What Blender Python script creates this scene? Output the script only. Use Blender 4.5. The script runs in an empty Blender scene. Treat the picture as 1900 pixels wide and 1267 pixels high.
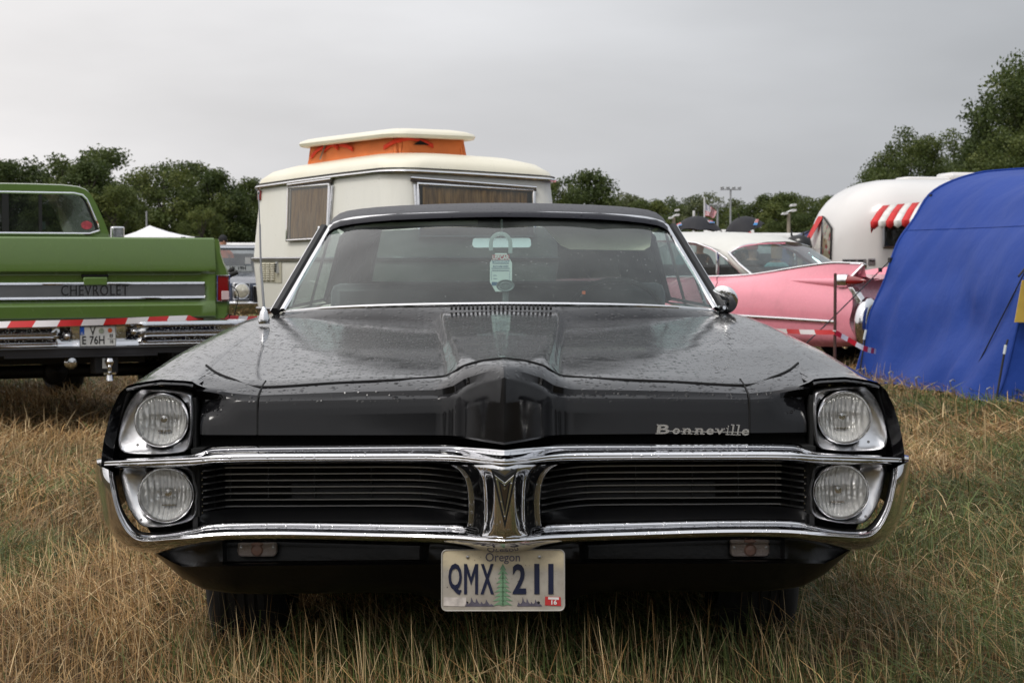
import bpy, math, random
import numpy as np
from mathutils import Vector, Matrix
from mathutils.bvhtree import BVHTree
R = math.radians
SC = bpy.context.scene
COL = SC.collection
random.seed(7)

# ------------------------------------------------------------------ camera
F_PX, CX, CY, HOR = 3525.0, 950.0, 633.5, 487.0
CAM_Z = 1.15
PITCH = math.atan((CY - HOR) / F_PX)
cam_d = bpy.data.cameras.new('camera')
cam = bpy.data.objects.new('camera', cam_d)
COL.objects.link(cam)
cam.location = (0, 0, CAM_Z)
cam.rotation_euler = (R(90) - PITCH, 0, 0)
cam_d.sensor_width = 36
cam_d.lens = F_PX / 1900 * 36
cam_d.clip_start = 0.1
cam_d.clip_end = 3000
cam_d.dof.use_dof = True
cam_d.dof.focus_distance = 5.0
cam_d.dof.aperture_fstop = 15
SC.camera = cam
CP = Vector((0, 0, CAM_Z))

def ray(px, py):
    X = (px - CX) / F_PX; Y = -(py - CY) / F_PX
    f = Vector((0, math.cos(PITCH), -math.sin(PITCH)))
    u = Vector((0, math.sin(PITCH), math.cos(PITCH)))
    return f + Vector((1, 0, 0)) * X + u * Y

def at(px, py, depth):
    d = ray(px, py)
    return CP + d * (depth / d.y)

# ------------------------------------------------------------------ world, sun, exposure
W = bpy.data.worlds.new('World'); SC.world = W; W.use_nodes = True
nt = W.node_tree; nt.nodes.clear()
def N(t, **k):
    n = nt.nodes.new(t)
    for a, b in k.items(): setattr(n, a, b)
    return n
SUN_EL, SUN_AZ = 48, 205
wo = N('ShaderNodeOutputWorld')
sky = N('ShaderNodeTexSky', sky_type='NISHITA', sun_disc=False)
sky.sun_elevation = R(SUN_EL); sky.sun_rotation = R(SUN_AZ); sky.air_density = 1.6; sky.dust_density = 3
b1 = N('ShaderNodeBackground'); b1.inputs[1].default_value = 0.05
nt.links.new(sky.outputs[0], b1.inputs[0])
tc = N('ShaderNodeTexCoord'); sep = N('ShaderNodeSeparateXYZ')
nt.links.new(tc.outputs['Generated'], sep.inputs[0])
def wm(op, a, b=None, c=None):
    n = N('ShaderNodeMath', operation=op)
    for i, v in enumerate((a, b, c)):
        if v is None: continue
        if isinstance(v, (int, float)): n.inputs[i].default_value = v
        else: nt.links.new(v, n.inputs[i])
    return n.outputs[0]
# cloud deck: brighter overhead (overcast law), lighter towards the left, soft cloud relief
el = wm('MAXIMUM', sep.outputs[2], 0.0)
lum = wm('MULTIPLY_ADD', el, 0.85, 0.70)
sr = N('ShaderNodeMapRange', interpolation_type='SMOOTHSTEP'); nt.links.new(sep.outputs[0], sr.inputs[0])
for i_, v_ in ((1, -.40), (2, .36), (3, 1.20), (4, .64)): sr.inputs[i_].default_value = v_
side = sr.outputs[0]
mp = N('ShaderNodeMapping'); mp.inputs['Scale'].default_value = (2.0, 2.0, 7.0)
nt.links.new(tc.outputs['Generated'], mp.inputs[0])
cn = N('ShaderNodeTexNoise'); cn.inputs['Scale'].default_value = 1.6; cn.inputs['Detail'].default_value = 5; cn.inputs['Roughness'].default_value = 0.5
nt.links.new(mp.outputs[0], cn.inputs[0])
cl = wm('MULTIPLY_ADD', cn.outputs[0], 0.62, 0.69)
tot = wm('MULTIPLY', wm('MULTIPLY', lum, side), cl)
mixc = N('ShaderNodeMixRGB'); mixc.inputs[1].default_value = (0.955, 1.0, 1.07, 1); mixc.inputs[2].default_value = (1.025, 1.0, 1.0, 1)
warm = wm('MULTIPLY_ADD', sep.outputs[0], -1.6, 0.55); warmc = N('ShaderNodeClamp'); nt.links.new(warm, warmc.inputs[0])
nt.links.new(warmc.outputs[0], mixc.inputs[0])
b2 = N('ShaderNodeBackground')
nt.links.new(mixc.outputs[0], b2.inputs[0]); nt.links.new(wm('MULTIPLY', tot, 1.0), b2.inputs[1])
ms = N('ShaderNodeMixShader'); ms.inputs[0].default_value = 0.93
nt.links.new(b1.outputs[0], ms.inputs[1]); nt.links.new(b2.outputs[0], ms.inputs[2])
nt.links.new(ms.outputs[0], wo.inputs[0])

sl = bpy.data.lights.new('sun', 'SUN'); sl.energy = 1.15; sl.angle = R(14); sl.color = (1, 0.96, 0.9)
so = bpy.data.objects.new('sun', sl); COL.objects.link(so)
el_, az_ = R(SUN_EL), R(SUN_AZ)
sd = Vector((math.sin(az_) * math.cos(el_), math.cos(az_) * math.cos(el_), math.sin(el_)))
so.rotation_euler = (-sd).to_track_quat('-Z', 'Y').to_euler()
so.location = (0, -5, 20)
vs = SC.view_settings
vs.view_transform = 'Standard'; vs.look = 'None'; vs.exposure = 0.0; vs.gamma = 1
try: vs.use_curve_mapping = False
except Exception: pass
SC.cycles.max_bounces = 10; SC.cycles.transparent_max_bounces = 16; SC.cycles.caustics_reflective = False
SC.cycles.sample_clamp_indirect = 6

# ------------------------------------------------------------------ materials
MATS = {}
class NT:
    def __init__(s, name):
        s.m = bpy.data.materials.new(name); s.m.use_nodes = True
        s.t = s.m.node_tree; s.b = s.t.nodes['Principled BSDF']; s.o = s.t.nodes['Material Output']
        s._co = None
    def n(s, t, **k):
        q = s.t.nodes.new(t)
        for a, b in k.items(): setattr(q, a, b)
        return q
    def l(s, a, b): s.t.links.new(a, b)
    def co(s):
        if not s._co: s._co = s.n('ShaderNodeTexCoord').outputs['Object']
        return s._co
    def noise(s, scale, detail=4, rough=.55, vec=None, stretch=None, dist=0):
        q = s.n('ShaderNodeTexNoise'); q.inputs['Scale'].default_value = scale; q.inputs['Detail'].default_value = detail
        q.inputs['Roughness'].default_value = rough; q.inputs['Distortion'].default_value = dist
        v = vec or s.co()
        if stretch:
            mp = s.n('ShaderNodeMapping'); mp.inputs['Scale'].default_value = stretch; s.l(v, mp.inputs[0]); v = mp.outputs[0]
        s.l(v, q.inputs[0]); return q.outputs[0]
    def math(s, op, a, b=None, c=None):
        q = s.n('ShaderNodeMath', operation=op)
        for i, v in enumerate((a, b, c)):
            if v is None: continue
            if isinstance(v, (int, float)): q.inputs[i].default_value = v
            else: s.l(v, q.inputs[i])
        return q.outputs[0]
    def ramp(s, f, stops, interp='LINEAR'):
        q = s.n('ShaderNodeValToRGB'); cr = q.color_ramp; cr.interpolation = interp
        while len(cr.elements) < len(stops): cr.elements.new(0.5)
        for e, (p, c) in zip(cr.elements, stops):
            e.position = p; e.color = (c[0], c[1], c[2], 1) if isinstance(c, (tuple, list)) else (c, c, c, 1)
        s.l(f, q.inputs[0]); return q.outputs[0]
    def mix(s, f, a, b, mode='MIX'):
        q = s.n('ShaderNodeMixRGB', blend_type=mode)
        for i, v in enumerate((f, a, b)):
            if isinstance(v, (int, float)): q.inputs[i].default_value = v if i == 0 else (v, v, v, 1)
            elif isinstance(v, (tuple, list)): q.inputs[i].default_value = (v[0], v[1], v[2], 1)
            else: s.l(v, q.inputs[i])
        return q.outputs[0]
    def bump(s, h, strength=.3, dist=.01, prev=None):
        q = s.n('ShaderNodeBump'); q.inputs['Strength'].default_value = strength; q.inputs['Distance'].default_value = dist
        s.l(h, q.inputs['Height'])
        if prev: s.l(prev, q.inputs['Normal'])
        s.l(q.outputs[0], s.b.inputs['Normal']); return q.outputs[0]
    def set(s, col=None, rough=None, metal=None, spec=None, coat=None, coatr=None, trans=None, alpha=None, ior=None):
        I = s.b.inputs
        for k, v in (('Base Color', col), ('Roughness', rough), ('Metallic', metal), ('Specular IOR Level', spec), ('Coat Weight', coat),
                     ('Coat Roughness', coatr), ('Transmission Weight', trans), ('Alpha', alpha), ('IOR', ior)):
            if v is None: continue
            if isinstance(v, (int, float)): I[k].default_value = v
            elif isinstance(v, (tuple, list)): I[k].default_value = (v[0], v[1], v[2], 1)
            else: s.l(v, I[k])
        return s
def simple(name, col, rough=.5, metal=0, var=.18, nscale=6, bump=0, bscale=80, coat=0, spec=None):
    if name in MATS: return MATS[name]
    k = NT(name)
    nz = k.noise(nscale, 5)
    c = k.mix(1, col, k.ramp(nz, [(.25, 1 - var), (.75, 1 + var)]), 'MULTIPLY')
    r = k.math('MULTIPLY_ADD', nz, .25 * rough, rough * .88)
    k.set(col=c, rough=r, metal=metal, coat=coat, coatr=.05, spec=spec)
    if bump: k.bump(k.noise(bscale, 4), bump, .004)
    MATS[name] = k.m; return k.m

def drops(k, cell, size, strength, dist, mask_top=True):
    """small rain beads: a raised round bump in a random part of the cells"""
    v = k.n('ShaderNodeTexVoronoi', feature='F1'); v.inputs['Scale'].default_value = cell
    k.l(k.co(), v.inputs['Vector'])
    sepc = k.n('ShaderNodeSeparateColor'); k.l(v.outputs['Color'], sepc.inputs[0])
    rad = k.math('MULTIPLY', k.math('POWER', sepc.outputs[0], 3.0), size)
    d = k.math('SUBTRACT', 1.0, k.math('DIVIDE', v.outputs['Distance'], k.math('ADD', rad, .02)))
    h = k.math('MAXIMUM', d, 0.0)
    h = k.math('POWER', h, .5)
    if mask_top:
        g = k.n('ShaderNodeNewGeometry'); sx = k.n('ShaderNodeSeparateXYZ'); k.l(g.outputs['True Normal'], sx.inputs[0])
        mk = k.ramp(sx.outputs[2], [(.35, 0), (.75, 1)])
        h = k.math('MULTIPLY', h, mk)
    return h

def m_black_paint():
    k = NT('black_paint')
    k.set(col=(.006, .006, .007), rough=.06, spec=.36)
    h = drops(k, 88, .78, 1, 1)
    broad = k.noise(1.7, 2)
    n1 = k.n('ShaderNodeBump'); n1.inputs['Strength'].default_value = .25; n1.inputs['Distance'].default_value = .012; k.l(broad, n1.inputs['Height'])
    nb = k.bump(h, 1.0, .0035, n1.outputs[0])
    dust = k.noise(9, 6)
    k.set(rough=k.ramp(dust, [(.3, .055), (.8, .15)]))
    k.set(col=k.mix(k.ramp(k.noise(400, 2), [(.6, 0), (.85, .14)]), (.006, .006, .007), (.05, .048, .045)))
    return k.m
def m_roof_vinyl():
    k = NT('roof_paint')
    k.set(col=(.009, .009, .014), rough=.40, spec=.13)
    h = drops(k, 75, .55, 1, 1)
    k.bump(h, 1, .003)
    return k.m
def m_chrome(name, dirt=.25, tint=(.78, .78, .79)):
    k = NT(name)
    nz = k.noise(11, 6, .65)
    fine = k.noise(190, 3, .6)
    spots = k.ramp(fine, [(.66, 0), (.74, 1)])
    rust = k.ramp(nz, [(.64, 0), (.8, dirt)])
    c = k.mix(rust, tint, (.25, .15, .09))
    c = k.mix(k.math('MULTIPLY', spots, .35 * dirt * 3), c, (.12, .11, .10))
    k.set(col=c, rough=k.ramp(nz, [(.3, .035), (.8, .13)]), metal=1)
    h = drops(k, 120, .5, 1, 1, False)
    n1 = k.n('ShaderNodeBump'); n1.inputs['Strength'].default_value = .35; n1.inputs['Distance'].default_value = .006; k.l(k.noise(4.5, 2), n1.inputs['Height'])
    k.bump(h, .35, .0015, n1.outputs[0])
    return k.m
def m_glass(name, tint=(.80, .88, .86), haze=.05, spots=.0, rough=.0, refl=1.0, ior=1.5):
    k = NT(name)
    tr = k.n('ShaderNodeBsdfTransparent'); tr.inputs[0].default_value = (*tint, 1)
    gl = k.n('ShaderNodeBsdfGlossy'); gl.inputs['Roughness'].default_value = rough; gl.inputs[0].default_value = (refl, refl, refl, 1)
    ge = k.n('ShaderNodeNewGeometry'); dp = k.n('ShaderNodeVectorMath', operation='DOT_PRODUCT'); k.l(ge.outputs['Incoming'], dp.inputs[0]); k.l(ge.outputs['Normal'], dp.inputs[1])
    q_ = k.math('POWER', k.math('SUBTRACT', 1.0, k.math('ABSOLUTE', dp.outputs['Value'])), 5.0)
    f0 = ((ior - 1) / (ior + 1)) ** 2
    m1 = k.n('ShaderNodeMixShader'); k.l(k.math('MULTIPLY_ADD', q_, 1 - f0, f0), m1.inputs[0]); k.l(tr.outputs[0], m1.inputs[1]); k.l(gl.outputs[0], m1.inputs[2])
    df = k.n('ShaderNodeBsdfDiffuse'); df.inputs[0].default_value = (.52, .57, .55, 1)
    m2 = k.n('ShaderNodeMixShader')
    f = k.ramp(k.noise(5, 4), [(.35, haze * .5), (.75, haze * 1.7)])
    if spots:
        v = k.n('ShaderNodeTexVoronoi'); v.inputs['Scale'].default_value = 70; k.l(k.co(), v.inputs[0])
        sc_ = k.n('ShaderNodeSeparateColor'); k.l(v.outputs['Color'], sc_.inputs[0])
        on = k.math('GREATER_THAN', sc_.outputs[0], .72)
        near = k.math('LESS_THAN', v.outputs['Distance'], .17)
        patch = k.ramp(k.noise(3.1, 3), [(.42, .15), (.62, 1)])
        f = k.math('ADD', f, k.math('MULTIPLY', k.math('MULTIPLY', on, near), k.math('MULTIPLY', patch, spots)))
    k.l(f, m2.inputs[0]); k.l(m1.outputs[0], m2.inputs[1]); k.l(df.outputs[0], m2.inputs[2])
    k.l(m2.outputs[0], k.o.inputs[0])
    return k.m
def m_lens():
    k = NT('lamp_lens_glass')
    w = k.n('ShaderNodeTexWave', wave_type='BANDS', bands_direction='X'); w.inputs['Scale'].default_value = 34; w.inputs['Distortion'].default_value = .4
    k.l(k.co(), w.inputs[0])
    w2 = k.n('ShaderNodeTexWave', wave_type='BANDS', bands_direction='Z'); w2.inputs['Scale'].default_value = 9; w2.inputs['Distortion'].default_value = .6
    k.l(k.co(), w2.inputs[0])
    vv = k.n('ShaderNodeTexVoronoi', distance='CHEBYCHEV'); vv.inputs['Scale'].default_value = 26; k.l(k.co(), vv.inputs[0])
    h = k.math('ADD', k.math('MULTIPLY', w.outputs[0], .6), k.math('ADD', k.math('MULTIPLY', w2.outputs[0], .25), k.math('MULTIPLY', vv.outputs['Distance'], .7)))
    bp = k.n('ShaderNodeBump'); bp.inputs['Strength'].default_value = .9; bp.inputs['Distance'].default_value = .004; k.l(h, bp.inputs['Height'])
    rf = k.n('ShaderNodeBsdfRefraction'); rf.inputs['IOR'].default_value = 1.25; rf.inputs['Roughness'].default_value = .06; rf.inputs[0].default_value = (.97, .97, .96, 1)
    k.l(bp.outputs[0], rf.inputs['Normal'])
    tr = k.n('ShaderNodeBsdfTransparent'); tr.inputs[0].default_value = (.95, .95, .94, 1)
    gl = k.n('ShaderNodeBsdfGlossy'); gl.inputs['Roughness'].default_value = .05; k.l(bp.outputs[0], gl.inputs['Normal'])
    m1 = k.n('ShaderNodeMixShader'); m1.inputs[0].default_value = .12; k.l(tr.outputs[0], m1.inputs[1]); k.l(rf.outputs[0], m1.inputs[2])
    m2 = k.n('ShaderNodeMixShader'); m2.inputs[0].default_value = .10; k.l(m1.outputs[0], m2.inputs[1]); k.l(gl.outputs[0], m2.inputs[2])
    k.l(m2.outputs[0], k.o.inputs[0])
    return k.m
def m_reflector():
    k = NT('lamp_reflector')
    k.set(col=(.97, .97, .96), rough=.12, metal=.38)
    v = k.n('ShaderNodeTexVoronoi', distance='CHEBYCHEV'); v.inputs['Scale'].default_value = 45; k.l(k.co(), v.inputs[0])
    w = k.n('ShaderNodeTexWave', wave_type='BANDS', bands_direction='X'); w.inputs['Scale'].default_value = 26; w.inputs['Distortion'].default_value = 1.2; w.inputs['Detail'].default_value = 1; k.l(k.co(), w.inputs[0])
    k.bump(k.math('ADD', k.math('MULTIPLY', v.outputs['Distance'], .8), k.math('MULTIPLY', w.outputs[0], .5)), 1.0, .006)
    return k.m
def flat(name, col, rough=.5, metal=0, emit=None):
    if name in MATS: return MATS[name]
    k = NT(name); k.set(col=col, rough=rough, metal=metal); MATS[name] = k.m
    return k.m

BLACK = m_black_paint(); ROOFP = m_roof_vinyl()
CHROME = m_chrome('chrome_bumper', .5, (.70, .70, .715)); CHROME2 = m_chrome('chrome_trim', .12)
LENS = m_lens(); REFL = m_reflector()
RUBBER = simple('rubber', (.012, .012, .012), .75, bump=.3)
DARK = simple('dark_plastic', (.01, .01, .011), .55)
GAP = flat('shadow_gap_black', (.003, .003, .003), .9)
SATIN = simple('satin_metal', (.42, .42, .43), .32, metal=1)

# ------------------------------------------------------------------ object helpers
def empty(name, loc=(0, 0, 0), rz=0, label=None, cat=None, group=None, ry=0, rx=0):
    o = bpy.data.objects.new(name, None); COL.objects.link(o)
    o.location = loc; o.rotation_euler = (rx, ry, rz); o.empty_display_size = .1
    return tag(o, label, cat, group)
def tag(o, label=None, cat=None, group=None, kind=None):
    if label: o['label'] = label
    if cat: o['category'] = cat
    if group: o['group'] = group
    if kind: o['kind'] = kind
    return o
def wmat(o):
    m = Matrix.LocRotScale(o.location, o.rotation_euler, o.scale)
    return (wmat(o.parent) @ m) if o.parent else m

class M:
    """collects geometry, then links it as one mesh object"""
    def __init__(s): s.v = []; s.f = []; s.mi = []; s.cur = 0
    def add(s, vs_, fs_):
        b = len(s.v); s.v += [tuple(v) for v in vs_]
        s.f += [tuple(b + i for i in f) for f in fs_]; s.mi += [s.cur] * len(fs_); return s
    def grid(s, rows, cu=False, cv=False):
        nr, nc = len(rows), len(rows[0])
        fs = []
        for i in range(nr if cv else nr - 1):
            for j in range(nc if cu else nc - 1):
                a = i * nc + j; b = i * nc + (j + 1) % nc; c = ((i + 1) % nr) * nc + (j + 1) % nc; d = ((i + 1) % nr) * nc + j
                fs.append((a, b, c, d))
        return s.add([p for r in rows for p in r], fs)
    def box(s, c, sz, mat=None):
        x, y, z = [q / 2 for q in sz]
        vs_ = [Vector((sx * x, sy * y, sz_ * z)) for sx in (-1, 1) for sy in (-1, 1) for sz_ in (-1, 1)]
        if mat is not None: vs_ = [mat @ v for v in vs_]
        c = Vector(c); vs_ = [v + c for v in vs_]
        return s.add(vs_, [(0, 1, 3, 2), (4, 6, 7, 5), (0, 4, 5, 1), (2, 3, 7, 6), (0, 2, 6, 4), (1, 5, 7, 3)])
    def tube(s, pts, r, n=8, closed=False, cap=True):
        pts = [Vector(p) for p in pts]; rs = r if isinstance(r, (list, tuple)) else [r] * len(pts)
        rows = []; L = len(pts); prev = None
        for i, p in enumerate(pts):
            if closed: t = pts[(i + 1) % L] - pts[i - 1]
            else: t = pts[min(i + 1, L - 1)] - pts[max(i - 1, 0)]
            t.normalize()
            if prev is None:
                a = Vector((0, 0, 1)) if abs(t.z) < .9 else Vector((1, 0, 0))
                u = t.cross(a).normalized()
            else:
                u = (prev - t * prev.dot(t)).normalized()
            prev = u; w = t.cross(u)
            rows.append([p + (u * math.cos(2 * math.pi * k / n) + w * math.sin(2 * math.pi * k / n)) * rs[i] for k in range(n)])
        b = len(s.v)
        s.grid(rows, cu=True, cv=closed)
        if cap and not closed:
            s.f += [tuple(b + k for k in range(n))[::-1], tuple(b + (L - 1) * n + k for k in range(n))]; s.mi += [s.cur] * 2
        return s
    def lathe(s, prof, c=(0, 0, 0), axis='Y', n=32, sx=1, sz=1):
        rows = []
        for (r, h) in prof:
            row = []
            for k in range(n):
                a = 2 * math.pi * k / n; x, z = r * math.cos(a) * sx, r * math.sin(a) * sz
                p = (x, h, z) if axis == 'Y' else ((x, z, h) if axis == 'Z' else (h, x, z))
                row.append((p[0] + c[0], p[1] + c[1], p[2] + c[2]))
            rows.append(row)
        return s.grid(rows, cu=True)
    def prism(s, poly, d):
        """poly: 3D points; d: extrusion vector"""
        d = Vector(d); n = len(poly); a = [Vector(p) for p in poly]; b = [p + d for p in a]
        return s.add(a + b, [tuple(range(n)), tuple(range(2 * n - 1, n - 1, -1))] + [(i, i + n, (i + 1) % n + n, (i + 1) % n) for i in range(n)])
    def xform(s, m):
        s.v = [tuple(m @ Vector(v)) for v in s.v]; return s
    def mirror(s):
        b = len(s.v); n = len(s.f)
        s.v += [(-x, y, z) for (x, y, z) in s.v]
        s.f += [tuple(b + i for i in reversed(f)) for f in s.f[:n]]; s.mi += s.mi[:n]; return s
    def build(s, name, mat, parent=None, smooth=True, ang=38, bevel=0, label=None, mesh_only=False, merge=False, recalc=False, solid=0):
        me = bpy.data.meshes.new(name); me.from_pydata(s.v, [], s.f)
        mats = mat if isinstance(mat, (list, tuple)) else [mat]
        for m_ in mats: me.materials.append(m_)
        if len(mats) > 1: me.polygons.foreach_set('material_index', s.mi)
        if merge or recalc:
            import bmesh
            bm = bmesh.new(); bm.from_mesh(me)
            if merge: bmesh.ops.remove_doubles(bm, verts=bm.verts, dist=1e-4)
            if recalc: bmesh.ops.recalc_face_normals(bm, faces=bm.faces)
            bm.to_mesh(me); bm.free()
        if smooth: me.shade_smooth(); me.set_sharp_from_angle(angle=R(ang))
        me.update()
        if mesh_only: return me
        o = bpy.data.objects.new(name, me); COL.objects.link(o)
        if parent: o.parent = parent
        if solid:
            q = o.modifiers.new('s', 'SOLIDIFY'); q.thickness = solid; q.offset = 0
        if bevel:
            q = o.modifiers.new('b', 'BEVEL'); q.width = bevel; q.segments = 2; q.limit_method = 'ANGLE'; q.harden_normals = False
        if label: o['label'] = label
        return o
    def bvh(s): return BVHTree.FromPolygons([Vector(v) for v in s.v], s.f)

def inst(me, name, parent=None, loc=(0, 0, 0), rot=(0, 0, 0), sc=(1, 1, 1), label=None):
    o = bpy.data.objects.new(name, me); COL.objects.link(o)
    o.location = loc; o.rotation_euler = rot; o.scale = sc
    if parent: o.parent = parent
    if label: o['label'] = label
    return o
def copy_tree(o, parent=None):
    c = o.copy(); COL.objects.link(c); c.parent = parent
    for ch in list(o.children): copy_tree(ch, c)
    return c
def crom(P, n):
    """Catmull-Rom through the points, n segments per span"""
    P = [Vector(p) for p in P]; out = []
    for i in range(len(P) - 1):
        p0 = P[i - 1] if i > 0 else P[0] * 2 - P[1]; p1 = P[i]; p2 = P[i + 1]
        p3 = P[i + 2] if i + 2 < len(P) else P[-1] * 2 - P[-2]
        for k in range(n):
            t = k / n
            out.append(.5 * ((2 * p1) + (p2 - p0) * t + (2 * p0 - 5 * p1 + 4 * p2 - p3) * t * t + (3 * p1 - p0 - 3 * p2 + p3) * t ** 3))
    out.append(P[-1].copy()); return out
def smooth_grid(rows, nu, nv):
    a = [crom(r, nu) for r in rows]
    cols = [crom([r[j] for r in a], nv) for j in range(len(a[0]))]
    return [[cols[j][i] for j in range(len(cols))] for i in range(len(cols[0]))]
def chaikin(P, n=2, closed=True):
    P = [Vector(p) for p in P]
    for _ in range(n):
        Q = []
        L = len(P)
        rng = range(L) if closed else range(L - 1)
        if not closed: Q.append(P[0])
        for i in rng:
            a, b = P[i], P[(i + 1) % L]; Q += [a * .75 + b * .25, a * .25 + b * .75]
        if not closed: Q.append(P[-1])
        P = Q
    return P
def lerp(a, b, t): return a + (b - a) * t
def tab(x, T):
    if x <= T[0][0]: return T[0][1]
    for (a, b), (c, d) in zip(T, T[1:]):
        if x <= c: return b + (d - b) * (x - a) / (c - a)
    return T[-1][1]
def sst(x, a, b):
    t = max(0, min(1, (x - a) / (b - a))); return t * t * (3 - 2 * t)
def text_mesh(body, size=1.0, extrude=.0, offset=0, xs=1.0, align='CENTER', spacing=1.0, res=3):
    c = bpy.data.curves.new('txt', 'FONT'); c.body = body; c.size = size; c.extrude = extrude; c.offset = offset
    c.align_x = align; c.align_y = 'CENTER'; c.space_character = spacing; c.resolution_u = res
    o = bpy.data.objects.new('txt', c); COL.objects.link(o)
    dg = bpy.context.evaluated_depsgraph_get(); dg.update()
    me = bpy.data.meshes.new_from_object(o.evaluated_get(dg))
    bpy.data.objects.remove(o); bpy.data.curves.remove(c)
    me.transform(Matrix.Diagonal((xs, 1, 1, 1))); return me
def text_obj(name, body, mat, parent, mtx, **k):
    """lettering that stands facing local -Y; mtx places it"""
    me = text_mesh(body, **k); me.name = name
    me.transform(mtx @ Matrix.Rotation(R(90), 4, 'X')); me.materials.clear(); me.materials.append(mat)
    o = bpy.data.objects.new(name, me); COL.objects.link(o); o.parent = parent; return o
class Frame:
    """ray / plane tracing in the local space of an object"""
    def __init__(s, o):
        s.m = wmat(o); s.i = s.m.inverted(); s.c = s.i @ CP
    def d(s, px, py): return (s.i.to_3x3() @ ray(px, py))
    def y(s, px, py, y):
        d = s.d(px, py); return s.c + d * ((y - s.c.y) / d.y)
    def x(s, px, py, x):
        d = s.d(px, py); return s.c + d * ((x - s.c.x) / d.x)
    def z(s, px, py, z):
        d = s.d(px, py); return s.c + d * ((z - s.c.z) / d.z)
    def hit(s, px, py, bvh, off=0):
        loc, nor, i, dist = bvh.ray_cast(s.c, s.d(px, py).normalized())
        if loc is None: return None
        if nor.dot(s.d(px, py)) > 0: nor = -nor
        return loc + nor * off
def patch(fr, bvh, corners, nu, nv, off):
    """grid laid on a curved body: corners tl, tr, br, bl as photo points"""
    rows = []
    for j in range(nv + 1):
        row = []
        for i in range(nu + 1):
            u, v = i / nu, j / nv
            a = Vector(corners[0]).lerp(Vector(corners[1]), u); b = Vector(corners[3]).lerp(Vector(corners[2]), u); p = a.lerp(b, v)
            h = fr.hit(p.x, p.y, bvh, off); row.append(h)
        rows.append(row)
    last = None
    for r in rows:
        for i, h in enumerate(r):
            if h is None: r[i] = last if last is not None else next((q for q in r if q is not None), Vector((0, 0, 0)))
            last = r[i]
    return rows
def loop_on(fr, bvh, pts, off, dens=4):
    out = []
    P = [Vector(p) for p in pts]
    for i in range(len(P)):
        for k in range(dens):
            q = P[i].lerp(P[(i + 1) % len(P)], k / dens); h = fr.hit(q.x, q.y, bvh, off)
            if h is not None: out.append(h)
    return out
# ================================================================== the black hardtop car
D0 = 4.66
car = empty('parked_car', (-.017, D0, 0), .0115, 'black 1960s hardtop with chrome loop bumper and stacked headlights, wet with rain', 'car', ry=R(-.18))
bpy.context.view_layer.update()
CF = Frame(car)
AX = CF.y(937, 800, 0).x
def S(px, py, y):
    p = CF.y(px, py, y); return Vector((abs(p.x), y, p.z))
def both(g, name, mat, parent=None, **k):
    """the same piece on both flanks, as two meshes"""
    h = M(); h.v = [(-x, y, z) for (x, y, z) in g.v]; h.f = [tuple(reversed(f)) for f in g.f]; h.mi = list(g.mi)
    return g.build(name, mat, parent or car, **k), h.build(name, mat, parent or car, **k)

PF = [(0, 0), (.3, -.003), (.62, -.018), (.72, -.012), (.8, 0), (.86, .003), (.91, -.003), (.945, -.012)]
PR = [(0, 0), (.3, -.001), (.62, -.005), (.8, -.010), (.86, -.018), (.91, -.03), (.945, -.045)]
ZT = [(.1, .889), (.3, .893), (.84, .930), (1.4, .957), (1.9, .98), (2.2, .985), (3.5, .975), (5.5, .93)]
def DZ(y): return -.0345 + .0119 * y
def bulge(x, y):
    w = tab(y, [(.2, .10), (.6, .13), (1.0, .155), (1.75, .195)]); h = tab(y, [(.2, .047), (.6, .040), (1.2, .034), (1.9, .030)])
    t = 1 - sst(abs(x), w, w + tab(y, [(.2, .05), (.6, .035), (1.8, .03)]))
    return h * t * (.84 + .16 * (1 - min(1, abs(x) / w))) - .004 * sst(abs(x), w + .01, w + .03) * (1 - sst(abs(x), w + .05, w + .25))
def Z(x, y, b=True):
    x = abs(x); t = max(0, min(1, (y - .3) / 1.6))
    return DZ(y) + tab(y, ZT) + lerp(tab(x, PF), tab(x, PR), t) + (bulge(x, y) if b and x < .5 else 0)

# --- hood (one skin each side of the axis, mirrored into one mesh)
def edge_y(x): return 1.70 + .26 * (x / .8) ** 2
xs = [0, .02, .05, .08, .1, .115, .13, .145, .155, .165, .175, .185, .195, .205, .215, .23, .25, .28, .32, .37, .43, .5, .57, .62, .66, .70, .74, .775, .7835]
def ridge(x): return .3
g = M(); rows = []
for j in range(34):
    t = j / 33; rows.append([Vector((x, lerp(.3, edge_y(x), t), Z(x, lerp(.3, edge_y(x), t)))) for x in xs])
e = rows[-1]; rows.append([p + Vector((0, .006, -.02)) for p in e])
g.grid(rows); g.mirror()
g.build('hood', BLACK, car, merge=True, ang=50)
# hood to fender gap and fenders
SD = [(.966, -.02), (.985, -.06), (.996, -.095), (1.006, -.135), (1.012, -.173), (1.015, -.22), (1.0, -.33), (.98, -.43), (.95, -.56)]
def side_col(y):
    c = [Vector((.770, y, Z(.770, y, False) - .006)), Vector((.783, y, Z(.783, y, False) + .0003))]
    for x in (.80, .83, .86, .89, .92, .945): c.append(Vector((x, y, Z(x, y, False))))
    zb = Z(.945, y, False)
    t = sst(y, 2.0, 2.6)
    for x, d in SD:
        c.append(Vector((x, y, zb + d * (1 + .25 * sst(y, .3, 1.2)))))
    return c
ys = [.115, .13, .16, .2, .25, .3] + [.3 + .1 * k for k in range(1, 53)]
def in_arch(p, yc): return (p.y - yc) ** 2 + (p.z - .36) ** 2 < .40 ** 2 and p.x > .9
g = M(); cols = [side_col(y) for y in ys]
fr0 = [p + Vector((-.022, .03, -.012)) for p in cols[0]]; fr1 = [p + Vector((-.028, .09, -.016)) for p in cols[0]]
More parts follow.
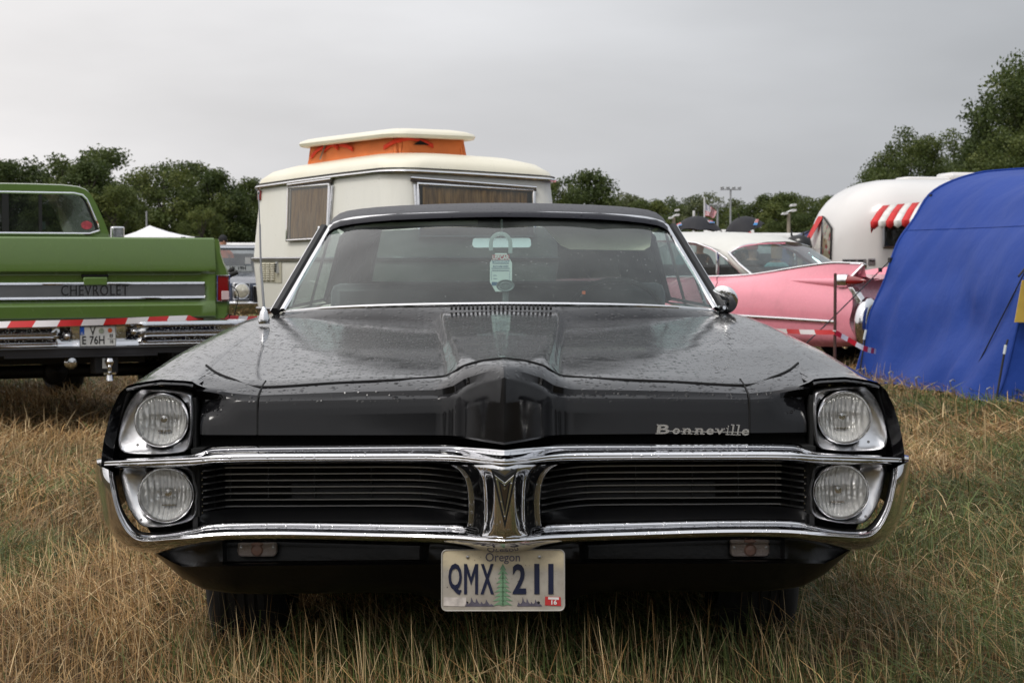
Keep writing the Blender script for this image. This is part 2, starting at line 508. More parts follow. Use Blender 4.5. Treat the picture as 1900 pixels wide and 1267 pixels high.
# rounded leading edge of the fender
for p in cols[0]: p.y -= .0
allc = [fr1, fr0] + cols
b = len(g.v)
for c in allc: g.v += [tuple(p) for p in c]
n = len(allc[0])
for i in range(len(allc) - 1):
    for j in range(n - 1):
        mid = (allc[i][j] + allc[i + 1][j + 1]) / 2
        if in_arch(mid, .98) or in_arch(mid, 4.12) or (mid.y < .62 and mid.z < .56): continue
        g.f.append((i * n + j, (i + 1) * n + j, (i + 1) * n + j + 1, i * n + j + 1)); g.mi.append(0)
both(g, 'fender', BLACK, ang=30)
# rear deck, tail
g = M(); rows = []
for y in (4.55, 4.8, 5.1, 5.3, 5.45, 5.5): rows.append([Vector((x, y, Z(x, y, False) + .01)) for x in (0, .2, .4, .6, .781)])
rows.append([Vector((x, 5.55, .8)) for x in (0, .25, .5, .75, .95)]); rows.append([Vector((x, 5.5, .35)) for x in (0, .25, .5, .75, .9)])
g.grid(rows); g.mirror(); g.build('trunk_lid', BLACK, car, merge=True)
# floor pan, firewall: keeps light out from below
g = M(); g.box((0, 3.1, .33), (1.6, 4.4, .04)); g.box((0, .55, .60), (1.2, .04, .4)); g.box((0, 1.95, .62), (1.7, .04, .62)); g.box((0, 5.0, .6), (1.7, .04, .55))
g.box((0, .5, .56), (1.1, .5, .04))
g.build('floor_pan', DARK, car, smooth=False)

# --- nose panel above the bumper
T_my = [(0, .05), (.05, .06), (.10, .10), (.13, .135), (.17, .16), (.8, .17)]
T_mz = [(0, .932), (.05, .922), (.10, .905), (.13, .885), (.17, .872), (.4, .866), (.62, .856), (.78, .872)]
T_cy = [(0, -.035), (.03, -.008), (.06, .028), (.10, .068), (.125, .10), (.15, .108), (.6, .115), (.8, .125)]
T_cz = [(0, .904), (.05, .892), (.09, .874), (.125, .850), (.16, .844), (.4, .841), (.62, .838), (.78, .845)]
T_by = [(0, -.045), (.03, -.015), (.06, .018), (.10, .058), (.125, .09), (.15, .10), (.6, .104), (.8, .115)]
T_bz = [(0, .742), (.05, .745), (.1, .747), (.2, .748), (.8, .750)]
fx = [0, .004, .01, .02, .035, .05, .065, .08, .09, .10, .11, .12, .128, .136, .145, .16, .18, .21, .25, .3, .36, .42, .48, .54, .60, .617]
def fascia(xl):
    rows = []
    for x in xl:
        s0 = Vector((x, .3, Z(x, .3))); my = tab(x, T_my); mz = tab(x, T_mz) - .033; cy, cz = tab(x, T_cy), tab(x, T_cz) - .033; by, bz = tab(x, T_by), tab(x, T_bz) - .034
        sh = tab(x, [(0, .001), (.02, .006), (.12, .011), (.8, .011)])
        c = [s0, Vector((x, lerp(.3, my, .5), lerp(s0.z, mz, .45) + .002)), Vector((x, my, mz)), Vector((x, lerp(my, cy, .55), lerp(mz, cz, .35))),
             Vector((x, cy + sh * 1.6, cz + sh * .5)), Vector((x, cy + sh * .35, cz - .002)), Vector((x, cy, cz - sh)), Vector((x, lerp(cy, by, .35) - .0, lerp(cz - .01, bz, .35))),
             Vector((x, lerp(cy, by, .7), lerp(cz - .01, bz, .7))), Vector((x, by, bz + .004)), Vector((x, by + .008, bz - .002)), Vector((x, by + .05, bz - .004))]
        rows.append(c)
    return rows
g = M(); g.grid(fascia(fx)); g.f = [tuple(reversed(f)) for f in g.f]; g.mirror()
g.build('nose_panel', BLACK, car, merge=True, ang=32)
# outer piece of the nose with the scooped recess beside the lamp
fo = [.622, .64, .66, .68, .70, .72, .74, .755, .765, .771, .776]
rows = fascia(fo)
for c in rows:
    x = c[0].x
    zc = tab(x, [(.60, .845), (.68, .838), (.776, .842)])
    # scoop: the upper edge of the raised box dips and falls back near the lamp
    s = sst(x, .665, .76)
    c[3] += Vector((0, -.01 * s, .006 * s)); c[4] += Vector((0, -.015 * s, .012 * s))
    c[5] += Vector((0, .03 * s, -.004 * s)); c[6] += Vector((0, .028 * s, -.012 * s))
    c[7] += Vector((0, .004 * s, -.006 * s))
    e2 = sst(x, .762, .776)
    for q in (6, 7, 8, 9, 10): c[q] += Vector((0, .05 * e2, 0))
g = M(); g.grid(rows); g.f = [tuple(reversed(f)) for f in g.f]
both(g, 'nose_corner', BLACK, ang=32)
# fender cap over the lamps: from the nose corner to the fender edge
g = M(); rows = []
for x in (.779, .80, .83, .86, .89, .92, .945):
    z3, zf = Z(x, .3, False), Z(x, .1, False) - .006
    rows.append([Vector((x, .3, z3)), Vector((x, .2, lerp(z3, zf, .45) + .002)), Vector((x, .12, zf + .002)), Vector((x, .102, zf - .001)), Vector((x, .098, zf - .004)), Vector((x, .104, zf - .008)), Vector((x, .2, zf - .012))])
g.grid(rows); g.f = [tuple(reversed(f)) for f in g.f]
both(g, 'fender_cap', BLACK, ang=35)
# dark cavity behind lamps and bumper
g = M()
for a, b_, y in ((.74, 1.0, .20), ):
    g.prism([(a, y, .43), (.89, y, .43), (.955, y, .55), (.99, y, .65), (.985, y, .77), (.94, y, .838), (a, y, .822)], (0, .02, 0))
g.box((.37, .175, .700), (.80, .02, .09))
g.prism([(.775, .12, .67), (.775, .12, .812), (.775, .2, .812), (.775, .2, .67)], (.008, 0, 0))
both(g, 'lamp_cavity', GAP, smooth=False)
# seams
def seam(pts, r, name='panel_gap', mat=None, mir=True):
    g = M(); g.tube(crom(pts, 6), r, 6)
    if mir: return both(g, name, mat or GAP)
    return g.build(name, mat or GAP, car)
sp = []
for (px, py) in ((937, 665), (965, 668), (990, 673), (1010, 680), (1022, 687), (1036, 695), (1055, 699), (1150, 705), (1250, 709), (1385, 715)):
    # slide along the ray until it meets the skin
    best = None
    for k in range(120):
        y = .02 + k * .004; p = S(px, py, y); zz = Z(p.x, y) if y >= .3 else None
        if zz is None:
            c = fascia([p.x])[0]; zz = None
            for a, b_ in zip(c[:5], c[1:6]):
                if b_.y <= y <= a.y: zz = lerp(a.z, b_.z, (a.y - y) / (a.y - b_.y + 1e-9))
        if zz is not None and p.z <= zz:
            best = Vector((p.x, y, zz)); break
    if best is not None: sp.append(best + Vector((0, 0, .0005)))
if sp: sp[0].x = 0
sp += [Vector((.70, .285, Z(.70, .285, False) - .001)), Vector((.755, .36, Z(.755, .36, False) + .001)), Vector((.80, .47, Z(.80, .47, False) + .001))]
seam(sp, .0032)
seam([Vector((.6195, .29, Z(.62, .29))), Vector((.6195, .165, .8245)), Vector((.6195, .115, .805)), Vector((.6195, .112, .77)), Vector((.6195, .105, .720))], .0022)

# --- chrome loop bumper
g = M()
up = []   # A back, B lip top, B2 lip front, C shelf back, C2 shelf front, D crest, E under, F back : (px, py, y)
def ub(px, lt, la, ly, d, dy, e):
    """lt lip top py, la how much lip there is 0..1, ly its y; d crest py, dy crest y, e under py"""
    sb = d - 6 * la - 2
    return [(px, lt, ly + .05), (px, lt + 1.5, ly + .02), (px, lt + 2.5 + 5 * la, ly), (px, lerp(lt + 7.5, sb, .4) if la > .3 else lerp(lt + 3, d, .5), ly + .002 - .012 * (1 - la)), (px, lerp(sb, d, .1 + .3 * (1 - la)), lerp(dy, ly, .42)), (px, d - 1.5, dy + .003), (px, d + 3, dy), (px, e, dy + .006), (px, e + 4, dy + .07)]
for a in ((937, 832, 0, -.035, 855, -.112, 866), (948, 831, 0, -.02, 854.5, -.10, 865.5), (970, 828.5, .1, .01, 852, -.068, 863), (990, 826, .4, .035, 850, -.04, 860), (1015, 823, .8, .052, 846.5, -.012, 857), (1050, 821.5, 1, .056, 844, .004, 855),
          (1120, 821, 1, .058, 843, .010, 854), (1250, 821, 1, .058, 842.5, .012, 853), (1400, 821, 1, .058, 842, .012, 853), (1460, 822, 1, .058, 842.5, .012, 854), (1482, 824, .9, .058, 843, .014, 855), (1496, 830, .4, .06, 844, .018, 857),
          (1520, 837, .0, .07, 845.5, .024, 858), (1570, 840, 0, .09, 847, .036, 859.5), (1630, 842, 0, .12, 849, .068, 861), (1672, 843, 0, .17, 850.5, .112, 861), (1686, 845, 0, .20, 852, .15, 860)):
    up.append(ub(*a))
g.grid(smooth_grid([[S(*p) for p in r] for r in up], 5, 4)); 
lo = [  # A back outer, B outer, C crest, D channel, E lip, F deep
 [(1689, 851, .25), (1690, 853, .165), (1681, 858, .10), (1668, 864, .075), (1661, 868, .095), (1657, 870, .105), (1652, 872, .19)],
 [(1686, 890, .25), (1686, 890, .17), (1678, 890, .09), (1665, 890, .055), (1659, 890, .072), (1655.5, 890, .085), (1650, 890, .19)],
 [(1678, 930, .25), (1678, 930, .16), (1670, 930, .085), (1657, 930, .05), (1651, 930, .067), (1647, 929, .080), (1642, 928, .19)],
 [(1668, 968, .24), (1668, 967, .15), (1660, 965, .08), (1646, 961, .045), (1640, 959, .062), (1635.5, 957, .075), (1629, 955, .19)],
 [(1643, 1000, .23), (1643, 998, .14), (1637, 993, .07), (1630, 985, .035), (1624.5, 982, .052), (1620, 979, .068), (1612, 974, .19)],
 [(1603, 1018, .22), (1603, 1016, .12), (1604, 1009, .05), (1605, 998, .02), (1601, 992, .05), (1598, 984, .11), (1596, 981, .19)],
 [(1550, 1018, .20), (1550, 1013, .11), (1550, 1006, .04), (1550, 995.5, .008), (1550, 990, .04), (1550, 982, .10), (1550, 979, .19)],
 [(1505, 1014, .20), (1505, 1009, 0.090), (1505, 1001, 0.022), (1505, 993, 0.000), (1505, 984.5, 0.012), (1505, 974, 0.070), (1505, 971, .19)],
 [(1485, 1012, .20), (1485, 1007, 0.090), (1485, 999, 0.022), (1485, 991, 0.000), (1485, 982.5, 0.012), (1485, 966, 0.070), (1485, 963, .19)],
 [(1440, 1010, .20), (1440, 1005, 0.090), (1440, 997, 0.022), (1440, 989, 0.000), (1440, 980.5, 0.012), (1440, 963, 0.070), (1440, 960, .19)],
 [(1340, 1010, .20), (1340, 1005, 0.088), (1340, 997, 0.020), (1340, 989, -0.002), (1340, 980.5, 0.010), (1340, 963, 0.068), (1340, 960, .19)],
 [(1200, 1014, .20), (1200, 1009, 0.084), (1200, 1001, 0.016), (1200, 993, -0.006), (1200, 984.5, 0.006), (1200, 966, 0.064), (1200, 963, .19)],
 [(1080, 1018, .20), (1080, 1013, 0.074), (1080, 1005, 0.006), (1080, 997, -0.016), (1080, 988.5, -0.004), (1080, 969, 0.054), (1080, 966, .19)],
 [(1015, 1024, .15), (1015, 1018, .05), (1015, 1009, -.02), (1015, 1000, -.042), (1016, 992, -.030), (1024, 970, .055), (1026, 967, .17)],
 [(985, 1027, .13), (985, 1022, .03), (985, 1013, -.04), (985, 1003, -.064), (987, 995, -.05), (1000, 978, .01), (1006, 970, .14)],
 [(960, 1030, .12), (960, 1026, .01), (960, 1014, -.06), (960, 1004, -.086), (960, 997, -.084), (962, 986, -.06), (966, 980, .05)],
 [(937, 1031, .12), (937, 1027, .005), (937, 1015, -.066), (937, 1005, -.092), (937, 998, -.092), (937, 986, -.08), (937, 980, .0)],
]
def lowrow(r):
    A_, B_, Bm, C, D, E, F = [Vector(p) for p in r]
    def mixp(p, q, a, b): return Vector((lerp(p.x, q.x, a), lerp(p.y, q.y, a), lerp(p.z, q.z, b)))
    d = (D - C); n2 = Vector((d.x, d.y)).length; f = 8.5 / max(n2, 4)     # width of the bright crest in photo pixels
    C1 = mixp(C, D, .45 * min(1.3, f), .10); C2 = mixp(C, D, .8 * min(1.25, f), .28); D_ = mixp(C, D, 1.05 * min(1.2, f), .6)
    E0 = mixp(D, E, .45, .72); E1 = mixp(D, E, .62, .78); E2 = mixp(D, E, .85, .86)
    return [A_, B_, Bm, C, C1, C2, D_, E0, E1, E2, E]
gap_shade = [[Vector(r[5]) + Vector((0, 0, .003)), Vector(r[6])] for r in lo[:9]]  # black strip painting the shaded gap behind the inner lip
lo = [lowrow(r) for r in lo]
g.grid(smooth_grid([[S(*p) for p in r] for r in lo], 4, 4))
po = []
for py_, y0_, cr_, bx, lip in ((862, -.100, 990, 1003, 1034), (870, -.104, 979, 992, 1020), (885, -.104, 971, 984, 1008.5), (905, -.103, 968, 981, 1003), (930, -.102, 967, 980, 1001), (955, -.100, 967, 980, 1001.5), (975, -.098, 969, 982, 1004), (990, -.096, 974, 987, 1011), (1003, -.090, 980, 993, 1015)):
    yc_ = -.060 if py_ > 866 else -.045
    po.append((py_, [(937, y0_), (954, y0_ + .010), (cr_, yc_), (cr_ + 7.5, yc_ + .012), (bx, yc_ + .032), (lip - 9, .015), (lip - 4, .030), (lip - 1, .028), (lip + 1.5, .040), (lip + 4, .15)]))
rows = [[S(x, py, y) for x, y in r] for py, r in po]
for r in rows: r[0].x = 0
g.grid(smooth_grid(rows, 5, 4))
for i, v in enumerate(g.v):
    if v[0] < .0035: g.v[i] = (0, v[1], v[2])
g.mirror()
g.build('bumper', CHROME, car, ang=60, recalc=False)
g = M(); g.grid(smooth_grid([[S(*p) for p in r] for r in gap_shade], 2, 3)); both(g, 'bumper_gap_shade', GAP)
# arrowhead badge in the post
def V3(px, py, y): 
    p = CF.y(px, py, y); return p
g = M(); g.prism([V3(911, 870, -.1085), V3(937, 884, -.1085), V3(960, 870, -.1085), V3(937, 981, -.1085)], (0, .02, 0)); g.build('badge_recess', GAP, car, smooth=False)
g = M(); g.prism([V3(917.5, 880, -.112), V3(937, 895, -.112), V3(954, 880, -.112), V3(937, 967, -.112)], (0, .02, 0)); badge = g.build('arrow_badge', CHROME2, car, smooth=False, bevel=.001)
g = M(); g.prism([V3(924, 890, -.1135), V3(937, 901, -.1135), V3(948, 890, -.1135), V3(937, 955, -.1135)], (0, .01, 0)); g.build('badge_inlay', GAP, badge, smooth=False)
g = M(); g.prism([V3(928, 896, -.1155), V3(937, 904, -.1155), V3(944.5, 896, -.1155), V3(937, 942, -.1155)], (0, .01, 0)); g.build('badge_inner_arrow', simple('badge_bronze', (.14, .11, .08), .3, metal=1), badge, smooth=False)
g = M(); c0 = V3(936.5, 906, -.118)
for k in range(4):
    a = R(90 * k + 45 * 0); r1 = .0075 if k % 2 else .005
    g.prism([c0 + Vector((math.cos(a) * r1, 0, math.sin(a) * r1)), c0 + Vector((math.cos(a + .7) * .0015, 0, math.sin(a + .7) * .0015)), c0, c0 + Vector((math.cos(a - .7) * .0015, 0, math.sin(a - .7) * .0015))], (0, .004, 0))
g.build('badge_star', CHROME2, badge, smooth=False)

# --- lamps and bezels
BEZ = simple('bezel_metal', (.84, .84, .85), .30, metal=1, bump=.25, bscale=22)
def bezel(outline, lc, r, y0, yo, name, depth=.022):
    """chrome surround: outline is photo points, lc lamp centre, r bowl radius in metres"""
    C0 = S(lc[0], lc[1], y0); O = chaikin([S(px, py, y0) for px, py in outline], 2)
    def ysweep(x): return yo * sst(x, .84, 1.0)
    K = 72; rows = [[] for _ in range(7)]
    for k in range(K):
        a = 2 * math.pi * k / K; d = Vector((math.cos(a), 0, math.sin(a)))
        best = 0
        for i in range(len(O)):
            p, q = O[i] - C0, O[(i + 1) % len(O)] - C0
            den = (q.x - p.x) * d.z - (q.z - p.z) * d.x
            if abs(den) < 1e-9: continue
            t = (p.z * d.x - p.x * d.z) / den
            if 0 <= t <= 1:
                s_ = (p + (q - p) * t); u = s_.x * d.x + s_.z * d.z
                best = max(best, u)
        def P(u, dy):
            p = C0 + d * u; return Vector((p.x, y0 + ysweep(p.x) + dy, p.z))
        ri = r * 1.06
        bw = max(best, ri + .006)
        rows[0].append(P(bw, .05)); rows[1].append(P(bw, .002)); rows[2].append(P(bw - .003, -.002)); rows[3].append(P(bw - .007, .004))
        rows[4].append(P(lerp(ri, bw - .007, .55), .004 + depth * .45 + .004 * math.sin(3 * a + 1))); rows[5].append(P(ri, depth)); rows[6].append(P(ri - .004, depth + .03))
    g = M(); g.grid(rows, cu=True); 
    o = both(g, name, BEZ, ang=50)
    # lamp
    for sx, par in ((1, o[0]), (-1, o[1])):
        c = (C0.x * sx, y0 + ysweep(C0.x), C0.z)
        q = M(); q.lathe([(r * 1.0, .02), (r * 1.02, .002), (r * 1.0, -.006), (r * .96, -.010), (r * .92, -.006), (r * .905, .004)], c, n=56)
        q.build('lamp_ring', CHROME2, par, ang=70)
        q = M(); q.lathe([(r * .93, .004), (r * .90, .012), (r * .8, .028), (r * .62, .048), (r * .4, .062), (r * .2, .069), (.001, .070)], c, n=56)
        q.build('lamp_reflector', REFL, par, ang=80)
        q = M(); q.lathe([(.001, .036), (r * .13, .037), (r * .16, .043), (r * .10, .066)], c, n=20)
        q.box((c[0], c[1] + .05, c[2] - r * .45), (r * .5, .012, .004)); q.build('lamp_bulb_shield', CHROME2, par)
        q = M(); q.lathe([(r * .92, .001), (r * .86, -.004), (r * .7, -.010), (r * .45, -.015), (r * .2, -.017), (.0005, -.0175)], (0, 0, 0), n=56)
        l_ = q.build('lamp_lens', LENS, par, ang=80); l_.location = c
        q = M(); q.lathe([(.0035, .0), (.0035, -.002), (.0005, -.002)], (c[0] + sx * r * 1.32 * math.cos(R(-45)), c[1] + depth * .72, c[2] + r * 1.32 * math.sin(R(-45))), n=10)
        q.build('screw', SATIN, par)
    return o
UB = [(1511, 731), (1519, 724), (1549, 719), (1601, 716), (1612, 718), (1629, 737), (1646, 770), (1654.5, 811), (1653, 828), (1643, 838.6), (1590, 839), (1535, 836), (1520, 831), (1513, 817), (1510, 773)]
LB = [(1509, 868), (1519, 860), (1590, 859), (1635, 860), (1647, 868), (1650, 883), (1637, 936), (1616, 966), (1601, 974.5), (1549, 970), (1513, 962), (1502, 947), (1504, 911)]
bezel(UB, (1567.6, 774.5), .0675, .105, .045, 'headlight')
bezel(LB, (1560.6, 911.8), .0700, .095, .045, 'headlight')

# --- grille
g = M(); g.box((.42, .31, .59), (.72, .02, .19)); g.box((.42, .2, .682), (.72, .22, .01)); g.box((.775, .2, .60), (.02, .2, .17))
both(g, 'grille_cavity', GAP, smooth=False)
g = M(); g.box((.42, .285, .60), (.60, .01, .11)); both(g, 'radiator', simple('radiator_brown', (.012, .009, .007), .8, bump=.4), smooth=False)
BARC = flat('grille_bar_metal', (.33, .33, .33), .35, .9)
pb = [(1005, .085), (1014, .10), (1032, .14), (1060, .185), (1095, .215), (1160, .225), (1300, .225), (1430, .225), (1456, .205), (1478, .165), (1492, .145)]
for k in range(7):
    z0 = S(1200, 864 + 11.9 * k, .225).z
    P = crom([Vector((S(px, 900, y).x, y, z0)) for px, y in pb], 4)
    g = M(); rows = []
    for p in P: rows.append([p + Vector((0, 0, .0016)), p + Vector((0, 0, -.0016)), p + Vector((0, .022, -.004)), p + Vector((0, .022, .001))])
    g.grid(rows, cu=True)
    both(g, 'grille_bar', BARC, ang=30)
for px in (1090, 1180, 1285, 1370, 1440):
    x = S(px, 900, .24).x; g = M(); g.box((x, .243, .60), (.003, .012, .115)); both(g, 'grille_post', DARK, smooth=False)
g = M(); rows = []
for px in (1003, 1010, 1025, 1060, 1110, 1250, 1400, 1445, 1470, 1485, 1497):
    f = tab(px, [(1003, 1), (1030, .7), (1100, 0), (1420, 0), (1475, .6), (1497, .8)])
    rows.append([Vector((S(px, 900, .2).x, lerp(.235, .12, f), S(px, 938, .22).z)), Vector((S(px, 900, .2).x, lerp(.215, .12, f), S(px, 946, .2).z)), Vector((S(px, 900, .15).x, .15, S(px, 963, .15).z)), Vector((S(px, 900, .12).x, .11, S(px, 968, .12).z))])
g.grid(crom_rows if False else rows); both(g, 'grille_sill', simple('satin_black', (.016, .016, .017), .38), ang=60)
g = M(); x0 = S(1500, 900, .12).x; g.prism([(x0, .10, .485), (x0, .10, .665), (x0, .26, .665), (x0, .26, .485)], (.012, 0, 0)); both(g, 'grille_end', MATS['satin_black'], smooth=False)
for k in range(7):
    z0 = S(1200, 864 + 11.9 * k, .225).z; g = M(); g.box((x0 - .004, .125, z0 - .003), (.012, .006, .003)); both(g, 'grille_tab', CHROME2, smooth=False)

# --- lower valance
vt = [(937, 1112), (1060, 1112), (1085, 1104), (1110, 1098), (1200, 1096), (1300, 1097), (1400, 1097), (1440, 1095), (1490, 1087), (1530, 1065), (1578, 1022)]
g = M(); rows = []
for px in (937, 1000, 1060, 1075, 1085, 1092, 1110, 1150, 1200, 1260, 1320, 1380, 1430, 1448, 1456, 1465, 1490, 1510, 1530, 1550, 1565, 1578):
    pb_ = tab(px, vt); rec = sst(px, 1082, 1094) * (1 - sst(px, 1446, 1458)); sw = .16 * sst(px, 1430, 1580)
    def q(py, y): return S(px, py, y + sw)
    rows.append([q(1004, .11 + .10 * rec), q(1014, .11 + .10 * rec), q(min(1036, lerp(1014, pb_, .5)), .105 + .095 * rec), q(min(1041, lerp(1014, pb_, .6)), .10 + .0 * rec), q(min(1045, lerp(1014, pb_, .65)), .092),
                 q(min(1052, lerp(1014, pb_, .72)), .105), q(lerp(1052, pb_, .5) if pb_ > 1060 else lerp(1014, pb_, .85), .13), q(pb_ - 3, .17), q(pb_, .20), q(pb_ - 6, .34)])
rows[0] = [Vector((0, p.y, p.z)) for p in rows[0]]
g.grid(rows); g.mirror(); g.build('valance', BLACK_V if False else simple('valance_black', (.006, .006, .006), .30, bump=.15, spec=.3), car, merge=True, ang=35)
# parking lamps
PL = simple('parking_lens', (.50, .42, .38), .25, bump=.5, bscale=260)
for sx, cxp in ((-1, 477), (1, 1392)):
    cL = CF.y(cxp, 1020, .165)
    pts = [(-.05, 0, -.012), (-.042, 0, -.0175), (.042, 0, -.0175), (.05, 0, -.010), (.05, 0, .013), (.043, 0, .0175), (-.043, 0, .0175), (-.05, 0, .012)]
    g = M(); g.prism([cL + Vector(p) for p in pts], (0, .03, 0)); o = g.build('parking_lamp', PL, car, bevel=.004)
    g = M(); g.lathe([(.016, .0), (.012, -.005), (.001, -.007)], cL + Vector((-.0, -.001, .0)), n=24); g.build('amber_bulb', simple('amber_bulb_glass', (.50, .30, .24), .3), o)
    for dx in (-.041, .041):
        g = M(); g.lathe([(.004, 0), (.004, -.003), (.0005, -.0035)], cL + Vector((dx, -.0005, .006)), n=10); g.build('screw', SATIN, o)

# --- licence plate
PLT = empty('license_plate', CF.y(933.5, 1076, -.005)); PLT.parent = car; PLT.rotation_euler = (R(-4), R(.2), 0)
k = NT('plate_face'); nz = k.noise(9, 6, .65); nf = k.noise(150, 3)
sepp = k.n('ShaderNodeSeparateXYZ'); k.l(k.co(), sepp.inputs[0])
base = k.ramp(sepp.outputs[2], [(0, (.33, .30, .25)), (.02, (.36, .33, .27)), (.5, (.30, .28, .26)), (1, (.62, .52, .34))])
gz = k.math('MULTIPLY_ADD', sepp.outputs[2], 6.2, .5)
base = k.ramp(gz, [(.0, (.44, .40, .34)), (.62, (.42, .39, .34)), (.74, (.60, .52, .36)), (1, (.68, .58, .39))])
base = k.mix(k.ramp(nz, [(.42, 0), (.68, .55)]), base, (.17, .14, .11))
base = k.mix(k.ramp(nf, [(.66, 0), (.71, .8)]), base, (.04, .025, .02))
k.set(col=base, rough=.35); k.bump(nz, .2, .002); PFACE = k.m
PNAVY = simple('plate_navy', (.008, .012, .04), .35, var=.3)
PGREEN = simple('plate_green', (.16, .29, .17), .4, var=.3, nscale=40); PPURP = simple('plate_purple', (.10, .09, .12), .4, var=.3, nscale=60)
def rrect(w, h, r, y=0, n=5):
    out = []
    for cx_, cz_, a0 in ((w / 2 - r, h / 2 - r, 0), (-w / 2 + r, h / 2 - r, 90), (-w / 2 + r, -h / 2 + r, 180), (w / 2 - r, -h / 2 + r, 270)):
        for i in range(n + 1):
            a = R(a0 + 90 * i / n); out.append(Vector((cx_ + r * math.cos(a), y, cz_ + r * math.sin(a))))
    return out
PW, PH = .303, .150
g = M(); g.prism(rrect(PW, PH, .012), (0, .002, 0)); g.build('plate_sheet', PFACE, PLT, ang=30)
g = M(); a = rrect(PW - .001, PH - .001, .012); g.tube([p + Vector((0, -.0008, 0)) for p in a], .0018, 6, closed=True); a2 = rrect(PW - .012, PH - .012, .009)
g.build('plate_rim', simple('plate_rim_paint', (.42, .40, .36), .35), PLT)
sx_ = PW / 228
def PP(px, py, y=-.0015): return Vector(((px - 933.5) * sx_, y, -(py - 1076) * sx_))
for s, px, w in (('Q', 844.5, 1), ('X', 904, 1), ('2', 963.5, 1), ('1', 996, 1), ('1', 1022, 1)):
    me = text_mesh(s, size=.108, offset=.0008 if s == 'M' else .0026, extrude=.0008)
    xsz = [v.co.x for v in me.vertices]; ysz = [v.co.y for v in me.vertices]
    w0 = max(xsz) - min(xsz); h0 = max(ysz) - min(ysz); cxm = (max(xsz) + min(xsz)) / 2; cym = (max(ysz) + min(ysz)) / 2
    tw = (9.5 if s == '1' else 25 if s != 'M' else 26) * sx_; th = 56 * sx_ 
    if s == 'Q': th = 58 * sx_
    me.transform(Matrix.Diagonal((tw / w0, th / h0, 1, 1)) @ Matrix.Translation((-cxm, -cym, 0)))
    me.transform(Matrix.Translation(PP(px, 1073.5, -.0016)) @ Matrix.Rotation(R(90), 4, 'X')); me.name = 'plate_character'; me.materials.append(PNAVY)
    o = bpy.data.objects.new('plate_character', me); COL.objects.link(o); o.parent = PLT
g = M()
def cell(u, v): return PP(874 + u * 13, 1073.5 - v * 28, -.0022)
for poly in ([(-1, -1), (-.58, -1), (-.58, 1), (-1, 1)], [(.58, -1), (1, -1), (1, 1), (.58, 1)], [(-.585, 1), (-.585, .42), (0, -.42), (0, .12)], [(.585, 1), (.585, .42), (0, -.42), (0, .12)]):
    g.prism([cell(*p) for p in poly], (0, .0015, 0))
g.build('plate_character', PNAVY, PLT, smooth=False, recalc=True)
text_obj('plate_state_name', 'Oregon', PPURP, PLT, Matrix.Translation(PP(933, 1034, -.0012)), size=.030, xs=.92, offset=.0002, extrude=.0003)
g = M()   # fir tree printed in the middle
for i in range(9):
    z1 = 1052 + i * 8.2; hw = 6 + i * 1.5 + (2 if i % 2 else 0)
    g.prism([PP(933, z1 - 7), PP(933 + hw, z1 + 5), PP(933 + hw * .4, z1 + 3.5), PP(933, z1 + 6), PP(933 - hw * .4, z1 + 3.5), PP(933 - hw, z1 + 5)], (0, .0006 + .00008 * i, 0))
g.prism([PP(931.8, 1060), PP(934.2, 1060), PP(934.4, 1123), PP(931.6, 1123)], (0, .0009, 0))
g.build('plate_tree_print', PGREEN, PLT, smooth=False)
g = M()
for x0_, x1_ in ((862, 917), (959, 1006)):
    z = 1124; pts = [PP(x0_, z)]
    import itertools
    nn = 6; hs = [8, 17, 15, 9, 13, 5]
    for i in range(nn):
        xa = lerp(x0_, x1_, (i + .35) / nn); pts += [PP(lerp(x0_, x1_, (i + .02) / nn) + 1.5, z - hs[i] * .45), PP(xa, z - hs[i]), PP(lerp(x0_, x1_, (i + .8) / nn), z - hs[i] * .5)]
    pts.append(PP(x1_, z)); g = M(); g.prism(pts, (0, .0008, 0)); g.build('plate_forest_print', PPURP, PLT, smooth=False)
g = M(); g.prism([PP(823.5, 1107), PP(865, 1107.5), PP(865, 1124), PP(823, 1123)], (0, .0006, 0)); g.build('sticker', simple('sticker_white', (.55, .50, .46), .4, var=.3, nscale=60), PLT, smooth=False)
g = M(); g.prism([PP(1011.5, 1106, -.002), PP(1040, 1107, -.002), PP(1041, 1123.5, -.002), PP(1011, 1122, -.002)], (0, .0012, 0)); st = g.build('sticker', simple('sticker_red', (.50, .03, .03), .4), PLT, smooth=False, label='red year sticker')
g = M(); g.prism([PP(1017, 1107, -.0024), PP(1037, 1107.6, -.0024), PP(1037, 1112, -.0024), PP(1017, 1111, -.0024)], (0, .0006, 0)); g.build('sticker_strip', simple('sticker_light', (.7, .7, .68), .4), st, smooth=False)
text_obj('sticker_number', '16', MATS['sticker_light'], st, Matrix.Translation(PP(1027, 1117, -.0026)), size=.0145, offset=.0005, extrude=.0002, xs=1.15)
for px, py, hole in ((867.5, 1033, 0), (1001, 1033, 0), (866.5, 1117.5, 1), (999, 1117.5, 1)):
    g = M(); g.lathe([(.0038, .0), (.0035, -.003 if not hole else -.0004), (.0004, -.0035 if not hole else -.0004)], PP(px, py, -.001), n=12)
    g.build('plate_hole' if hole else 'plate_bolt', GAP if hole else SATIN, PLT)
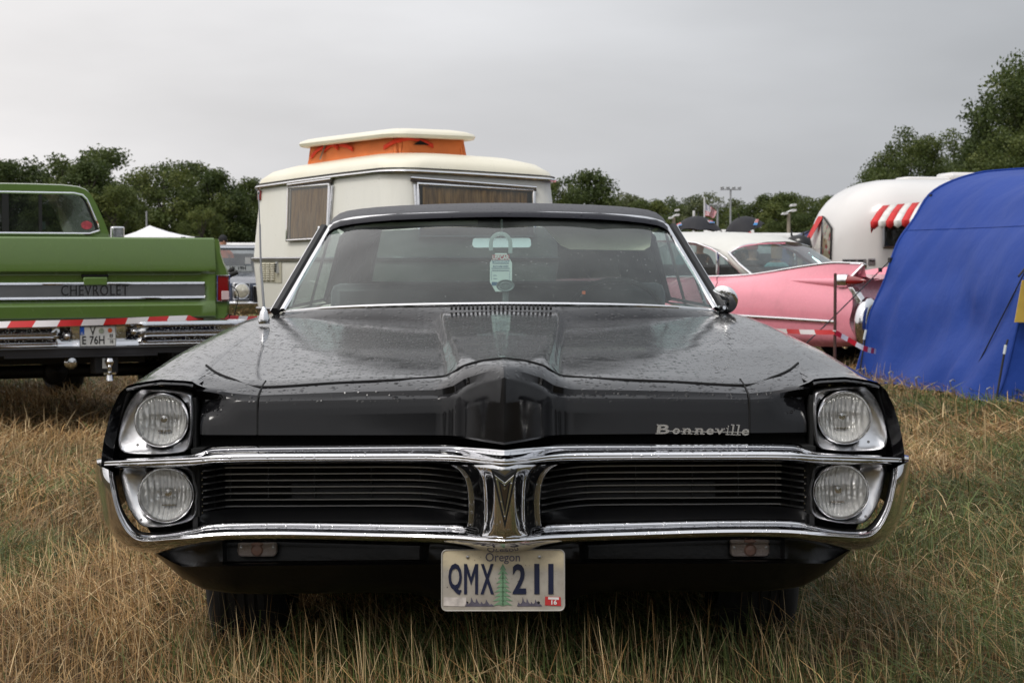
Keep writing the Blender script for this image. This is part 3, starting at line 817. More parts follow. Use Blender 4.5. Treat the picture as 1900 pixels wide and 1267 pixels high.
# --- script name badge
SCR = empty('name_script', CF.y(1304, 799, .097)); SCR.parent = car
SM = flat('script_metal', (.88, .88, .89), .25, .8)
def SL(px, py, y=0.0): return Vector(((px - 1304) * 4.76 / F_PX, y, -(py - 799) * 4.76 / F_PX))
def stroke(g, a, b, w, d=.003):
    a, b = Vector(a), Vector(b); t = (b - a).normalized(); n_ = Vector((-t.z, 0, t.x)) * w / 2
    g.prism([a - n_, b - n_, b + n_, a + n_], (0, d, 0))
PXM = 4.76 / F_PX
for ch, x0_, x1_, yt, yb_ in (('B', 1218, 1243, 787, 804.5), ('o', 1247, 1262, 794, 805), ('n', 1265, 1284, 794, 805), ('n', 1288, 1307, 794, 805.5), ('e', 1310, 1325, 794.5, 806), ('v', 1327, 1344, 795, 806), ('i', 1347, 1354, 789, 806.5), ('l', 1356, 1364, 787.5, 807), ('l', 1366, 1374, 788, 807.3), ('e', 1376, 1391, 796, 807.8)):
    me = text_mesh(ch, size=.04, offset=.0009, extrude=.0015, res=4); xz = [v.co.x for v in me.vertices]; yz = [v.co.y for v in me.vertices]
    lx, hx_, ly, hy_ = min(xz), max(xz), min(yz), max(yz)
    me.transform(Matrix.Translation((-(lx + hx_) / 2, -(ly + hy_) / 2, 0))); me.transform(Matrix.Diagonal(((x1_ - x0_ - (5 if ch in 'nil' else 1.5)) * PXM / (hx_ - lx), (yb_ - yt) * PXM / (hy_ - ly), 1, 1)))
    sk = Matrix.Identity(4); sk[0][1] = .16; me.transform(sk); c_ = SL((x0_ + x1_) / 2, (yt + yb_) / 2)
    me.transform(Matrix.Translation(c_) @ Matrix.Rotation(R(90), 4, 'X')); me.materials.append(SM); me.name = 'script_letter'
    o = bpy.data.objects.new('script_letter', me); COL.objects.link(o); o.parent = SCR
    sl_ = []
    if ch == 'n': sl_ = [(x0_ - .5, x0_ + 8, yb_ - .6), (x1_ - 8.5, x1_ + .5, yb_ - .6), (x0_ + 1, x0_ + 6, yt + .8)]
    elif ch in 'il': sl_ = [(x0_ - .5, x1_ + .5, yb_ - .6), (x0_ + .5, x0_ + 5, yt + (5.5 if ch == 'i' else .6))]
    elif ch == 'v': sl_ = [(x0_, x0_ + 6.5, yt + .6), (x1_ - 5.5, x1_ + 1.5, yt + .6)]
    elif ch == 'B': sl_ = [(x0_ - 2, x0_ + 8, yb_ - .6), (x0_ - 0, x0_ + 8, yt + .6)]
    for a, b_, yy in sl_:
        g = M(); stroke(g, SL(a, yy, -.0015), SL(b_, yy, -.0015), .0022); g.build('script_serif', SM, o, smooth=False)
g = M(); stroke(g, SL(1238, 799.3, .0004), SL(1388, 802.4, .0004), .0021); g.build('script_bar', SM, SCR, smooth=False)

# --- cowl, vents, wipers
g = M(); rows = []
for x in (0, .1, .2, .3, .4, .5, .6, .7, .775):
    ye = edge_y(x); yw = tab(x, [(0, 1.84), (.4, 1.88), (.6, 1.96), (.75, 2.12), (.8, 2.2)]); zw = tab(x, [(0, 1.006), (.5, .996), (.75, .98), (.8, .975)])
    rows.append([Vector((x, ye + .012, Z(x, ye) - .018)), Vector((x, lerp(ye, yw, .4), lerp(Z(x, ye), zw, .4) - .010)), Vector((x, lerp(ye, yw, .75), zw - .006)), Vector((x, yw + .03, zw))])
g.grid(rows); g.f = [tuple(reversed(f)) for f in g.f]; g.mirror(); g.build('cowl', BLACK, car, merge=True)
me = None
for i in range(24):
    px = 838 + i * 8; p = CF.y(px, 570.5, 1.765)
    if me is None: g = M(); g.box((0, 0, 0), (.0075, .03, .007)); me = g.build('cowl_vent', GAP, None, mesh_only=True, smooth=False)
    inst(me, 'cowl_vent', car, (p.x, 1.772, p.z + .001), (R(25), 0, 0))

# --- windscreen and roof
WB = [(927, 562, 1.85), (1040, 562.6, 1.865), (1150, 564.4, 1.90), (1225, 567, 1.97), (1275, 570, 2.05), (1322, 574, 2.15)]
WT = [(927, 403, 2.42), (1020, 404, 2.43), (1100, 406, 2.46), (1165, 409, 2.51), (1205, 413, 2.56), (1229, 419, 2.62)]
wb = crom([S(*p) for p in WB], 4); wt = crom([S(*p) for p in WT], 4); wb[0].x = wt[0].x = 0
rows = []
for a, b_ in zip(wb, wt):
    rows.append([a.lerp(b_, t) + Vector((0, -.018 * math.sin(math.pi * t), .012 * math.sin(math.pi * t))) for t in [i / 8 for i in range(9)]])
g = M(); g.grid(rows); g.mirror()
WSG = m_glass('windscreen_glass', (.72, .86, .83), .050, .42, ior=1.5)
g.build('windscreen', WSG, car, merge=True)
def strip(pts, w, h, name, mat, up=Vector((0, -.6, .8)), parent=None):
    """flat moulding along a path"""
    g = M(); rows = []
    for i, p in enumerate(pts):
        t = (pts[min(i + 1, len(pts) - 1)] - pts[max(i - 1, 0)]).normalized(); s_ = t.cross(up).normalized(); n_ = s_.cross(t).normalized()
        rows.append([p - s_ * w / 2, p - s_ * w * .35 + n_ * h, p + s_ * w * .0 + n_ * h * 1.25, p + s_ * w * .35 + n_ * h, p + s_ * w / 2, p - n_ * h * .3])
    g.grid(rows, cu=True); return both(g, name, mat, ang=40)
strip([p + Vector((0, .004, .011)) for p in wt], .030, .006, 'windscreen_trim', CHROME2)
strip([p + Vector((0, -.004, -.004)) for p in wb], .016, .005, 'windscreen_trim', CHROME2, Vector((0, -.5, .85)))
ap = [wb[-1].lerp(wt[-1], t / 8) + Vector((.012, 0, 0)) for t in range(9)]
strip(ap, .026, .008, 'windscreen_trim', CHROME2, Vector((.5, -.8, .3)))
g = M(); g.tube([p + Vector((.030, .03, -.004)) for p in ap], .018, 6); both(g, 'windscreen_pillar', DARK)
strip([p + Vector((.048, .045, -.004)) for p in ap], .008, .004, 'drip_moulding', CHROME2, Vector((.6, -.7, .3)))
# roof
RX = [0, .12, .25, .38, .48, .55, .60, .63, .652, .665, .672]
RDZ = [0, -.001, -.004, -.009, -.015, -.022, -.030, -.040, -.056, -.075, -.10]
def rz_(y): return DZ(y) + tab(y, [(2.36, 1.336), (2.44, 1.350), (2.55, 1.362), (2.8, 1.379), (3.1, 1.390), (3.5, 1.394), (4.0, 1.375), (4.35, 1.335)])
g = M(); rows = []
for y in (2.36, 2.38, 2.42, 2.48, 2.56, 2.7, 2.9, 3.1, 3.4, 3.7, 4.0, 4.2, 4.35):
    r = []
    for x, dz in zip(RX, RDZ):
        yf = y + tab(x, [(0, 0), (.4, .05), (.6, .16), (.68, .25)]) * (1 - sst(y, 2.4, 3.4))
        z = rz_(y) + dz
        if y == 2.36: z -= .012
        r.append(Vector((x * (1 + .03 * sst(y, 2.4, 3.2)), yf, z)))
    rows.append(r)
g.grid(rows); g.mirror(); roof = g.build('roof', ROOFP, car, merge=True, ang=60, recalc=True)
g = M(); g.grid([[p + Vector((0, 0, -.03)) for p in r[:-2]] for r in rows[2:]]); g.mirror(); g.build('headliner', simple('headliner_cloth', (.10, .095, .085), .9), roof, merge=True)
# rear pillar, rear glass, side glass
rr = [Vector((x * 1.03, 4.35, 1.335 + dz)) for x, dz in zip(RX, RDZ)]
CPM = M(); CPM.add([(.66, 3.75, 1.29), (.69, 3.75, 1.26), (.66, 4.35, 1.26), (.55, 4.40, 1.31), (.80, 4.15, .97), (.80, 5.05, .96), (.64, 4.85, .985)], [(0, 1, 4, 2), (2, 4, 5), (0, 2, 3), (2, 5, 6, 3)])
both(CPM, 'rear_pillar', ROOFP, solid=.02, smooth=False)
GT = m_glass('tinted_glass', (.78, .88, .86), .05); GR = m_glass('rear_tinted_glass', (.10, .125, .12), .02)
g = M(); g.add([(0, 4.36, 1.325), (.60, 4.40, 1.30), (.70, 4.86, .985), (0, 4.9, .99)], [(0, 1, 2, 3)]); g.mirror(); g.build('rear_window', GR, car, smooth=False)
g = M(); g.grid([[Vector((.772, 2.2, .985)), Vector((.80, 2.75, .975)), Vector((.80, 3.4, .972)), Vector((.80, 4.15, .97))], [Vector((.695, 2.66, 1.285)), Vector((.695, 2.8, 1.295)), Vector((.695, 3.4, 1.305)), Vector((.69, 3.8, 1.27))]])
both(g, 'side_window', GT)
g = M(); g.tube([Vector((.70, 2.80, 1.29)), Vector((.795, 2.62, .98))], .007, 6); g.tube([Vector((.70, 3.35, 1.30)), Vector((.80, 3.45, .97))], .007, 6); both(g, 'window_post', CHROME2)
strip([Vector((.80, y, .978)) for y in (2.25, 3, 3.6, 4.2)], .02, .008, 'belt_trim', CHROME2, Vector((.3, 0, .9)))
# --- cabin
GREYC = simple('dash_vinyl', (.15, .18, .17), .6, bump=.2); SEATC = simple('seat_vinyl', (.018, .02, .022), .45)
g = M(); rows = []
for x in (0, .25, .5, .7):
    yb = tab(x, [(0, 1.9), (.5, 1.98), (.75, 2.16)]); rows.append([Vector((x, yb, .985)), Vector((x, 2.3, .975)), Vector((x, 2.42, .95)), Vector((x, 2.45, .80))])
g.grid(rows); g.mirror(); g.build('dashboard', GREYC, car, merge=True)
g = M()
g.box((0, 3.42, .80), (1.42, .16, .52), Matrix.Rotation(R(-10), 3, 'X')); g.box((0, 3.15, .50), (1.42, .55, .18))
g.build('front_seat', SEATC, car, bevel=.04)
g = M(); g.box((0, 4.30, .82), (1.34, .16, .48), Matrix.Rotation(R(-15), 3, 'X')); g.build('rear_seat', SEATC, car, bevel=.04)
g = M(); g.box((0, 4.62, .955), (1.3, .5, .02)); g.build('parcel_shelf', SEATC, car)
wm_ = Matrix.Translation(Vector((.45, 2.72, .905))) @ Matrix.Rotation(R(-62), 4, 'X')
g = M(); g.tube([Vector((.20 * math.cos(R(a)), .20 * math.sin(R(a)), 0)) for a in range(0, 360, 10)], .011, 8, closed=True)
g.tube([(-.19, 0, 0), (0, 0, -.03), (.19, 0, 0)], .009, 6); g.tube([(0, 0, -.02), (0, 0, -.28)], .025, 8); g.xform(wm_); g.build('steering_wheel', RUBBER, car)
g = M(); vp = [(995, 419), (1010, 422), (1040, 455), (1058, 463), (1195, 465), (1207, 458), (1209, 440), (1206, 421)]
VB = simple('visor_vinyl', (.72, .62, .47), .6)
g.prism([CF.y(px, py, 2.63 - .10 * (py - 419) / 46) for px, py in vp], (0, .02, 0)); g.build('sun_visor', VB, car, bevel=.004)
g = M(); g.prism([Vector((-.08, 2.62, 1.31)), Vector((-.55, 2.62, 1.30)), Vector((-.55, 2.80, 1.325)), Vector((-.08, 2.80, 1.34))], (0, 0, -.015)); g.build('sun_visor', VB, car)
mc = CF.y(931, 450.5, 2.56)
g = M(); g.prism([mc + Vector((p.x, p.z * .17, p.z)) for p in rrect(.226, .042, .013)], (0, .012, 0)); mir = g.build('rear_view_mirror', flat('mirror_back', (.92, .94, .92), .22, 1), car, bevel=.003)
g = M(); g.tube([mc + Vector((0, .01, .02)), mc + Vector((0, -.005, .10))], .005, 8); g.build('mirror_stalk', SATIN, mir)
g = M(); dq = S(937, 530, 2.3); c_ = CF.y(938, 530, 2.30); g.lathe([(.032, .012), (.034, 0), (.031, -.006), (.024, -.002), (.016, -.004), (.015, -.002), (.001, -.002)], c_, n=28, sz=.66)
g.tube([c_ + Vector((0, .01, -.01)), c_ + Vector((0, .02, -.06))], .012, 8); g.build('dash_suction_cup', simple('cup_grey', (.16, .17, .17), .25), car)  # round suction cup on a short stalk on the dashboard
g = M(); g.box(CF.y(1083, 543, 2.45), (.012, .02, .012)); g.build('indicator_tag', flat('orange_plastic', (.7, .12, .03), .5), car)
# hanging show tag (a thing of its own)
TM = simple('tag_card', (.78, .79, .75), .5, var=.08)
tg = empty('show_tag', CF.m @ CF.y(929.5, 505, 2.36), .0115, 'pale green car show tag reading US-CAR CONVENTION hung behind the windscreen', 'tag')
tsx = (7.02) / F_PX
def TP(px, py, y=0): return Vector(((px - 929.5) * tsx, y, -(py - 505) * tsx))
g = M(); g.prism(chaikin([TP(909, 470), TP(950, 470), TP(950, 541), TP(909, 541)], 1), (0, .001, 0)); g.build('tag_card', TM, tg, smooth=False)
g = M(); pts = []
for a in range(0, 181, 15): pts.append(TP(929, 452) + Vector((.036 * math.cos(R(a)), 0, .036 * math.sin(R(a)))))
o_ = [TP(947, 470)] + pts + [TP(911, 465)]; g.tube(o_, .0085, 6); g.xform(Matrix.Diagonal((1, .25, 1, 1))); g.build('tag_hook', simple('tag_hook_grey', (.36, .40, .38), .5), tg)
TR, TB_, TW = flat('print_red', (.45, .04, .06), .5), flat('print_blue', (.03, .12, .22), .5), flat('print_white', (.8, .82, .78), .5)
g = M(); g.prism([TP(913, 473, -.001), TP(945, 473, -.001), TP(945, 482.5, -.001), TP(913, 482.5, -.001)], (0, .0008, 0)); g.build('tag_red_band', TR, tg, smooth=False)
g = M(); g.prism([TP(912, 483.5, -.001), TP(945.5, 483.5, -.001), TP(944, 489.5, -.001), TP(914, 489.5, -.001)], (0, .0008, 0)); g.build('tag_blue_band', TB_, tg, smooth=False)
text_obj('tag_lettering', 'US*CAR', TW, tg, Matrix.Translation(TP(929, 478.3, -.0016)), size=.022, offset=.0005, xs=.78)
text_obj('tag_lettering', 'CONVENTION', TW, tg, Matrix.Translation(TP(929, 486.7, -.0016)), size=.013, offset=.0003, xs=.72)
text_obj('tag_lettering', 'SHOW & SHINE CONTEST', TB_, tg, Matrix.Translation(TP(929, 494.5, -.0012)), size=.0095, offset=.0002, xs=.52)
g = M()
for z_, a_, b2_ in ((498, 912, 946), (502, 913, 944.5)): g.box(TP((a_ + b2_) / 2, z_, -.001), ((b2_ - a_) * tsx, .0008, .0018))
g.box(TP(918, 511, -.001), (.012, .0008, .0015)); g.box(TP(919, 517, -.001), (.014, .0008, .0015)); g.box(TP(917.5, 526.5, -.001), (.021, .0008, .013))
for x_ in (911.8, 945.5): g.box(TP(x_, 511, -.001), (.0008, .0008, .034))
g.build('tag_print', TB_, tg, smooth=False)
# --- aerial, wing mirror, wheels
ab = CF.y(490, 594, 1.62); at_ = CF.y(479.5, 358, 1.66)
g = M(); g.lathe([(.018, -.012), (.019, .002), (.015, .018), (.012, .03), (.009, .034), (.005, .045)], ab, axis='Z', n=20)
aer = g.build('aerial', CHROME2, car)
mid = ab.lerp(at_, .42) + Vector((-.003, 0, 0)); g = M(); g.tube([ab + Vector((0, 0, .04)), mid], .0042, 8); g.tube([mid, ab.lerp(at_, .75)], .0032, 8); g.tube([ab.lerp(at_, .75), at_], .0022, 6); g.lathe([(.001, .006), (.004, .003), (.004, -.003), (.001, -.006)], at_, axis='Z', n=10)
g.build('aerial_mast', SATIN, aer)
mm = CF.y(1342, 557, 2.25)
rot = Matrix.Rotation(R(-24), 4, 'Z') @ Matrix.Rotation(R(17), 4, 'X')
g = M(); g.lathe([(.001, -.012), (.022, -.0105), (.040, -.006), (.050, .000), (.0535, .004), (.052, .012), (.049, .012), (.047, .008), (.001, .008)], (0, 0, 0), n=40)
g.xform(Matrix.Translation(mm) @ rot); wmi = g.build('wing_mirror', m_chrome('mirror_chrome', .05, (.85, .85, .85)), car, ang=60)
g = M(); m2_ = CF.y(1340, 576, 2.20); g.lathe([(.010, -.01), (.0145, 0), (.012, .012), (.002, .016)], CF.y(1338, 573, 2.19), axis='Z', n=16); g.tube([CF.y(1344, 571, 2.17), CF.y(1338, 573, 2.19), CF.y(1336, 584, 2.2)], [.007, .008, .012], 10); g.build('mirror_stalk', CHROME2, wmi)
def wheel_mesh(r, w):
    g = M(); g.lathe([(r * .62, -w / 2), (r * .90, -w / 2), (r * .98, -w * .40), (r, -w * .3), (r, w * .3), (r * .98, w * .40), (r * .9, w / 2), (r * .62, w / 2)], (0, 0, 0), axis='X', n=40)
    for k in range(5):
        xo = (k - 2) * w * .13; g.lathe([(r * 1.001, xo - w * .045), (r * 1.012, xo - w * .04), (r * 1.012, xo + w * .04), (r * 1.001, xo + w * .045)], (0, 0, 0), axis='X', n=40)
    return g
TYRE = wheel_mesh(.355, .21).build('tyre', RUBBER, None, mesh_only=True)
gg = M(); gg.lathe([(.001, .06), (.06, .06), (.10, .045), (.20, .05), (.225, .09), (.225, -.09)], (0, 0, 0), axis='X', n=32); RIM = gg.build('rim', CHROME2, None, mesh_only=True)
for y in (.98, 4.12):
    for sx in (-1, 1):
        w_ = inst(TYRE, 'wheel', car, (sx * .735, y, .35)); inst(RIM, 'rim', w_, rot=(0, 0, 0 if sx > 0 else math.pi))
def star(poly, c, K):
    """K points on a star-shaped x/z outline seen from c"""
    out = []
    for k in range(K):
        a = 2 * math.pi * k / K; dx, dz = math.cos(a), math.sin(a); best = 0
        for i in range(len(poly)):
            p = poly[i]; q = poly[(i + 1) % len(poly)]
            px_, pz, qx, qz = p[0] - c[0], p[2] - c[2], q[0] - c[0], q[2] - c[2]
            den = (qx - px_) * dz - (qz - pz) * dx
            if abs(den) < 1e-12: continue
            t = (pz * dx - px_ * dz) / den
            if -1e-6 <= t <= 1 + 1e-6:
                u = (px_ + (qx - px_) * t) * dx + (pz + (qz - pz) * t) * dz; best = max(best, u)
        out.append(Vector((c[0] + dx * best, c[1], c[2] + dz * best)))
    return out
# ================================================================== green pickup
tp = at(175, 700, 12.5)
truck = empty('pickup_truck', (tp.x, tp.y, 0), R(27), 'green old pickup truck seen from behind, chrome ribbed bumper with licence plate', 'pickup truck')
TF = Frame(truck)
def car_paint(name, col, rough=.18, var=.05):
    k = NT(name); nz = k.noise(3, 4); k.set(col=k.mix(k.ramp(nz, [(.3, 0), (.7, var * 4)]), col, tuple(c * .78 + .01 for c in col)), rough=k.ramp(k.noise(14, 5), [(.3, rough * .8), (.8, rough * 1.7)]), coat=.5, coatr=.06, spec=.5)
    mot = k.noise(5, 6, .7); dirt = k.noise(1.1, 3)
    base_ = k.b.inputs['Base Color'].links[0].from_socket
    k.set(col=k.mix(k.math('MULTIPLY', k.ramp(mot, [(.5, 0), (.8, .55)]), k.ramp(dirt, [(.35, .3), (.7, 1)])), base_, tuple(c * .55 + .03 for c in col)))
    k.bump(k.noise(1.6, 2), .12, .01); MATS[name] = k.m; return k.m
GREEN = car_paint('green_paint', (.108, .182, .040), .20)
def tz(py, px=395): return TF.y(px, py, 0).z
def tx(px, y=0): return TF.y(px, 520, y).x
prof = [(443, .03), (441.5, .015), (444, .003), (452, -.004), (498, -.030), (503, -.028), (508, .002), (513, .010), (556, .010), (561, -.004), (566, -.022), (586, -.018), (590, -.005), (591, .02)]
xs_ = tx(398)
g = M(); rows = []
for i in range(25):
    x = lerp(0, xs_, i / 24); e = sst(x, xs_ - .09, xs_ - .05)
    rows.append([Vector((x, lerp(y, -.012 if 4 <= j <= 10 else y, e if 6 <= j <= 9 else 0), tz(py))) for j, (py, y) in enumerate(prof)])
g.grid(rows); g.f = [tuple(reversed(f)) for f in g.f]; g.mirror(); tailgate = g.build('tailgate', GREEN, truck, merge=True, recalc=True)
# bed corners and sides
cornr = [(404, 443), (407.5, 446), (409.5, 456), (411, 470), (417, 488), (424, 502), (426.5, 512), (427, 540), (427, 562), (425, 584), (418, 591)]
g = M(); rows = []
ring_ = [TF.y(px, py, 0) for px, py in cornr]
inner = [Vector((xs_ + .003, 0, tz(p[1]))) for p in cornr]
rows = [[p + Vector((0, .012, 0)) for p in inner], inner, [i_.lerp(o_, .8) + Vector((0, -.004, 0)) for i_, o_ in zip(inner, ring_)], [p + Vector((0, .012, 0)) for p in ring_], [p + Vector((.01, .08, 0)) for p in ring_], [p + Vector((.01, 2.3, 0)) for p in ring_]]
g.grid(rows)
g.add([rows[0][0], rows[4][0], rows[5][0], (rows[0][0].x, 2.3, rows[5][0].z)], [(0, 1, 2, 3)])
both(g, 'bed_side', GREEN, truck, recalc=True)
g = M(); g.box((0, 1.2, .62), (1.7, 2.2, .05)); g.box((0, 2.3, .9), (1.7, .04, .6)); g.build('bed_floor', GREEN, truck)
# recessed panel, chrome band, lettering, latch
zt_, zb_ = tz(525, 378), tz(551, 378); xb = tx(378)
fr_ = [(-xb, 0, zb_), (xb, 0, zb_), (xb, 0, zt_), (-xb, 0, zt_)]
g = M(); g.prism([(x, -.004, z) for x, y, z in fr_], (0, .014, 0))
k = NT('brushed_band'); sp_ = k.n('ShaderNodeSeparateXYZ'); k.l(k.co(), sp_.inputs[0])
k.set(col=k.mix(k.noise(3, 3), (.20, .21, .21), (.32, .32, .33)), rough=.35, metal=.85); k.bump(k.noise(40, 3, stretch=(.3, 1, 60)), .15, .002)
band = g.build('tailgate_band', k.m, truck, smooth=False)
g = M(); g.tube([Vector((x, -.012, z)) for x, y, z in fr_], .008, 6, closed=True); g.build('band_trim', CHROME2, band)
me = text_mesh('CHEVROLET', size=.125, offset=.001, extrude=.002, spacing=1.12); xz = [v.co.x for v in me.vertices]; w0 = max(xz) - min(xz)
LB_ = flat('letter_black', (.012, .012, .012), .5)
for off, mt, nm in ((.0, LB_, 'tailgate_lettering'), ):
    m_ = me.copy(); m_.transform(Matrix.Diagonal(((tx(238) - tx(113)) / w0, .78, 1, 1))); m_.transform(Matrix.Translation((tx(175.5), -.008, (zt_ + zb_) / 2 - .002)) @ Matrix.Rotation(R(90), 4, 'X'))
    m_.materials.append(mt); inst(m_, nm, band)
m_ = me.copy(); m_.transform(Matrix.Diagonal(((tx(238) - tx(113)) / w0, .78, 1, 1))); m_.transform(Matrix.Translation((tx(176.8), -.0065, (zt_ + zb_) / 2 - .007)) @ Matrix.Rotation(R(90), 4, 'X')); m_.materials.append(SATIN); inst(m_, 'lettering_edge', band)
g = M(); zl = tz(521); g.box((tx(176), -.006, zl), (.16, .03, .055)); g.build('tailgate_latch', GREEN, truck, bevel=.008)
g = M(); g.box((tx(176), -.0, zl + .036), (.175, .024, .018)); g.build('latch_gap', GAP, truck, bevel=.004)
# tail lamps
RED = simple('tail_lamp_red', (.22, .006, .008), .12, coat=1); 
a, b_, c_, d_ = TF.y(402, 511, -.012), TF.y(425, 511, -.012), TF.y(425, 559, -.012), TF.y(402, 559, -.012)
g = M(); g.prism([a, b_, c_, d_], (0, .05, 0)); L = both(g, 'tail_lamp', RED, truck, bevel=.008)
g = M(); g.tube([p + Vector((0, -.002, 0)) for p in (a, b_, c_, d_)], .007, 6, closed=True)
for par, o in zip(L, both(g, 'lamp_trim', CHROME2, truck)): o.parent = par
g = M(); q = TF.y(419, 548, -.016); g.box(q, (.06, .006, .06)); 
for par, o in zip(L, both(g, 'reversing_lamp', simple('reverse_white', (.6, .45, .45), .2), truck, bevel=.003)): o.parent = par
# bumper
yb = -.16
def bz(py): return TF.y(400, py, yb).z
b_top, b_bot = bz(594), bz(639); xe = 1.01
x1, x2, x3 = tx(262, yb), tx(228, yb), tx(245, yb)
def bprof(kind):
    H_ = b_top - b_bot
    if kind == 'rib': return [(0, .16), (0, .02), (-.02, -.005), (-.12 , -.012), (-.20, .004), (-.24, .028), (-.40, .028), (-.46, .005), (-.54, -.008), (-.62, .004), (-.66, .028), (-.80, .028), (-.85, .005), (-.93, -.006), (-.99, .006), (-1.0, .04), (-1.0, .10)]
    return [(0, .16), (0, .02), (-.03, -.004), (-.10, -.012), (-.16, .010), (-.2, .030), (-.40, .032), (-.46, .032), (-.54, .032), (-.62, .032), (-.66, .032), (-.80, .032), (-.85, .030), (-.93, .02), (-.99, .02), (-1.0, .04), (-1.0, .10)]
g = M(); rows = []
for x, kd in ((0, 'c'), (x2 - .01, 'c'), (x2 + .01, 'b'), (x3 - .02, 'b'), (x3 + .03, 'b'), (x1 - .01, 'b'), (x1 + .008, 'rib'), (x1 + .05, 'rib'), (.6, 'rib'), (.85, 'rib'), (.96, 'rib'), (1.0, 'rib'), (1.02, 'rib')):
    pr = bprof('rib' if kd == 'rib' else 'c'); dy = {'c': 0, 'b': .014, 'rib': 0}[kd] + (.0 if x < .93 else (x - .93) ** 2 * 9)
    rows.append([Vector((x, yb + y + dy * 1.0, b_top + (b_top - b_bot) * z)) for z, y in pr])
g.grid(rows); g.f = [tuple(reversed(f)) for f in g.f]; g.mirror(); bump = g.build('rear_bumper', CHROME, truck, merge=True, ang=45)
for px, py in ((125, 624), (249, 615)):
    g = M(); p = TF.y(px, py, yb + .035); g.lathe([(.022, .004), (.021, -.006), (.013, -.016), (.001, -.019)], p, n=16); g.build('bumper_bolt', CHROME2, bump)
g = M(); g.box((0, .05, b_bot - .03), (1.5, .30, .04)); g.box((-.1, -.08, b_bot - .045), (1.0, .03, .045)); g.build('step_bar', simple('frame_grey', (.035, .035, .04), .45), truck)
g = M(); p = TF.y(131, 672, -.05); g.lathe([(.001, -.045), (.03, -.04), (.045, -.015), (.045, .01), (.03, .03), (.02, .09)], p, n=20); g.build('tow_ball', CHROME2, truck)
g = M(); p = TF.y(201, 668, -.02); g.box(p + Vector((-.02, .03, -.01)), (.16, .12, .16)); hb = g.build('hitch', DARK, truck, bevel=.01)
g = M(); g.box(TF.y(195, 674, -.09), (.035, .005, .065)); g.build('hitch_label', simple('label_white', (.6, .6, .58), .5), hb, smooth=False)
g = M(); g.lathe([(.001, .035), (.024, .026), (.032, .005), (.024, -.018), (.014, -.03), (.014, -.06), (.045, -.065), (.045, -.08), (.018, -.082), (.02, -.10), (.024, -.12), (.001, -.125)], TF.y(203, 672, -.12), axis='Z', n=20); g.build('hitch_ball', CHROME2, hb)
for sx in (-1, 1):
    w_ = inst(TYRE, 'wheel', truck, (sx * .82, 1.1, .37), sc=(1.15, 1.05, 1.05)); inst(RIM, 'rim', w_, rot=(0, 0, 0 if sx > 0 else math.pi))
    w_ = inst(TYRE, 'wheel', truck, (sx * .82, 4.2, .37), sc=(1.15, 1.05, 1.05)); inst(RIM, 'rim', w_, rot=(0, 0, 0 if sx > 0 else math.pi))
g = M(); g.tube([(-.8, 1.1, .38), (.8, 1.1, .38)], .05, 10); g.lathe([(.001, -.10), (.08, -.06), (.10, 0), (.08, .06), (.001, .10)], (0, 1.1, .38), n=20); g.box((0, 3.0, .5), (1.2, 4.2, .12)); g.build('rear_axle', DARK, truck)
# plate
pc = TF.y(181.5, 623.5, yb + .0)
tpl = empty('license_plate', pc); tpl.parent = truck
pw = tx(215, yb) - tx(148, yb); ph = pw * .545
PLW = simple('plate_white', (.62, .62, .60), .35, var=.05)
g = M(); g.prism(rrect(pw, ph, .008), (0, .006, 0)); g.build('plate_sheet', PLW, tpl)
g = M(); g.tube([p + Vector((0, -.001, 0)) for p in rrect(pw, ph, .008)], .0025, 5, closed=True); g.build('plate_rim', SATIN, tpl)
def tpt(s, u, v, size, xs=.8): text_obj('plate_character', s, LB_, tpl, Matrix.Translation((u * pw, -.0015, v * ph)), size=size, xs=xs, offset=.0008, extrude=.0004)
tpt('V', -.14, .24, .075); tpt('E', -.385, -.22, .075); tpt('76H', -.02, -.22, .075); tpt('03', .375, .0, .030); tpt('10', .375, -.30, .030)
g = M(); g.box((.375 * pw, -.0012, -.15 * ph), (.05, .001, .002)); g.build('plate_line', LB_, tpl)
g = M(); g.box((-.435 * pw, -.001, .27 * ph), (.12 * pw, .002, .40 * ph)); eu = g.build('plate_blue_field', flat('plate_blue', (.01, .08, .42), .4), tpl)
text_obj('plate_country', 'D', PLW, eu, Matrix.Translation((-.435 * pw, -.0025, .14 * ph)), size=.022, extrude=.0002)
g = M(); g.lathe([(.018, 0), (.017, -.001), (.0005, -.001)], (.10 * pw, -.001, .26 * ph), n=20); g.build('registration_seal', simple('seal_grey', (.30, .33, .25), .4, nscale=120, var=.5), tpl)
g = M(); g.lathe([(.015, 0), (.014, -.001), (.0005, -.001)], (.34 * pw, -.001, .28 * ph), n=20); g.build('inspection_seal', simple('seal_orange', (.55, .12, .03), .4), tpl)
# cab
yc = 2.36
CO = [(0, 338), (60, 340), (120, 342), (147, 345), (160, 350), (168, 357), (180, 377), (192, 403), (203, 430), (208, 446)]
co = [TF.y(px, py, yc) for px, py in CO]
zlow = 1.0
right = [p for p in co if p.x > .05] + [Vector((.93, yc, zlow)), Vector((.93, yc, .6))]
out_ = right + [Vector((-p.x, p.y, p.z)) for p in reversed(right)]
WO = [(146, 359), (156, 364), (162, 373), (172, 397), (182, 420), (184, 430), (180, 434)]
wo_ = [TF.y(px, py, yc) for px, py in WO]; wl = wo_ + [Vector((-p.x, p.y, p.z)) for p in reversed(wo_)]
cc = (0, yc, (wo_[0].z + wo_[-1].z) / 2); K = 96
A = star(out_, cc, K); B = star(wl, cc, K)
g = M(); g.grid([[p + Vector((0, 1.45, 0)) for p in A], [p + Vector((0, .10, 0)) for p in A], [p.lerp(q, .02) + Vector((0, .03, 0)) for p, q in zip(A, B)], [p.lerp(q, .12) for p, q in zip(A, B)], B, [p + Vector((0, .03, 0)) for p in B]], cu=True)
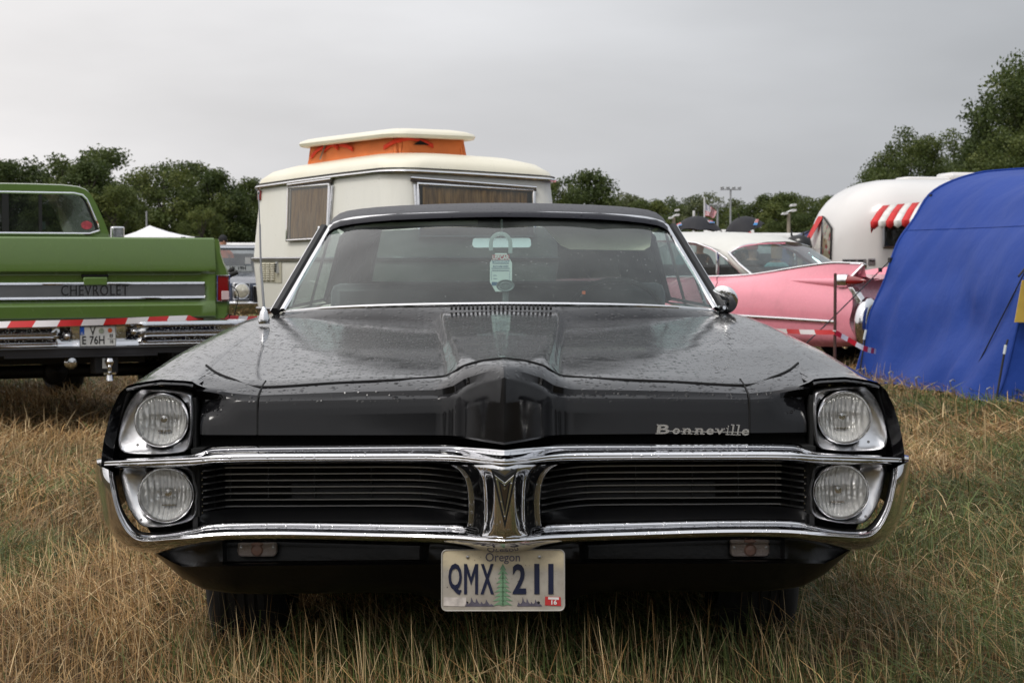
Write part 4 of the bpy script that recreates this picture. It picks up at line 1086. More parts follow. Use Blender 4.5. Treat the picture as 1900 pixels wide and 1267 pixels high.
cab = g.build('cab', GREEN, truck, ang=60, recalc=True)
g = M(); g.tube([p + Vector((0, -.004, 0)) for p in B], .010, 6, closed=True); g.build('window_trim', CHROME2, cab)
g = M(); B2 = [p.lerp(Vector(cc), .045) + Vector((0, .004, 0)) for p in B]; g.grid([[p + Vector((0, .006, 0)) for p in B], [p + Vector((0, -.001, 0)) for p in B2]], cu=True); g.build('window_rubber', RUBBER, cab)
g = M(); B3 = [p + Vector((0, .006, 0)) for p in B2]; g.add(B3, [tuple(range(K))]); g.build('rear_window', m_glass('truck_glass', (.45, .48, .48), .02, ior=1.6), cab, smooth=False)
for px in (10, 75, -60):
    p = TF.y(px, 400, yc); g = M(); g.box((p.x, yc + .0, (wo_[0].z + wo_[-1].z) / 2), (.05 if px == 10 else .025, .014, wo_[0].z - wo_[-1].z - .02)); g.build('window_mullion', RUBBER, cab, smooth=False)
g = M(); p = TF.y(161, 418, yc); g.lathe([(.045, -.001), (.044, -.003), (.0005, -.003)], (p.x, yc + .004, p.z), n=20, sz=.75); g.build('window_sticker', simple('sticker_pink', (.42, .06, .08), .5, var=.5, nscale=60), cab)
g = M(); p = TF.y(84, 418, yc); g.box((p.x, yc + .1, p.z), (.05, .003, .06)); g.build('window_tag', simple('tag_pale', (.12, .17, .14), .5), cab, smooth=False)
g = M(); g.box((0, 2.9, .98), (1.6, .18, .5)); g.build('bench_seat', SEATC, truck, bevel=.04)
g = M(); g.add([(-.72, 3.75, 1.28), (.72, 3.75, 1.28), (.62, 3.55, 1.66), (-.62, 3.55, 1.66)], [(0, 1, 2, 3)]); g.build('front_window', m_glass('truck_glass_front', (.55, .6, .6), .05), truck, smooth=False)
g = M(); g.box((0, 4.5, .95), (1.9, 1.5, .55)); g.build('engine_hood', GREEN, truck, bevel=.06)
g = M(); p = TF.y(218, 434, 3.4); g.box(p, (.11, .05, .12)); g.build('door_mirror', CHROME2, truck, bevel=.01)
g = M(); rail = []
for i in range(6): g.lathe([(.02, 0), (.018, .02), (.001, .02)], (ring_[0].x - .03, .35 + i * .33, ring_[0].z), axis='Z', n=8)
tag(g.build('bed_rail_caps', DARK, truck), kind='stuff')

# ================================================================== touring caravan with pop-up roof
cp_ = at(727, 600, 14.9)
camper = empty('caravan', (cp_.x, cp_.y, 0), R(32), 'cream touring caravan with raised pop-up roof over orange canvas', 'caravan')
KF = Frame(camper)
CW, CL = 1.68, 2.80
def m_cream(name, col):
    k = NT(name); st_ = k.noise(3.2, 5, .65, stretch=(5, 5, .5)); bl = k.noise(.9, 4); sp_ = k.noise(55, 2)
    c = k.mix(k.ramp(st_, [(.50, 0), (.78, .13)]), col, tuple(q * .62 for q in col)); c = k.mix(k.ramp(bl, [(.4, 0), (.75, .22)]), c, (col[0] * .8, col[1] * .72, col[2] * .55))
    c = k.mix(k.ramp(sp_, [(.735, 0), (.76, .7)]), c, (.16, .12, .08)); k.set(col=c, rough=k.ramp(bl, [(.3, .28), (.8, .5)])); k.bump(k.noise(1.8, 3), .18, .02); return k.m
CREAM = m_cream('cream_panel', (.84, .83, .76)); CREAM2 = m_cream('cream_roof', (.80, .76, .62))
def cplan(z, n=10, off=0.0):
    ins = tab(z, [(.3, .05), (.78, .03), (1.17, .0), (1.87, .045), (1.94, .06), (2.0, .12), (2.04, .24), (2.06, .5)]) - off
    r = tab(z, [(.3, .22), (1.17, .24), (1.9, .26), (2.05, .4)]); x0, x1, y0, y1 = ins, CW - ins, ins * 1.2, CL - ins * 1.2
    r = min(r, (x1 - x0) / 2 - .01)
    P = []
    for cx_, cy_, a0 in ((x1 - r, y1 - r, 0), (x0 + r, y1 - r, 90), (x0 + r, y0 + r, 180), (x1 - r, y0 + r, 270)):
        for i in range(n + 1):
            a = R(a0 + 90 * i / n); P.append(Vector((cx_ + r * math.cos(a), cy_ + r * math.sin(a), 0)))
    out = []
    for i in range(len(P)):
        for t in (0, .34, .67): out.append(P[i].lerp(P[(i + 1) % len(P)], t))
    for p in out:
        # the belt and roof droop a little away from the near corner
        dr = -.055 * sst(z, 1.4, 1.87) * (max(0, p.x / CW) ** 1.5 * .8 + max(0, p.y / CL) ** 1.5)
        p.z = z + dr
    return out
def cring(z0, z1, n): return [cplan(lerp(z0, z1, i / n)) for i in range(n + 1)]
g = M(); g.grid(cring(.74, 1.17, 3) + cring(1.2, 1.87, 6), cu=True); body = g; cb = g.bvh(); g.build('body', CREAM, camper, ang=60)
g = M(); g.grid([cplan(1.87, off=.02)] + [cplan(z, off=.02) for z in (1.90, 1.94, 1.97, 2.0, 2.02, 2.04, 2.05, 2.06)], cu=True); ro = g.build('roof', CREAM2, camper, ang=70)
g2 = M(); g2.add([p for p in cplan(2.06, off=.02)], [tuple(range(len(cplan(2.06))))]); 
ro_top = g2.build('roof_top', CREAM2, ro, smooth=False)
BROWN = simple('brown_skirt', (.10, .035, .015), .5)
g = M(); g.grid([cplan(.30), cplan(.74)], cu=True); sk_ = g.build('skirt', BROWN, camper)
for z, r, nm, mt in ((1.87, .013, 'belt_trim', CHROME2), (1.895, .006, 'belt_trim', DARK), (1.185, .012, 'waist_trim', SATIN), (1.165, .008, 'waist_trim', simple('old_rubber', (.14, .13, .10), .7)), (.74, .012, 'skirt_trim', SATIN)):
    g = M(); g.tube([p for p in cplan(z, off=.030 if z > 1.8 else .008)], r, 6, closed=True); g.build(nm, mt, camper)
# windows laid on the wall
CUR = NT('curtain_cloth'); w_ = CUR.noise(9, 3, stretch=(7, 7, .3)); CUR.set(col=CUR.mix(CUR.ramp(w_, [(.35, 0), (.65, 1)]), (.13, .08, .03), (.36, .26, .12)), rough=.8); CUR = CUR.m
CG = m_glass('caravan_window', (.72, .66, .58), .05, ior=1.5)
def cwindow(c, nm='window', frame=CHROME2):
    rows = patch(KF, cb, c, 10, 6, .004); g = M(); g.grid(rows); w = g.build(nm, DARK, camper)
    inner = [tuple(Vector(c[i]).lerp(Vector(c[(i + 2) % 4]), .045)) for i in range(4)]
    rows = patch(KF, cb, inner, 40, 4, .010)
    for r in rows:
        for i, p in enumerate(r):
            n_ = Vector((0, 0, 0)); r[i] = p + (KF.c - p).normalized() * (.006 + .008 * math.sin(i * 1.9))
    g = M(); g.grid(rows); g.build('curtain', CUR, w)
    rows = patch(KF, cb, c, 10, 6, .034); g = M(); g.grid(rows); g.build('pane', CG, w)
    lp = loop_on(KF, cb, c, .024, 8); g = M(); g.tube(lp, .014, 6, closed=True); g.build('frame', frame, w)
    return w
cwindow([(540, 349), (616, 343), (612, 443), (537, 447)])
cwindow([(773, 342), (986, 354), (988, 440), (775, 440)])
for c in (((540, 344), (621, 333)), ((761, 331), (991, 349))):
    pts = [h for h in (KF.hit(lerp(c[0][0], c[1][0], i / 14), lerp(c[0][1], c[1][1], i / 14), cb, .03) for i in range(15)) if h]
    g = M(); g.tube(pts, .013, 8); g.build('awning_rail', CHROME2, camper)
    g = M(); g.tube([p + Vector((0, 0, -.022)) for p in pts], .009, 6); g.build('awning_seal', simple('dark_gasket', (.06, .05, .045), .6), camper)
for c in (((620, 345), (613, 443)), ((768, 343), (771, 400)), ((989, 352), (990, 420))):
    pts = [h for h in (KF.hit(lerp(c[0][0], c[1][0], i / 8), lerp(c[0][1], c[1][1], i / 8), cb, .014) for i in range(9)) if h]
    if len(pts) > 2: g = M(); g.tube(pts, .012, 6); g.build('window_rail', CHROME2, camper)
rows = patch(KF, cb, [(486, 487), (523, 486), (523.5, 525), (487, 523)], 4, 4, .006); g = M(); g.grid(rows); vent = g.build('vent_panel', simple('vent_cream', (.56, .53, .42), .4), camper)
lv = None
for i in range(8):
    for j in range(3):
        a_, b2 = KF.hit(488 + j * 8.5, 490 + i * 4.1, cb, .012), KF.hit(494.5 + j * 8.5, 490 + i * 4.1, cb, .012)
        g = M(); g.tube([a_, b2], .0085, 6); g.build('louvre', MATS['vent_cream'], vent)
p = KF.hit(517, 496, cb, .01); g = M(); g.box(p, (.03, .03, .10)); g.build('vent_switch', simple('switch_grey', (.45, .46, .46), .4), vent)
for i in range(4):
    q = KF.hit(517, 490.5 + 4 * i, cb, .03); g = M(); g.box(q, (.018, .018, .012)); g.build('switch_slot', GAP, vent)
p = KF.hit(479.5, 363, cb, .0) or KF.hit(484, 363, cb, .0); g = M(); g.box(p, (.05, .05, .09)); g.build('marker_lamp', RED, camper, bevel=.008)
# pop-up: canvas and lid
lx0, lx1, ly0, ly1 = .20, 1.02, .35, 2.15
def lidring(ins, z, tilt=.0, r=.16, n=8, grow=(0, 0)):
    x0, x1, y0, y1 = lx0 + ins, lx1 - ins, ly0 + ins, ly1 - ins; P = []
    for cx_, cy_, a0 in ((x1 - r, y1 - r, 0), (x0 + r, y1 - r, 90), (x0 + r, y0 + r, 180), (x1 - r, y0 + r, 270)):
        for i in range(n + 1):
            a = R(a0 + 90 * i / n); P.append(Vector((cx_ + r * math.cos(a), cy_ + r * math.sin(a), z)))
    out = []
    for i in range(len(P)):
        for t in (0, .25, .5, .75): out.append(P[i].lerp(P[(i + 1) % len(P)], t))
    return out
ORG = simple('orange_canvas', (.74, .20, .055), .8, var=.15, nscale=5, bump=.5, bscale=14); ORR = simple('red_canvas', (.78, .05, .015), .8)
g = M(); a_ = lidring(.07, 2.0, r=.06); b2 = lidring(.09, 2.17, r=.06)
rows = []
for t in (0, .25, .5, .75, 1): rows.append([p.lerp(q, t) + Vector((math.sin(i * 1.3 + t * 4) * .008, math.sin(i * .9) * .008, 0)) for i, (p, q) in enumerate(zip(a_, b2))])
g.grid(rows, cu=True); cvb = g.bvh(); cnv = g.build('canvas_wall', ORG, camper)
for pts in ([(579, 296), (590, 283), (606, 275), (626, 272), (645, 275), (660, 284)], [(714, 279), (735, 266), (757, 261), (780, 264), (810, 280)], [(600, 285), (618, 272), (633, 282)]):
    q = []
    for a0, a1 in zip(pts, pts[1:]):
        for t in (0, .25, .5, .75):
            h = KF.hit(lerp(a0[0], a1[0], t), lerp(a0[1], a1[1], t), cvb, .012)
            if h: q.append(h)
    if len(q) > 2:
        g = M(); g.grid([[p + Vector((0, 0, .035)) for p in q], [p + Vector((0, 0, -.0)) for p in q]]); g.build('canvas_stripe', ORR, cnv, solid=.004)
h = [KF.hit(px, py, cvb, .014) for px, py in ((765, 269), (778, 261), (796, 270))]
if all(h): g = M(); g.add(h, [(0, 1, 2)]); g.build('canvas_opening', GAP, cnv, smooth=False, solid=.003)
for c in (((600, 296), (610, 268)), ((616, 292), (605, 268))):
    q = [KF.hit(c[0][0], c[0][1], cvb, .03), KF.hit(c[1][0], c[1][1], cvb, .03)]
    if all(q): g = M(); g.tube(q, .008, 6); g.build('scissor_strut', SATIN, camper)
g = M(); T_ = [(.02, 2.155), (-.01, 2.162), (-.02, 2.185), (-.01, 2.205), (.04, 2.225), (.12, 2.24), (.25, 2.25), (.38, 2.253)]
g.grid([lidring(.06, 2.160)] + [lidring(i_, z, r=max(.17 - i_ * .2, .03)) for i_, z in T_], cu=True)
lt = lidring(.38, 2.253, r=.03); g.add(lt, [tuple(range(len(lt)))])
g.build('pop_up_lid', CREAM2, camper, ang=50)
for y in (1.3, ):
    for x in (.05, CW - .05): w_ = inst(TYRE, 'wheel', camper, (x, y + .1, .30), sc=(.8, .85, .85))
g = M(); g.tube([(CW / 2, CL, .45), (CW / 2, CL + 1.1, .45)], .04, 8); g.build('drawbar', SATIN, camper)

# ================================================================== pink finned car
ct = at(1590, 600, 20.0)
caddy = empty('parked_car', (ct.x, ct.y, 0), R(47), 'pink 1950s car with white roof, tall tail fins and red bullet lamps', 'car')
PFm = Frame(caddy)
PINK = car_paint('pink_paint', (.84, .30, .37), .22, .03); WHT = simple('white_roof_paint', (.66, .65, .60), .3, var=.05)
def px_(px, py, x=0): return PFm.x(px, py, x)
top = [(1150, 518), (1250, 515), (1300, 514), (1335, 514), (1365, 512.5), (1395, 510), (1430, 505), (1465, 499), (1500, 493.5), (1530, 489.5), (1550, 488), (1575, 488.5), (1603, 489.5)]
cr2 = [(1150, 535), (1250, 531), (1300, 529), (1335, 528), (1365, 527), (1395, 525), (1430, 523), (1465, 520), (1500, 520), (1530, 521), (1550, 521.5), (1565, 521), (1580, 514)]
mid_ = [(1150, 556), (1250, 552), (1300, 551), (1335, 550), (1365, 549), (1395, 549), (1430, 550), (1465, 553), (1500, 556), (1530, 559), (1550, 561), (1566, 563), (1582, 566)]
trm = [(1150, 573), (1250, 578), (1300, 581), (1335, 583), (1365, 584.5), (1395, 586), (1430, 588), (1465, 590), (1500, 593), (1530, 595), (1550, 597), (1564, 598), (1576, 600)]
low = [(1150, 600), (1250, 606), (1300, 610), (1335, 613), (1365, 616), (1395, 618), (1430, 621), (1465, 624), (1500, 626), (1530, 628), (1550, 629), (1570, 630), (1590, 630)]
bot = [(1150, 615), (1250, 622), (1300, 626), (1335, 629), (1365, 631), (1395, 634), (1430, 637), (1465, 640), (1500, 642), (1530, 643), (1550, 643), (1572, 642), (1594, 638)]
offs = [.12, .03, -.04, -.05, -.01, .09]
cols = []
for i in range(len(top)):
    c = []
    for j, T_ in enumerate((top, cr2, mid_, trm, low, bot)):
        o_ = offs[j]
        if j == 1: o_ = lerp(.02, .06, i / 12)
        if j == 0: o_ = lerp(.16, .10, i / 12)
        c.append(px_(T_[i][0], T_[i][1], o_))
    cols.append(c)
f0 = [Vector((p.x, 5.6, p.z - (.1 if j == 0 else 0))) for j, p in enumerate(cols[0])]
f1 = [Vector((p.x, 4.2, p.z)) for j, p in enumerate(cols[0])]
sm = smooth_grid([f0, f1] + cols, 4, 3)
g = M(); g.grid(sm); cdb = g.bvh()
# mirrored flank and deck
n0 = len(g.v); f_ = list(g.f); v_ = [(2.0 - x, y, z) for x, y, z in g.v]; g.add(v_, [tuple(reversed(f)) for f in f_])
rows = []
for r in sm:
    p = r[0]; y = p.y; fin = max(0, p.z - (1.0 - .02 * 0)); dip = fin if y < 1.7 else 0
    rows.append([p, Vector((p.x + .05, y, p.z - dip * .9 - .015)), Vector((p.x + .22, y, p.z - dip * 1.15 - .02 * (y < 1.7))), Vector((1.0, y, p.z - dip + .02)), Vector((2 - p.x - .22, y, p.z - dip * 1.15 - .02 * (y < 1.7))), Vector((2 - p.x - .05, y, p.z - dip * .9 - .015)), Vector((2 - p.x, y, p.z))])
g.grid(rows)
e = sm[-1]; back = [[Vector((lerp(p.x, 2 - p.x, t), p.y + .12 * math.sin(math.pi * t), min(p.z, .98))) for p in e] for t in (0, .08, .2, .5, .8, .92, 1)]
g.grid(back)
pb_ = g.build('body', PINK, caddy, ang=40)
# bright fin edge moulding, side spear, trim
def hitline(P, off, b=None, dens=6):
    q = []
    for a0, a1 in zip(P, P[1:]):
        for k in range(dens):
            t = k / dens; h = PFm.hit(lerp(a0[0], a1[0], t), lerp(a0[1], a1[1], t), b or cdb, off)
            if h: q.append(h)
    return q
g = M(); g.tube([r[0] + Vector((-.005, 0, .004)) for r in sm[8:]], .011, 6); g.build('fin_moulding', CHROME2, caddy)
g = M(); q = hitline(list(zip([1180, 1250, 1345, 1450, 1572], [573, 578, 584, 590, 598])), .012); g.tube(q, .018, 8); g.build('side_moulding', CHROME2, caddy)
q0 = hitline([(1458, 519), (1500, 521.5), (1545, 523.5), (1562, 524)], -.01, dens=8)
if len(q0) > 4:
    g = M(); g.tube(q0, [.004 + .062 * (i / (len(q0) - 1)) ** .8 for i in range(len(q0))], 12); g.build('fin_spear', PINK, caddy)
# bullet lamp and fin end
bl = px_(1572, 521, .03)
g = M(); g.lathe([(.062, .11), (.072, .10), (.072, -.0), (.062, -.02), (.05, -.02)], bl, n=28); nac = g.build('lamp_nacelle', CHROME2, caddy)
g = M(); g.lathe([(.055, -.0), (.056, -.03), (.050, -.10), (.035, -.17), (.015, -.22), (.001, -.24)], bl, n=24); g.build('bullet_lamp', RED, caddy, ang=60)
tipf = sm[-1][0]
fe = [px_(1603, 489.5, .10), px_(1585, 512, .10), px_(1574, 515, .10), px_(1594, 500, .02)]
g = M(); g.add([tipf + Vector((0, 0, .004)), px_(1578, 514, .01), px_(1588, 514, .13), px_(1608, 491, .14)], [(0, 1, 2, 3)]); g.build('fin_end', CHROME2, caddy, smooth=False, solid=.02)
g = M(); g.prism([px_(1573, 533, .0), px_(1582, 533, .0), px_(1602, 563, .0), px_(1588, 564, .0)], (.10, 0, 0)); g.build('fin_end', CHROME2, caddy, smooth=False, bevel=.008)
# bumper pod
pc_ = px_(1592, 600, -.02)
g = M()
rows = []
for (yy, rr_, rz2) in ((.20, .0, .0), (.19, .12, .16), (.12, .19, .24), (.0, .225, .275), (-.10, .22, .265), (-.16, .19, .225), (-.17, .16, .19), (-.13, .13, .155), (-.05, .11, .13)):
    rows.append([Vector((pc_.x + .11 + .86 * rr_ * math.cos(a), pc_.y + yy * .5 - .04, pc_.z + .0 + rz2 * math.sin(a))) for a in [2 * math.pi * k / 32 for k in range(32)]])
g.grid(rows, cu=True); pod = g.build('bumper_pod', CHROME, caddy, ang=70)
g = M(); g.lathe([(.12, .0), (.11, -.015), (.001, -.02)], (pc_.x + .11, pc_.y - .085, pc_.z), n=24, sz=1.15); g.build('pod_lamp', simple('pod_grey', (.02, .021, .024), .3), pod)
g = M(); g.box((1.0, -.12, .46), (1.4, .16, .12)); g.build('rear_bumper', CHROME, caddy, bevel=.03)
# door gap
q = hitline([(1330, 514.5), (1331, 525), (1326, 536), (1316, 544)], .003)
if len(q) > 3: g = M(); g.tube(q, .004, 5); g.build('door_gap', flat('pink_gap', (.12, .03, .04), .8), caddy)
q = hitline([(1392, 604), (1430, 606), (1437, 609)], .003)
if len(q) > 3: g = M(); g.tube(q, .003, 5); g.build('panel_gap', MATS['pink_gap'], caddy)
# greenhouse: traced on the inset side plane
GI = .24
sideglass = [(1200, 470), (1250, 447), (1272, 447.5), (1300, 455), (1327, 468), (1331, 490), (1329, 512), (1200, 513)]
roofL = [(1130, 446), (1180, 434), (1240, 431), (1290, 430.5), (1330, 430.5), (1370, 431), (1400, 433), (1425, 437), (1445, 442), (1460, 448)]
rp = [px_(px, py, 1.0) for px, py in roofL]     # crown line of the roof, on the car's axis
eave = [px_(px, py, GI) for px, py in ((1150, 455), (1200, 448), (1245, 446), (1280, 448), (1305, 453), (1325, 460), (1338, 465), (1348, 469), (1356, 467), (1364, 464))]
rpA = crom(rp, 3); evA = crom(eave, 3)
n_ = min(len(rpA), len(evA)); rows = []
for p, q in zip(rpA[:n_], evA[:n_]):
    y_ = q.y; zc = p.z; r = []
    for t in (0, .06, .16, .34, .6, 1.0):
        x = lerp(q.x, 1.0, t); z = q.z + (zc - q.z) * (1 - (1 - t) ** 2.6); r.append(Vector((x, lerp(q.y, p.y, t), z)))
    r += [Vector((2 - v.x, v.y, v.z)) for v in reversed(r[:-1])]
    rows.append(r)
g = M(); g.grid(rows); rfo = g.build('roof', WHT, caddy, ang=70)
PG = m_glass('teal_glass', (.50, .62, .62), .05, ior=1.6)
# C pillar (white) and its chrome strip
for sx in (0, 1):
    def mx(v): return Vector((2 - v.x, v.y, v.z)) if sx else v
    cpil = [px_(1322, 461, GI), px_(1352, 469, GI), px_(1396, 511, GI - .08), px_(1380, 512, GI - .08), px_(1345, 480, GI)]
    g = M(); g.add([mx(v) for v in cpil], [(0, 1, 4), (1, 2, 3, 4)]); g.build('rear_pillar', WHT, caddy, solid=.02)
    g = M(); g.tube([mx(v) for v in (px_(1352, 468, GI - .02), px_(1372, 490, GI - .05), px_(1397, 511, GI - .1))], .016, 6); g.build('pillar_moulding', CHROME2, caddy)
    g = M(); g.tube([mx(v) for v in [px_(px, py, GI - .012) for px, py in ((1255, 446.5), (1292, 451), (1322, 462), (1345, 478), (1365, 495), (1379, 511))]], .013, 6); g.build('window_moulding', CHROME2, caddy)
    g = M(); g.tube([mx(v) for v in [px_(px, py, GI - .012) for px, py in ((1331, 468), (1332, 490), (1331, 512))]], .022, 6); g.build('window_post', CHROME2, caddy)
    g = M(); g.tube([mx(v) for v in [px_(px, py, .14) for px, py in ((1180, 516), (1250, 514), (1330, 513), (1396, 510))]], .013, 6); g.build('belt_moulding', CHROME2, caddy)
    g = M(); g.add([mx(px_(px, py, GI)) for px, py in sideglass], [tuple(range(len(sideglass)))]); g.build('side_window', PG, caddy, smooth=False)
    g = M(); g.add([mx(px_(px, py, GI)) for px, py in ((1334, 472), (1350, 484), (1378, 511), (1334, 511))], [(0, 1, 2, 3)]); g.build('quarter_window', PG, caddy, smooth=False)
# wrap-around rear glass
gt = [px_(1354, 470, GI), px_(1372, 459, .30), px_(1393, 454, .48), px_(1424, 451.5, .75), px_(1456, 451, 1.0)]
gb = [px_(1398, 510, .12), px_(1428, 506, .2), px_(1462, 501, .45), px_(1492, 498, .72), px_(1520, 497, 1.0)]
gt2, gb2 = crom(gt, 4), crom(gb, 4)
yb_ = gb2[-1].y
rows = [[a.lerp(b_, t) for t in (0, .5, 1)] for a, b_ in zip(gt2, gb2)]
g = M(); g.grid(rows); m2 = [[Vector((2 - p.x, p.y, p.z)) for p in r] for r in rows]; g.grid(m2); g.grid([rows[-1], m2[-1]]); g.build('rear_window', PG, caddy)
g = M(); g.tube(gt2 + [Vector((2 - p.x, p.y, p.z)) for p in reversed(gt2)], .014, 6); g.build('rear_window_moulding', CHROME2, caddy)
g = M(); g.box((1.0, 2.2, .80), (1.5, 3.0, .20)); g.box((1.0, 1.75, .95), (1.4, .12, .3)); g.box((1.0, 2.9, .95), (1.4, .12, .35)); g.build('seats', simple('pale_seat', (.06, .065, .07), .6), caddy, bevel=.03)
for y in (1.35, 4.5):
    for x in (.16, 1.84): w_ = inst(TYRE, 'wheel', caddy, (x, y, .33), sc=(1, .93, .93))
g = M(); g.box((1, 2.6, .30), (1.7, 4.8, .1)); g.build('underbody', DARK, caddy)

# ================================================================== dark blue saloon behind the pickup
bp = at(447, 600, 26.5)
bc = empty('parked_car', (bp.x + .575, bp.y + .24, 0), R(22), 'dark blue saloon facing us, half hidden between pickup and caravan', 'car')
BF = Frame(bc); NAVY = car_paint('navy_paint', (.018, .028, .055), .2)
g = M(); prf = [(-.0, .45), (-.02, .72), (.03, .86), (.3, .93), (1.2, 1.0), (1.3, 1.0)]
rows = []
for x in (-.86, -.80, -.6, -.3, 0, .3, .6, .80, .86):
    d_ = .0 if abs(x) < .82 else -.10
    rows.append([Vector((x, y + (.05 if abs(x) > .7 else 0), z + (d_ if z > .8 else 0))) for y, z in prf])
g.grid(rows); g.box((0, 2.9, .68), (1.72, 3.3, .55)); g.build('body', NAVY, bc, recalc=False)
g = M(); rows = []
for x in (-.68, -.6, -.3, 0, .3, .6, .68):
    e = -.06 if abs(x) > .65 else 0
    rows.append([Vector((x, 1.95, 1.36 + e)), Vector((x, 2.1, 1.41 + e)), Vector((x, 2.9, 1.42 + e)), Vector((x, 3.4, 1.34 + e))])
g.grid(rows); g.build('roof', NAVY, bc)
g = M(); g.add([(-.78, 1.25, 1.0), (.78, 1.25, 1.0), (.64, 1.95, 1.36), (-.64, 1.95, 1.36)], [(0, 1, 2, 3)]); g.build('windscreen', m_glass('blue_car_glass', (.4, .45, .5), .05), bc, smooth=False)
g = M(); g.tube([(-.78, 1.24, 1.0), (-.64, 1.94, 1.37), (.64, 1.94, 1.37), (.78, 1.24, 1.0)], .018, 6); g.build('windscreen_trim', CHROME2, bc)
for sx in (-1, 1):
    g = M(); g.add([(sx * .80, 1.35, .98), (sx * .66, 2.0, 1.33), (sx * .66, 3.2, 1.3), (sx * .80, 3.8, .98)], [(0, 1, 2, 3)]); g.build('side_window', MATS.get('x') or GT, bc, smooth=False)
    hl = (sx * .62, -.03, BF.y(447, 540, 0).z)
    g = M(); g.box(hl, (.25, .05, .25)); bz_ = g.build('lamp_bezel', SATIN, bc, bevel=.03)
    g = M(); g.box((hl[0], hl[1] - .02, hl[2]), (.21, .03, .21)); g.build('lamp_recess', GAP, bz_, bevel=.02)
    g = M(); g.lathe([(.10, .0), (.095, -.02), (.05, -.035), (.001, -.04)], (hl[0], -.055, hl[2]), n=24); g.build('headlight', simple('headlight_pale', (.65, .62, .52), .12, metal=.3, var=.4, nscale=20), bc)
    g = M(); g.tube([(hl[0] + .10 * math.cos(a), -.06, hl[2] + .10 * math.sin(a)) for a in [math.pi * k / 12 for k in range(24)]], .012, 6, closed=True); g.build('headlight_ring', CHROME2, bc)
    w_ = inst(TYRE, 'wheel', bc, (sx * .72, .8, .31), sc=(.9, .88, .88)); w_ = inst(TYRE, 'wheel', bc, (sx * .72, 3.4, .31), sc=(.9, .88, .88))
g = M(); g.box((0, -.04, .70), (.92, .04, .24)); gr = g.build('grille', GAP, bc)
g = M(); g.tube([(-.46, -.07, .58), (-.46, -.07, .82), (.46, -.07, .82), (.46, -.07, .58)], .012, 6, closed=True); g.build('grille_trim', CHROME2, gr)
g = M(); zb2 = BF.y(447, 568, -.15).z; rows = []
for x in (-.93, -.90, -.8, 0, .8, .90, .93):
    dy = .14 if abs(x) > .92 else (.04 if abs(x) > .85 else 0)
    rows.append([Vector((x, dy, zb2 + .07)), Vector((x, -.14 + dy, zb2 + .07)), Vector((x, -.18 + dy, zb2 + .04)), Vector((x, -.17 + dy, zb2 - .04)), Vector((x, -.14 + dy, zb2 - .11)), Vector((x, 0, zb2 - .12))])
g.grid(rows); g.f = [tuple(reversed(f)) for f in g.f]; g.build('bumper', CHROME, bc)
g = M(); c_ = BF.y(460, 485, 1.5); g.box(c_ + Vector((0, 0, -.02)), (.08, .01, .16)); g.build('dash_card', simple('card_white', (.5, .5, .48), .5), bc)
g = M(); c_ = BF.y(441, 498, 1.15); g.box(c_, (.42, .02, .07)); cp2 = g.build('windscreen_plate', simple('card_light', (.42, .44, .42), .5), bc)
text_obj('plate_lettering', 'VK 19H', LB_, cp2, Matrix.Translation(c_ + Vector((0, -.012, 0))), size=.075, offset=.002)
g = M(); g.box((0, 2.2, .95), (1.3, .3, .4)); g.build('seats', SEATC, bc, bevel=.05)

# ================================================================== white silver-age travel trailer
ap_ = at(1570, 600, 28.0)
tr = empty('travel_trailer', (ap_.x, ap_.y, 0), R(10), 'white rounded travel trailer with red and white striped window awnings', 'trailer')
AF = Frame(tr); AW, AL, AZ0, AZ1 = 2.3, 6.2, .45, 2.42
AWH = NT('trailer_white'); nz = AWH.noise(1.5, 3); AWH.set(col=AWH.mix(nz, (.74, .72, .70), (.66, .64, .62)), rough=.25, coat=.4); AWH = AWH.m
def asec(t):
    """half-ellipse like cross-sections shrinking into the round ends; t is distance from the end"""
    d = min(t, AL - t); s_ = (1 - (1 - min(1, d / 1.15)) ** 2.4) ** (1 / 2.4) if d < 1.15 else 1
    out = []
    for k in range(49):
        a = math.pi * 2 * k / 48; c, s2 = math.cos(a), math.sin(a)
        e = 2 / 3.2
        y = AW / 2 * abs(c) ** e * (1 if c > 0 else -1) * (.30 + .70 * s_) * (1 if s_ > .02 else 0)
        zc = (AZ0 + AZ1) / 2 - .15 * (1 - s_); z = zc + (AZ1 - AZ0) / 2 * abs(s2) ** e * (1 if s2 > 0 else -1) * (s_ if s2 > 0 else (.55 + .45 * s_)) * (1 if s_ > .02 else 0)
        out.append(Vector((t, AW / 2 + y, z)))
    return out
ts = [0.0, .01, .03, .07, .13, .2, .3, .42, .56, .72, .9, 1.15] + [1.15 + i * .39 for i in range(1, 10)] + [5.2, 5.5, 5.75, 5.95, 6.1, 6.17, 6.2]
g = M(); g.grid([asec(t) for t in sorted(ts)]); ab_ = g.bvh(); g.build('body', AWH, tr, ang=70)
def apatch(c, nm, mt, off, nu=6, nv=6, par=tr):
    g = M(); g.grid(patch(AF, ab_, c, nu, nv, off)); return g.build(nm, mt, par)
w1 = apatch([(1640, 412), (1700, 412), (1700, 458), (1640, 458)], 'side_window', DARK, .008)
apatch([(1643, 415), (1700, 415), (1700, 455), (1643, 455)], 'pane', m_glass('trailer_glass', (.35, .33, .33), .05, refl=.7), .03, par=w1)
g = M(); g.tube(loop_on(AF, ab_, [(1639, 410), (1702, 410), (1702, 459), (1639, 459)], .018, 6), .02, 6, closed=True); g.build('frame', SATIN, w1)
FL = NT('floral_curtain'); v = FL.n('ShaderNodeTexVoronoi'); v.inputs['Scale'].default_value = 9; FL.l(FL.co(), v.inputs[0])
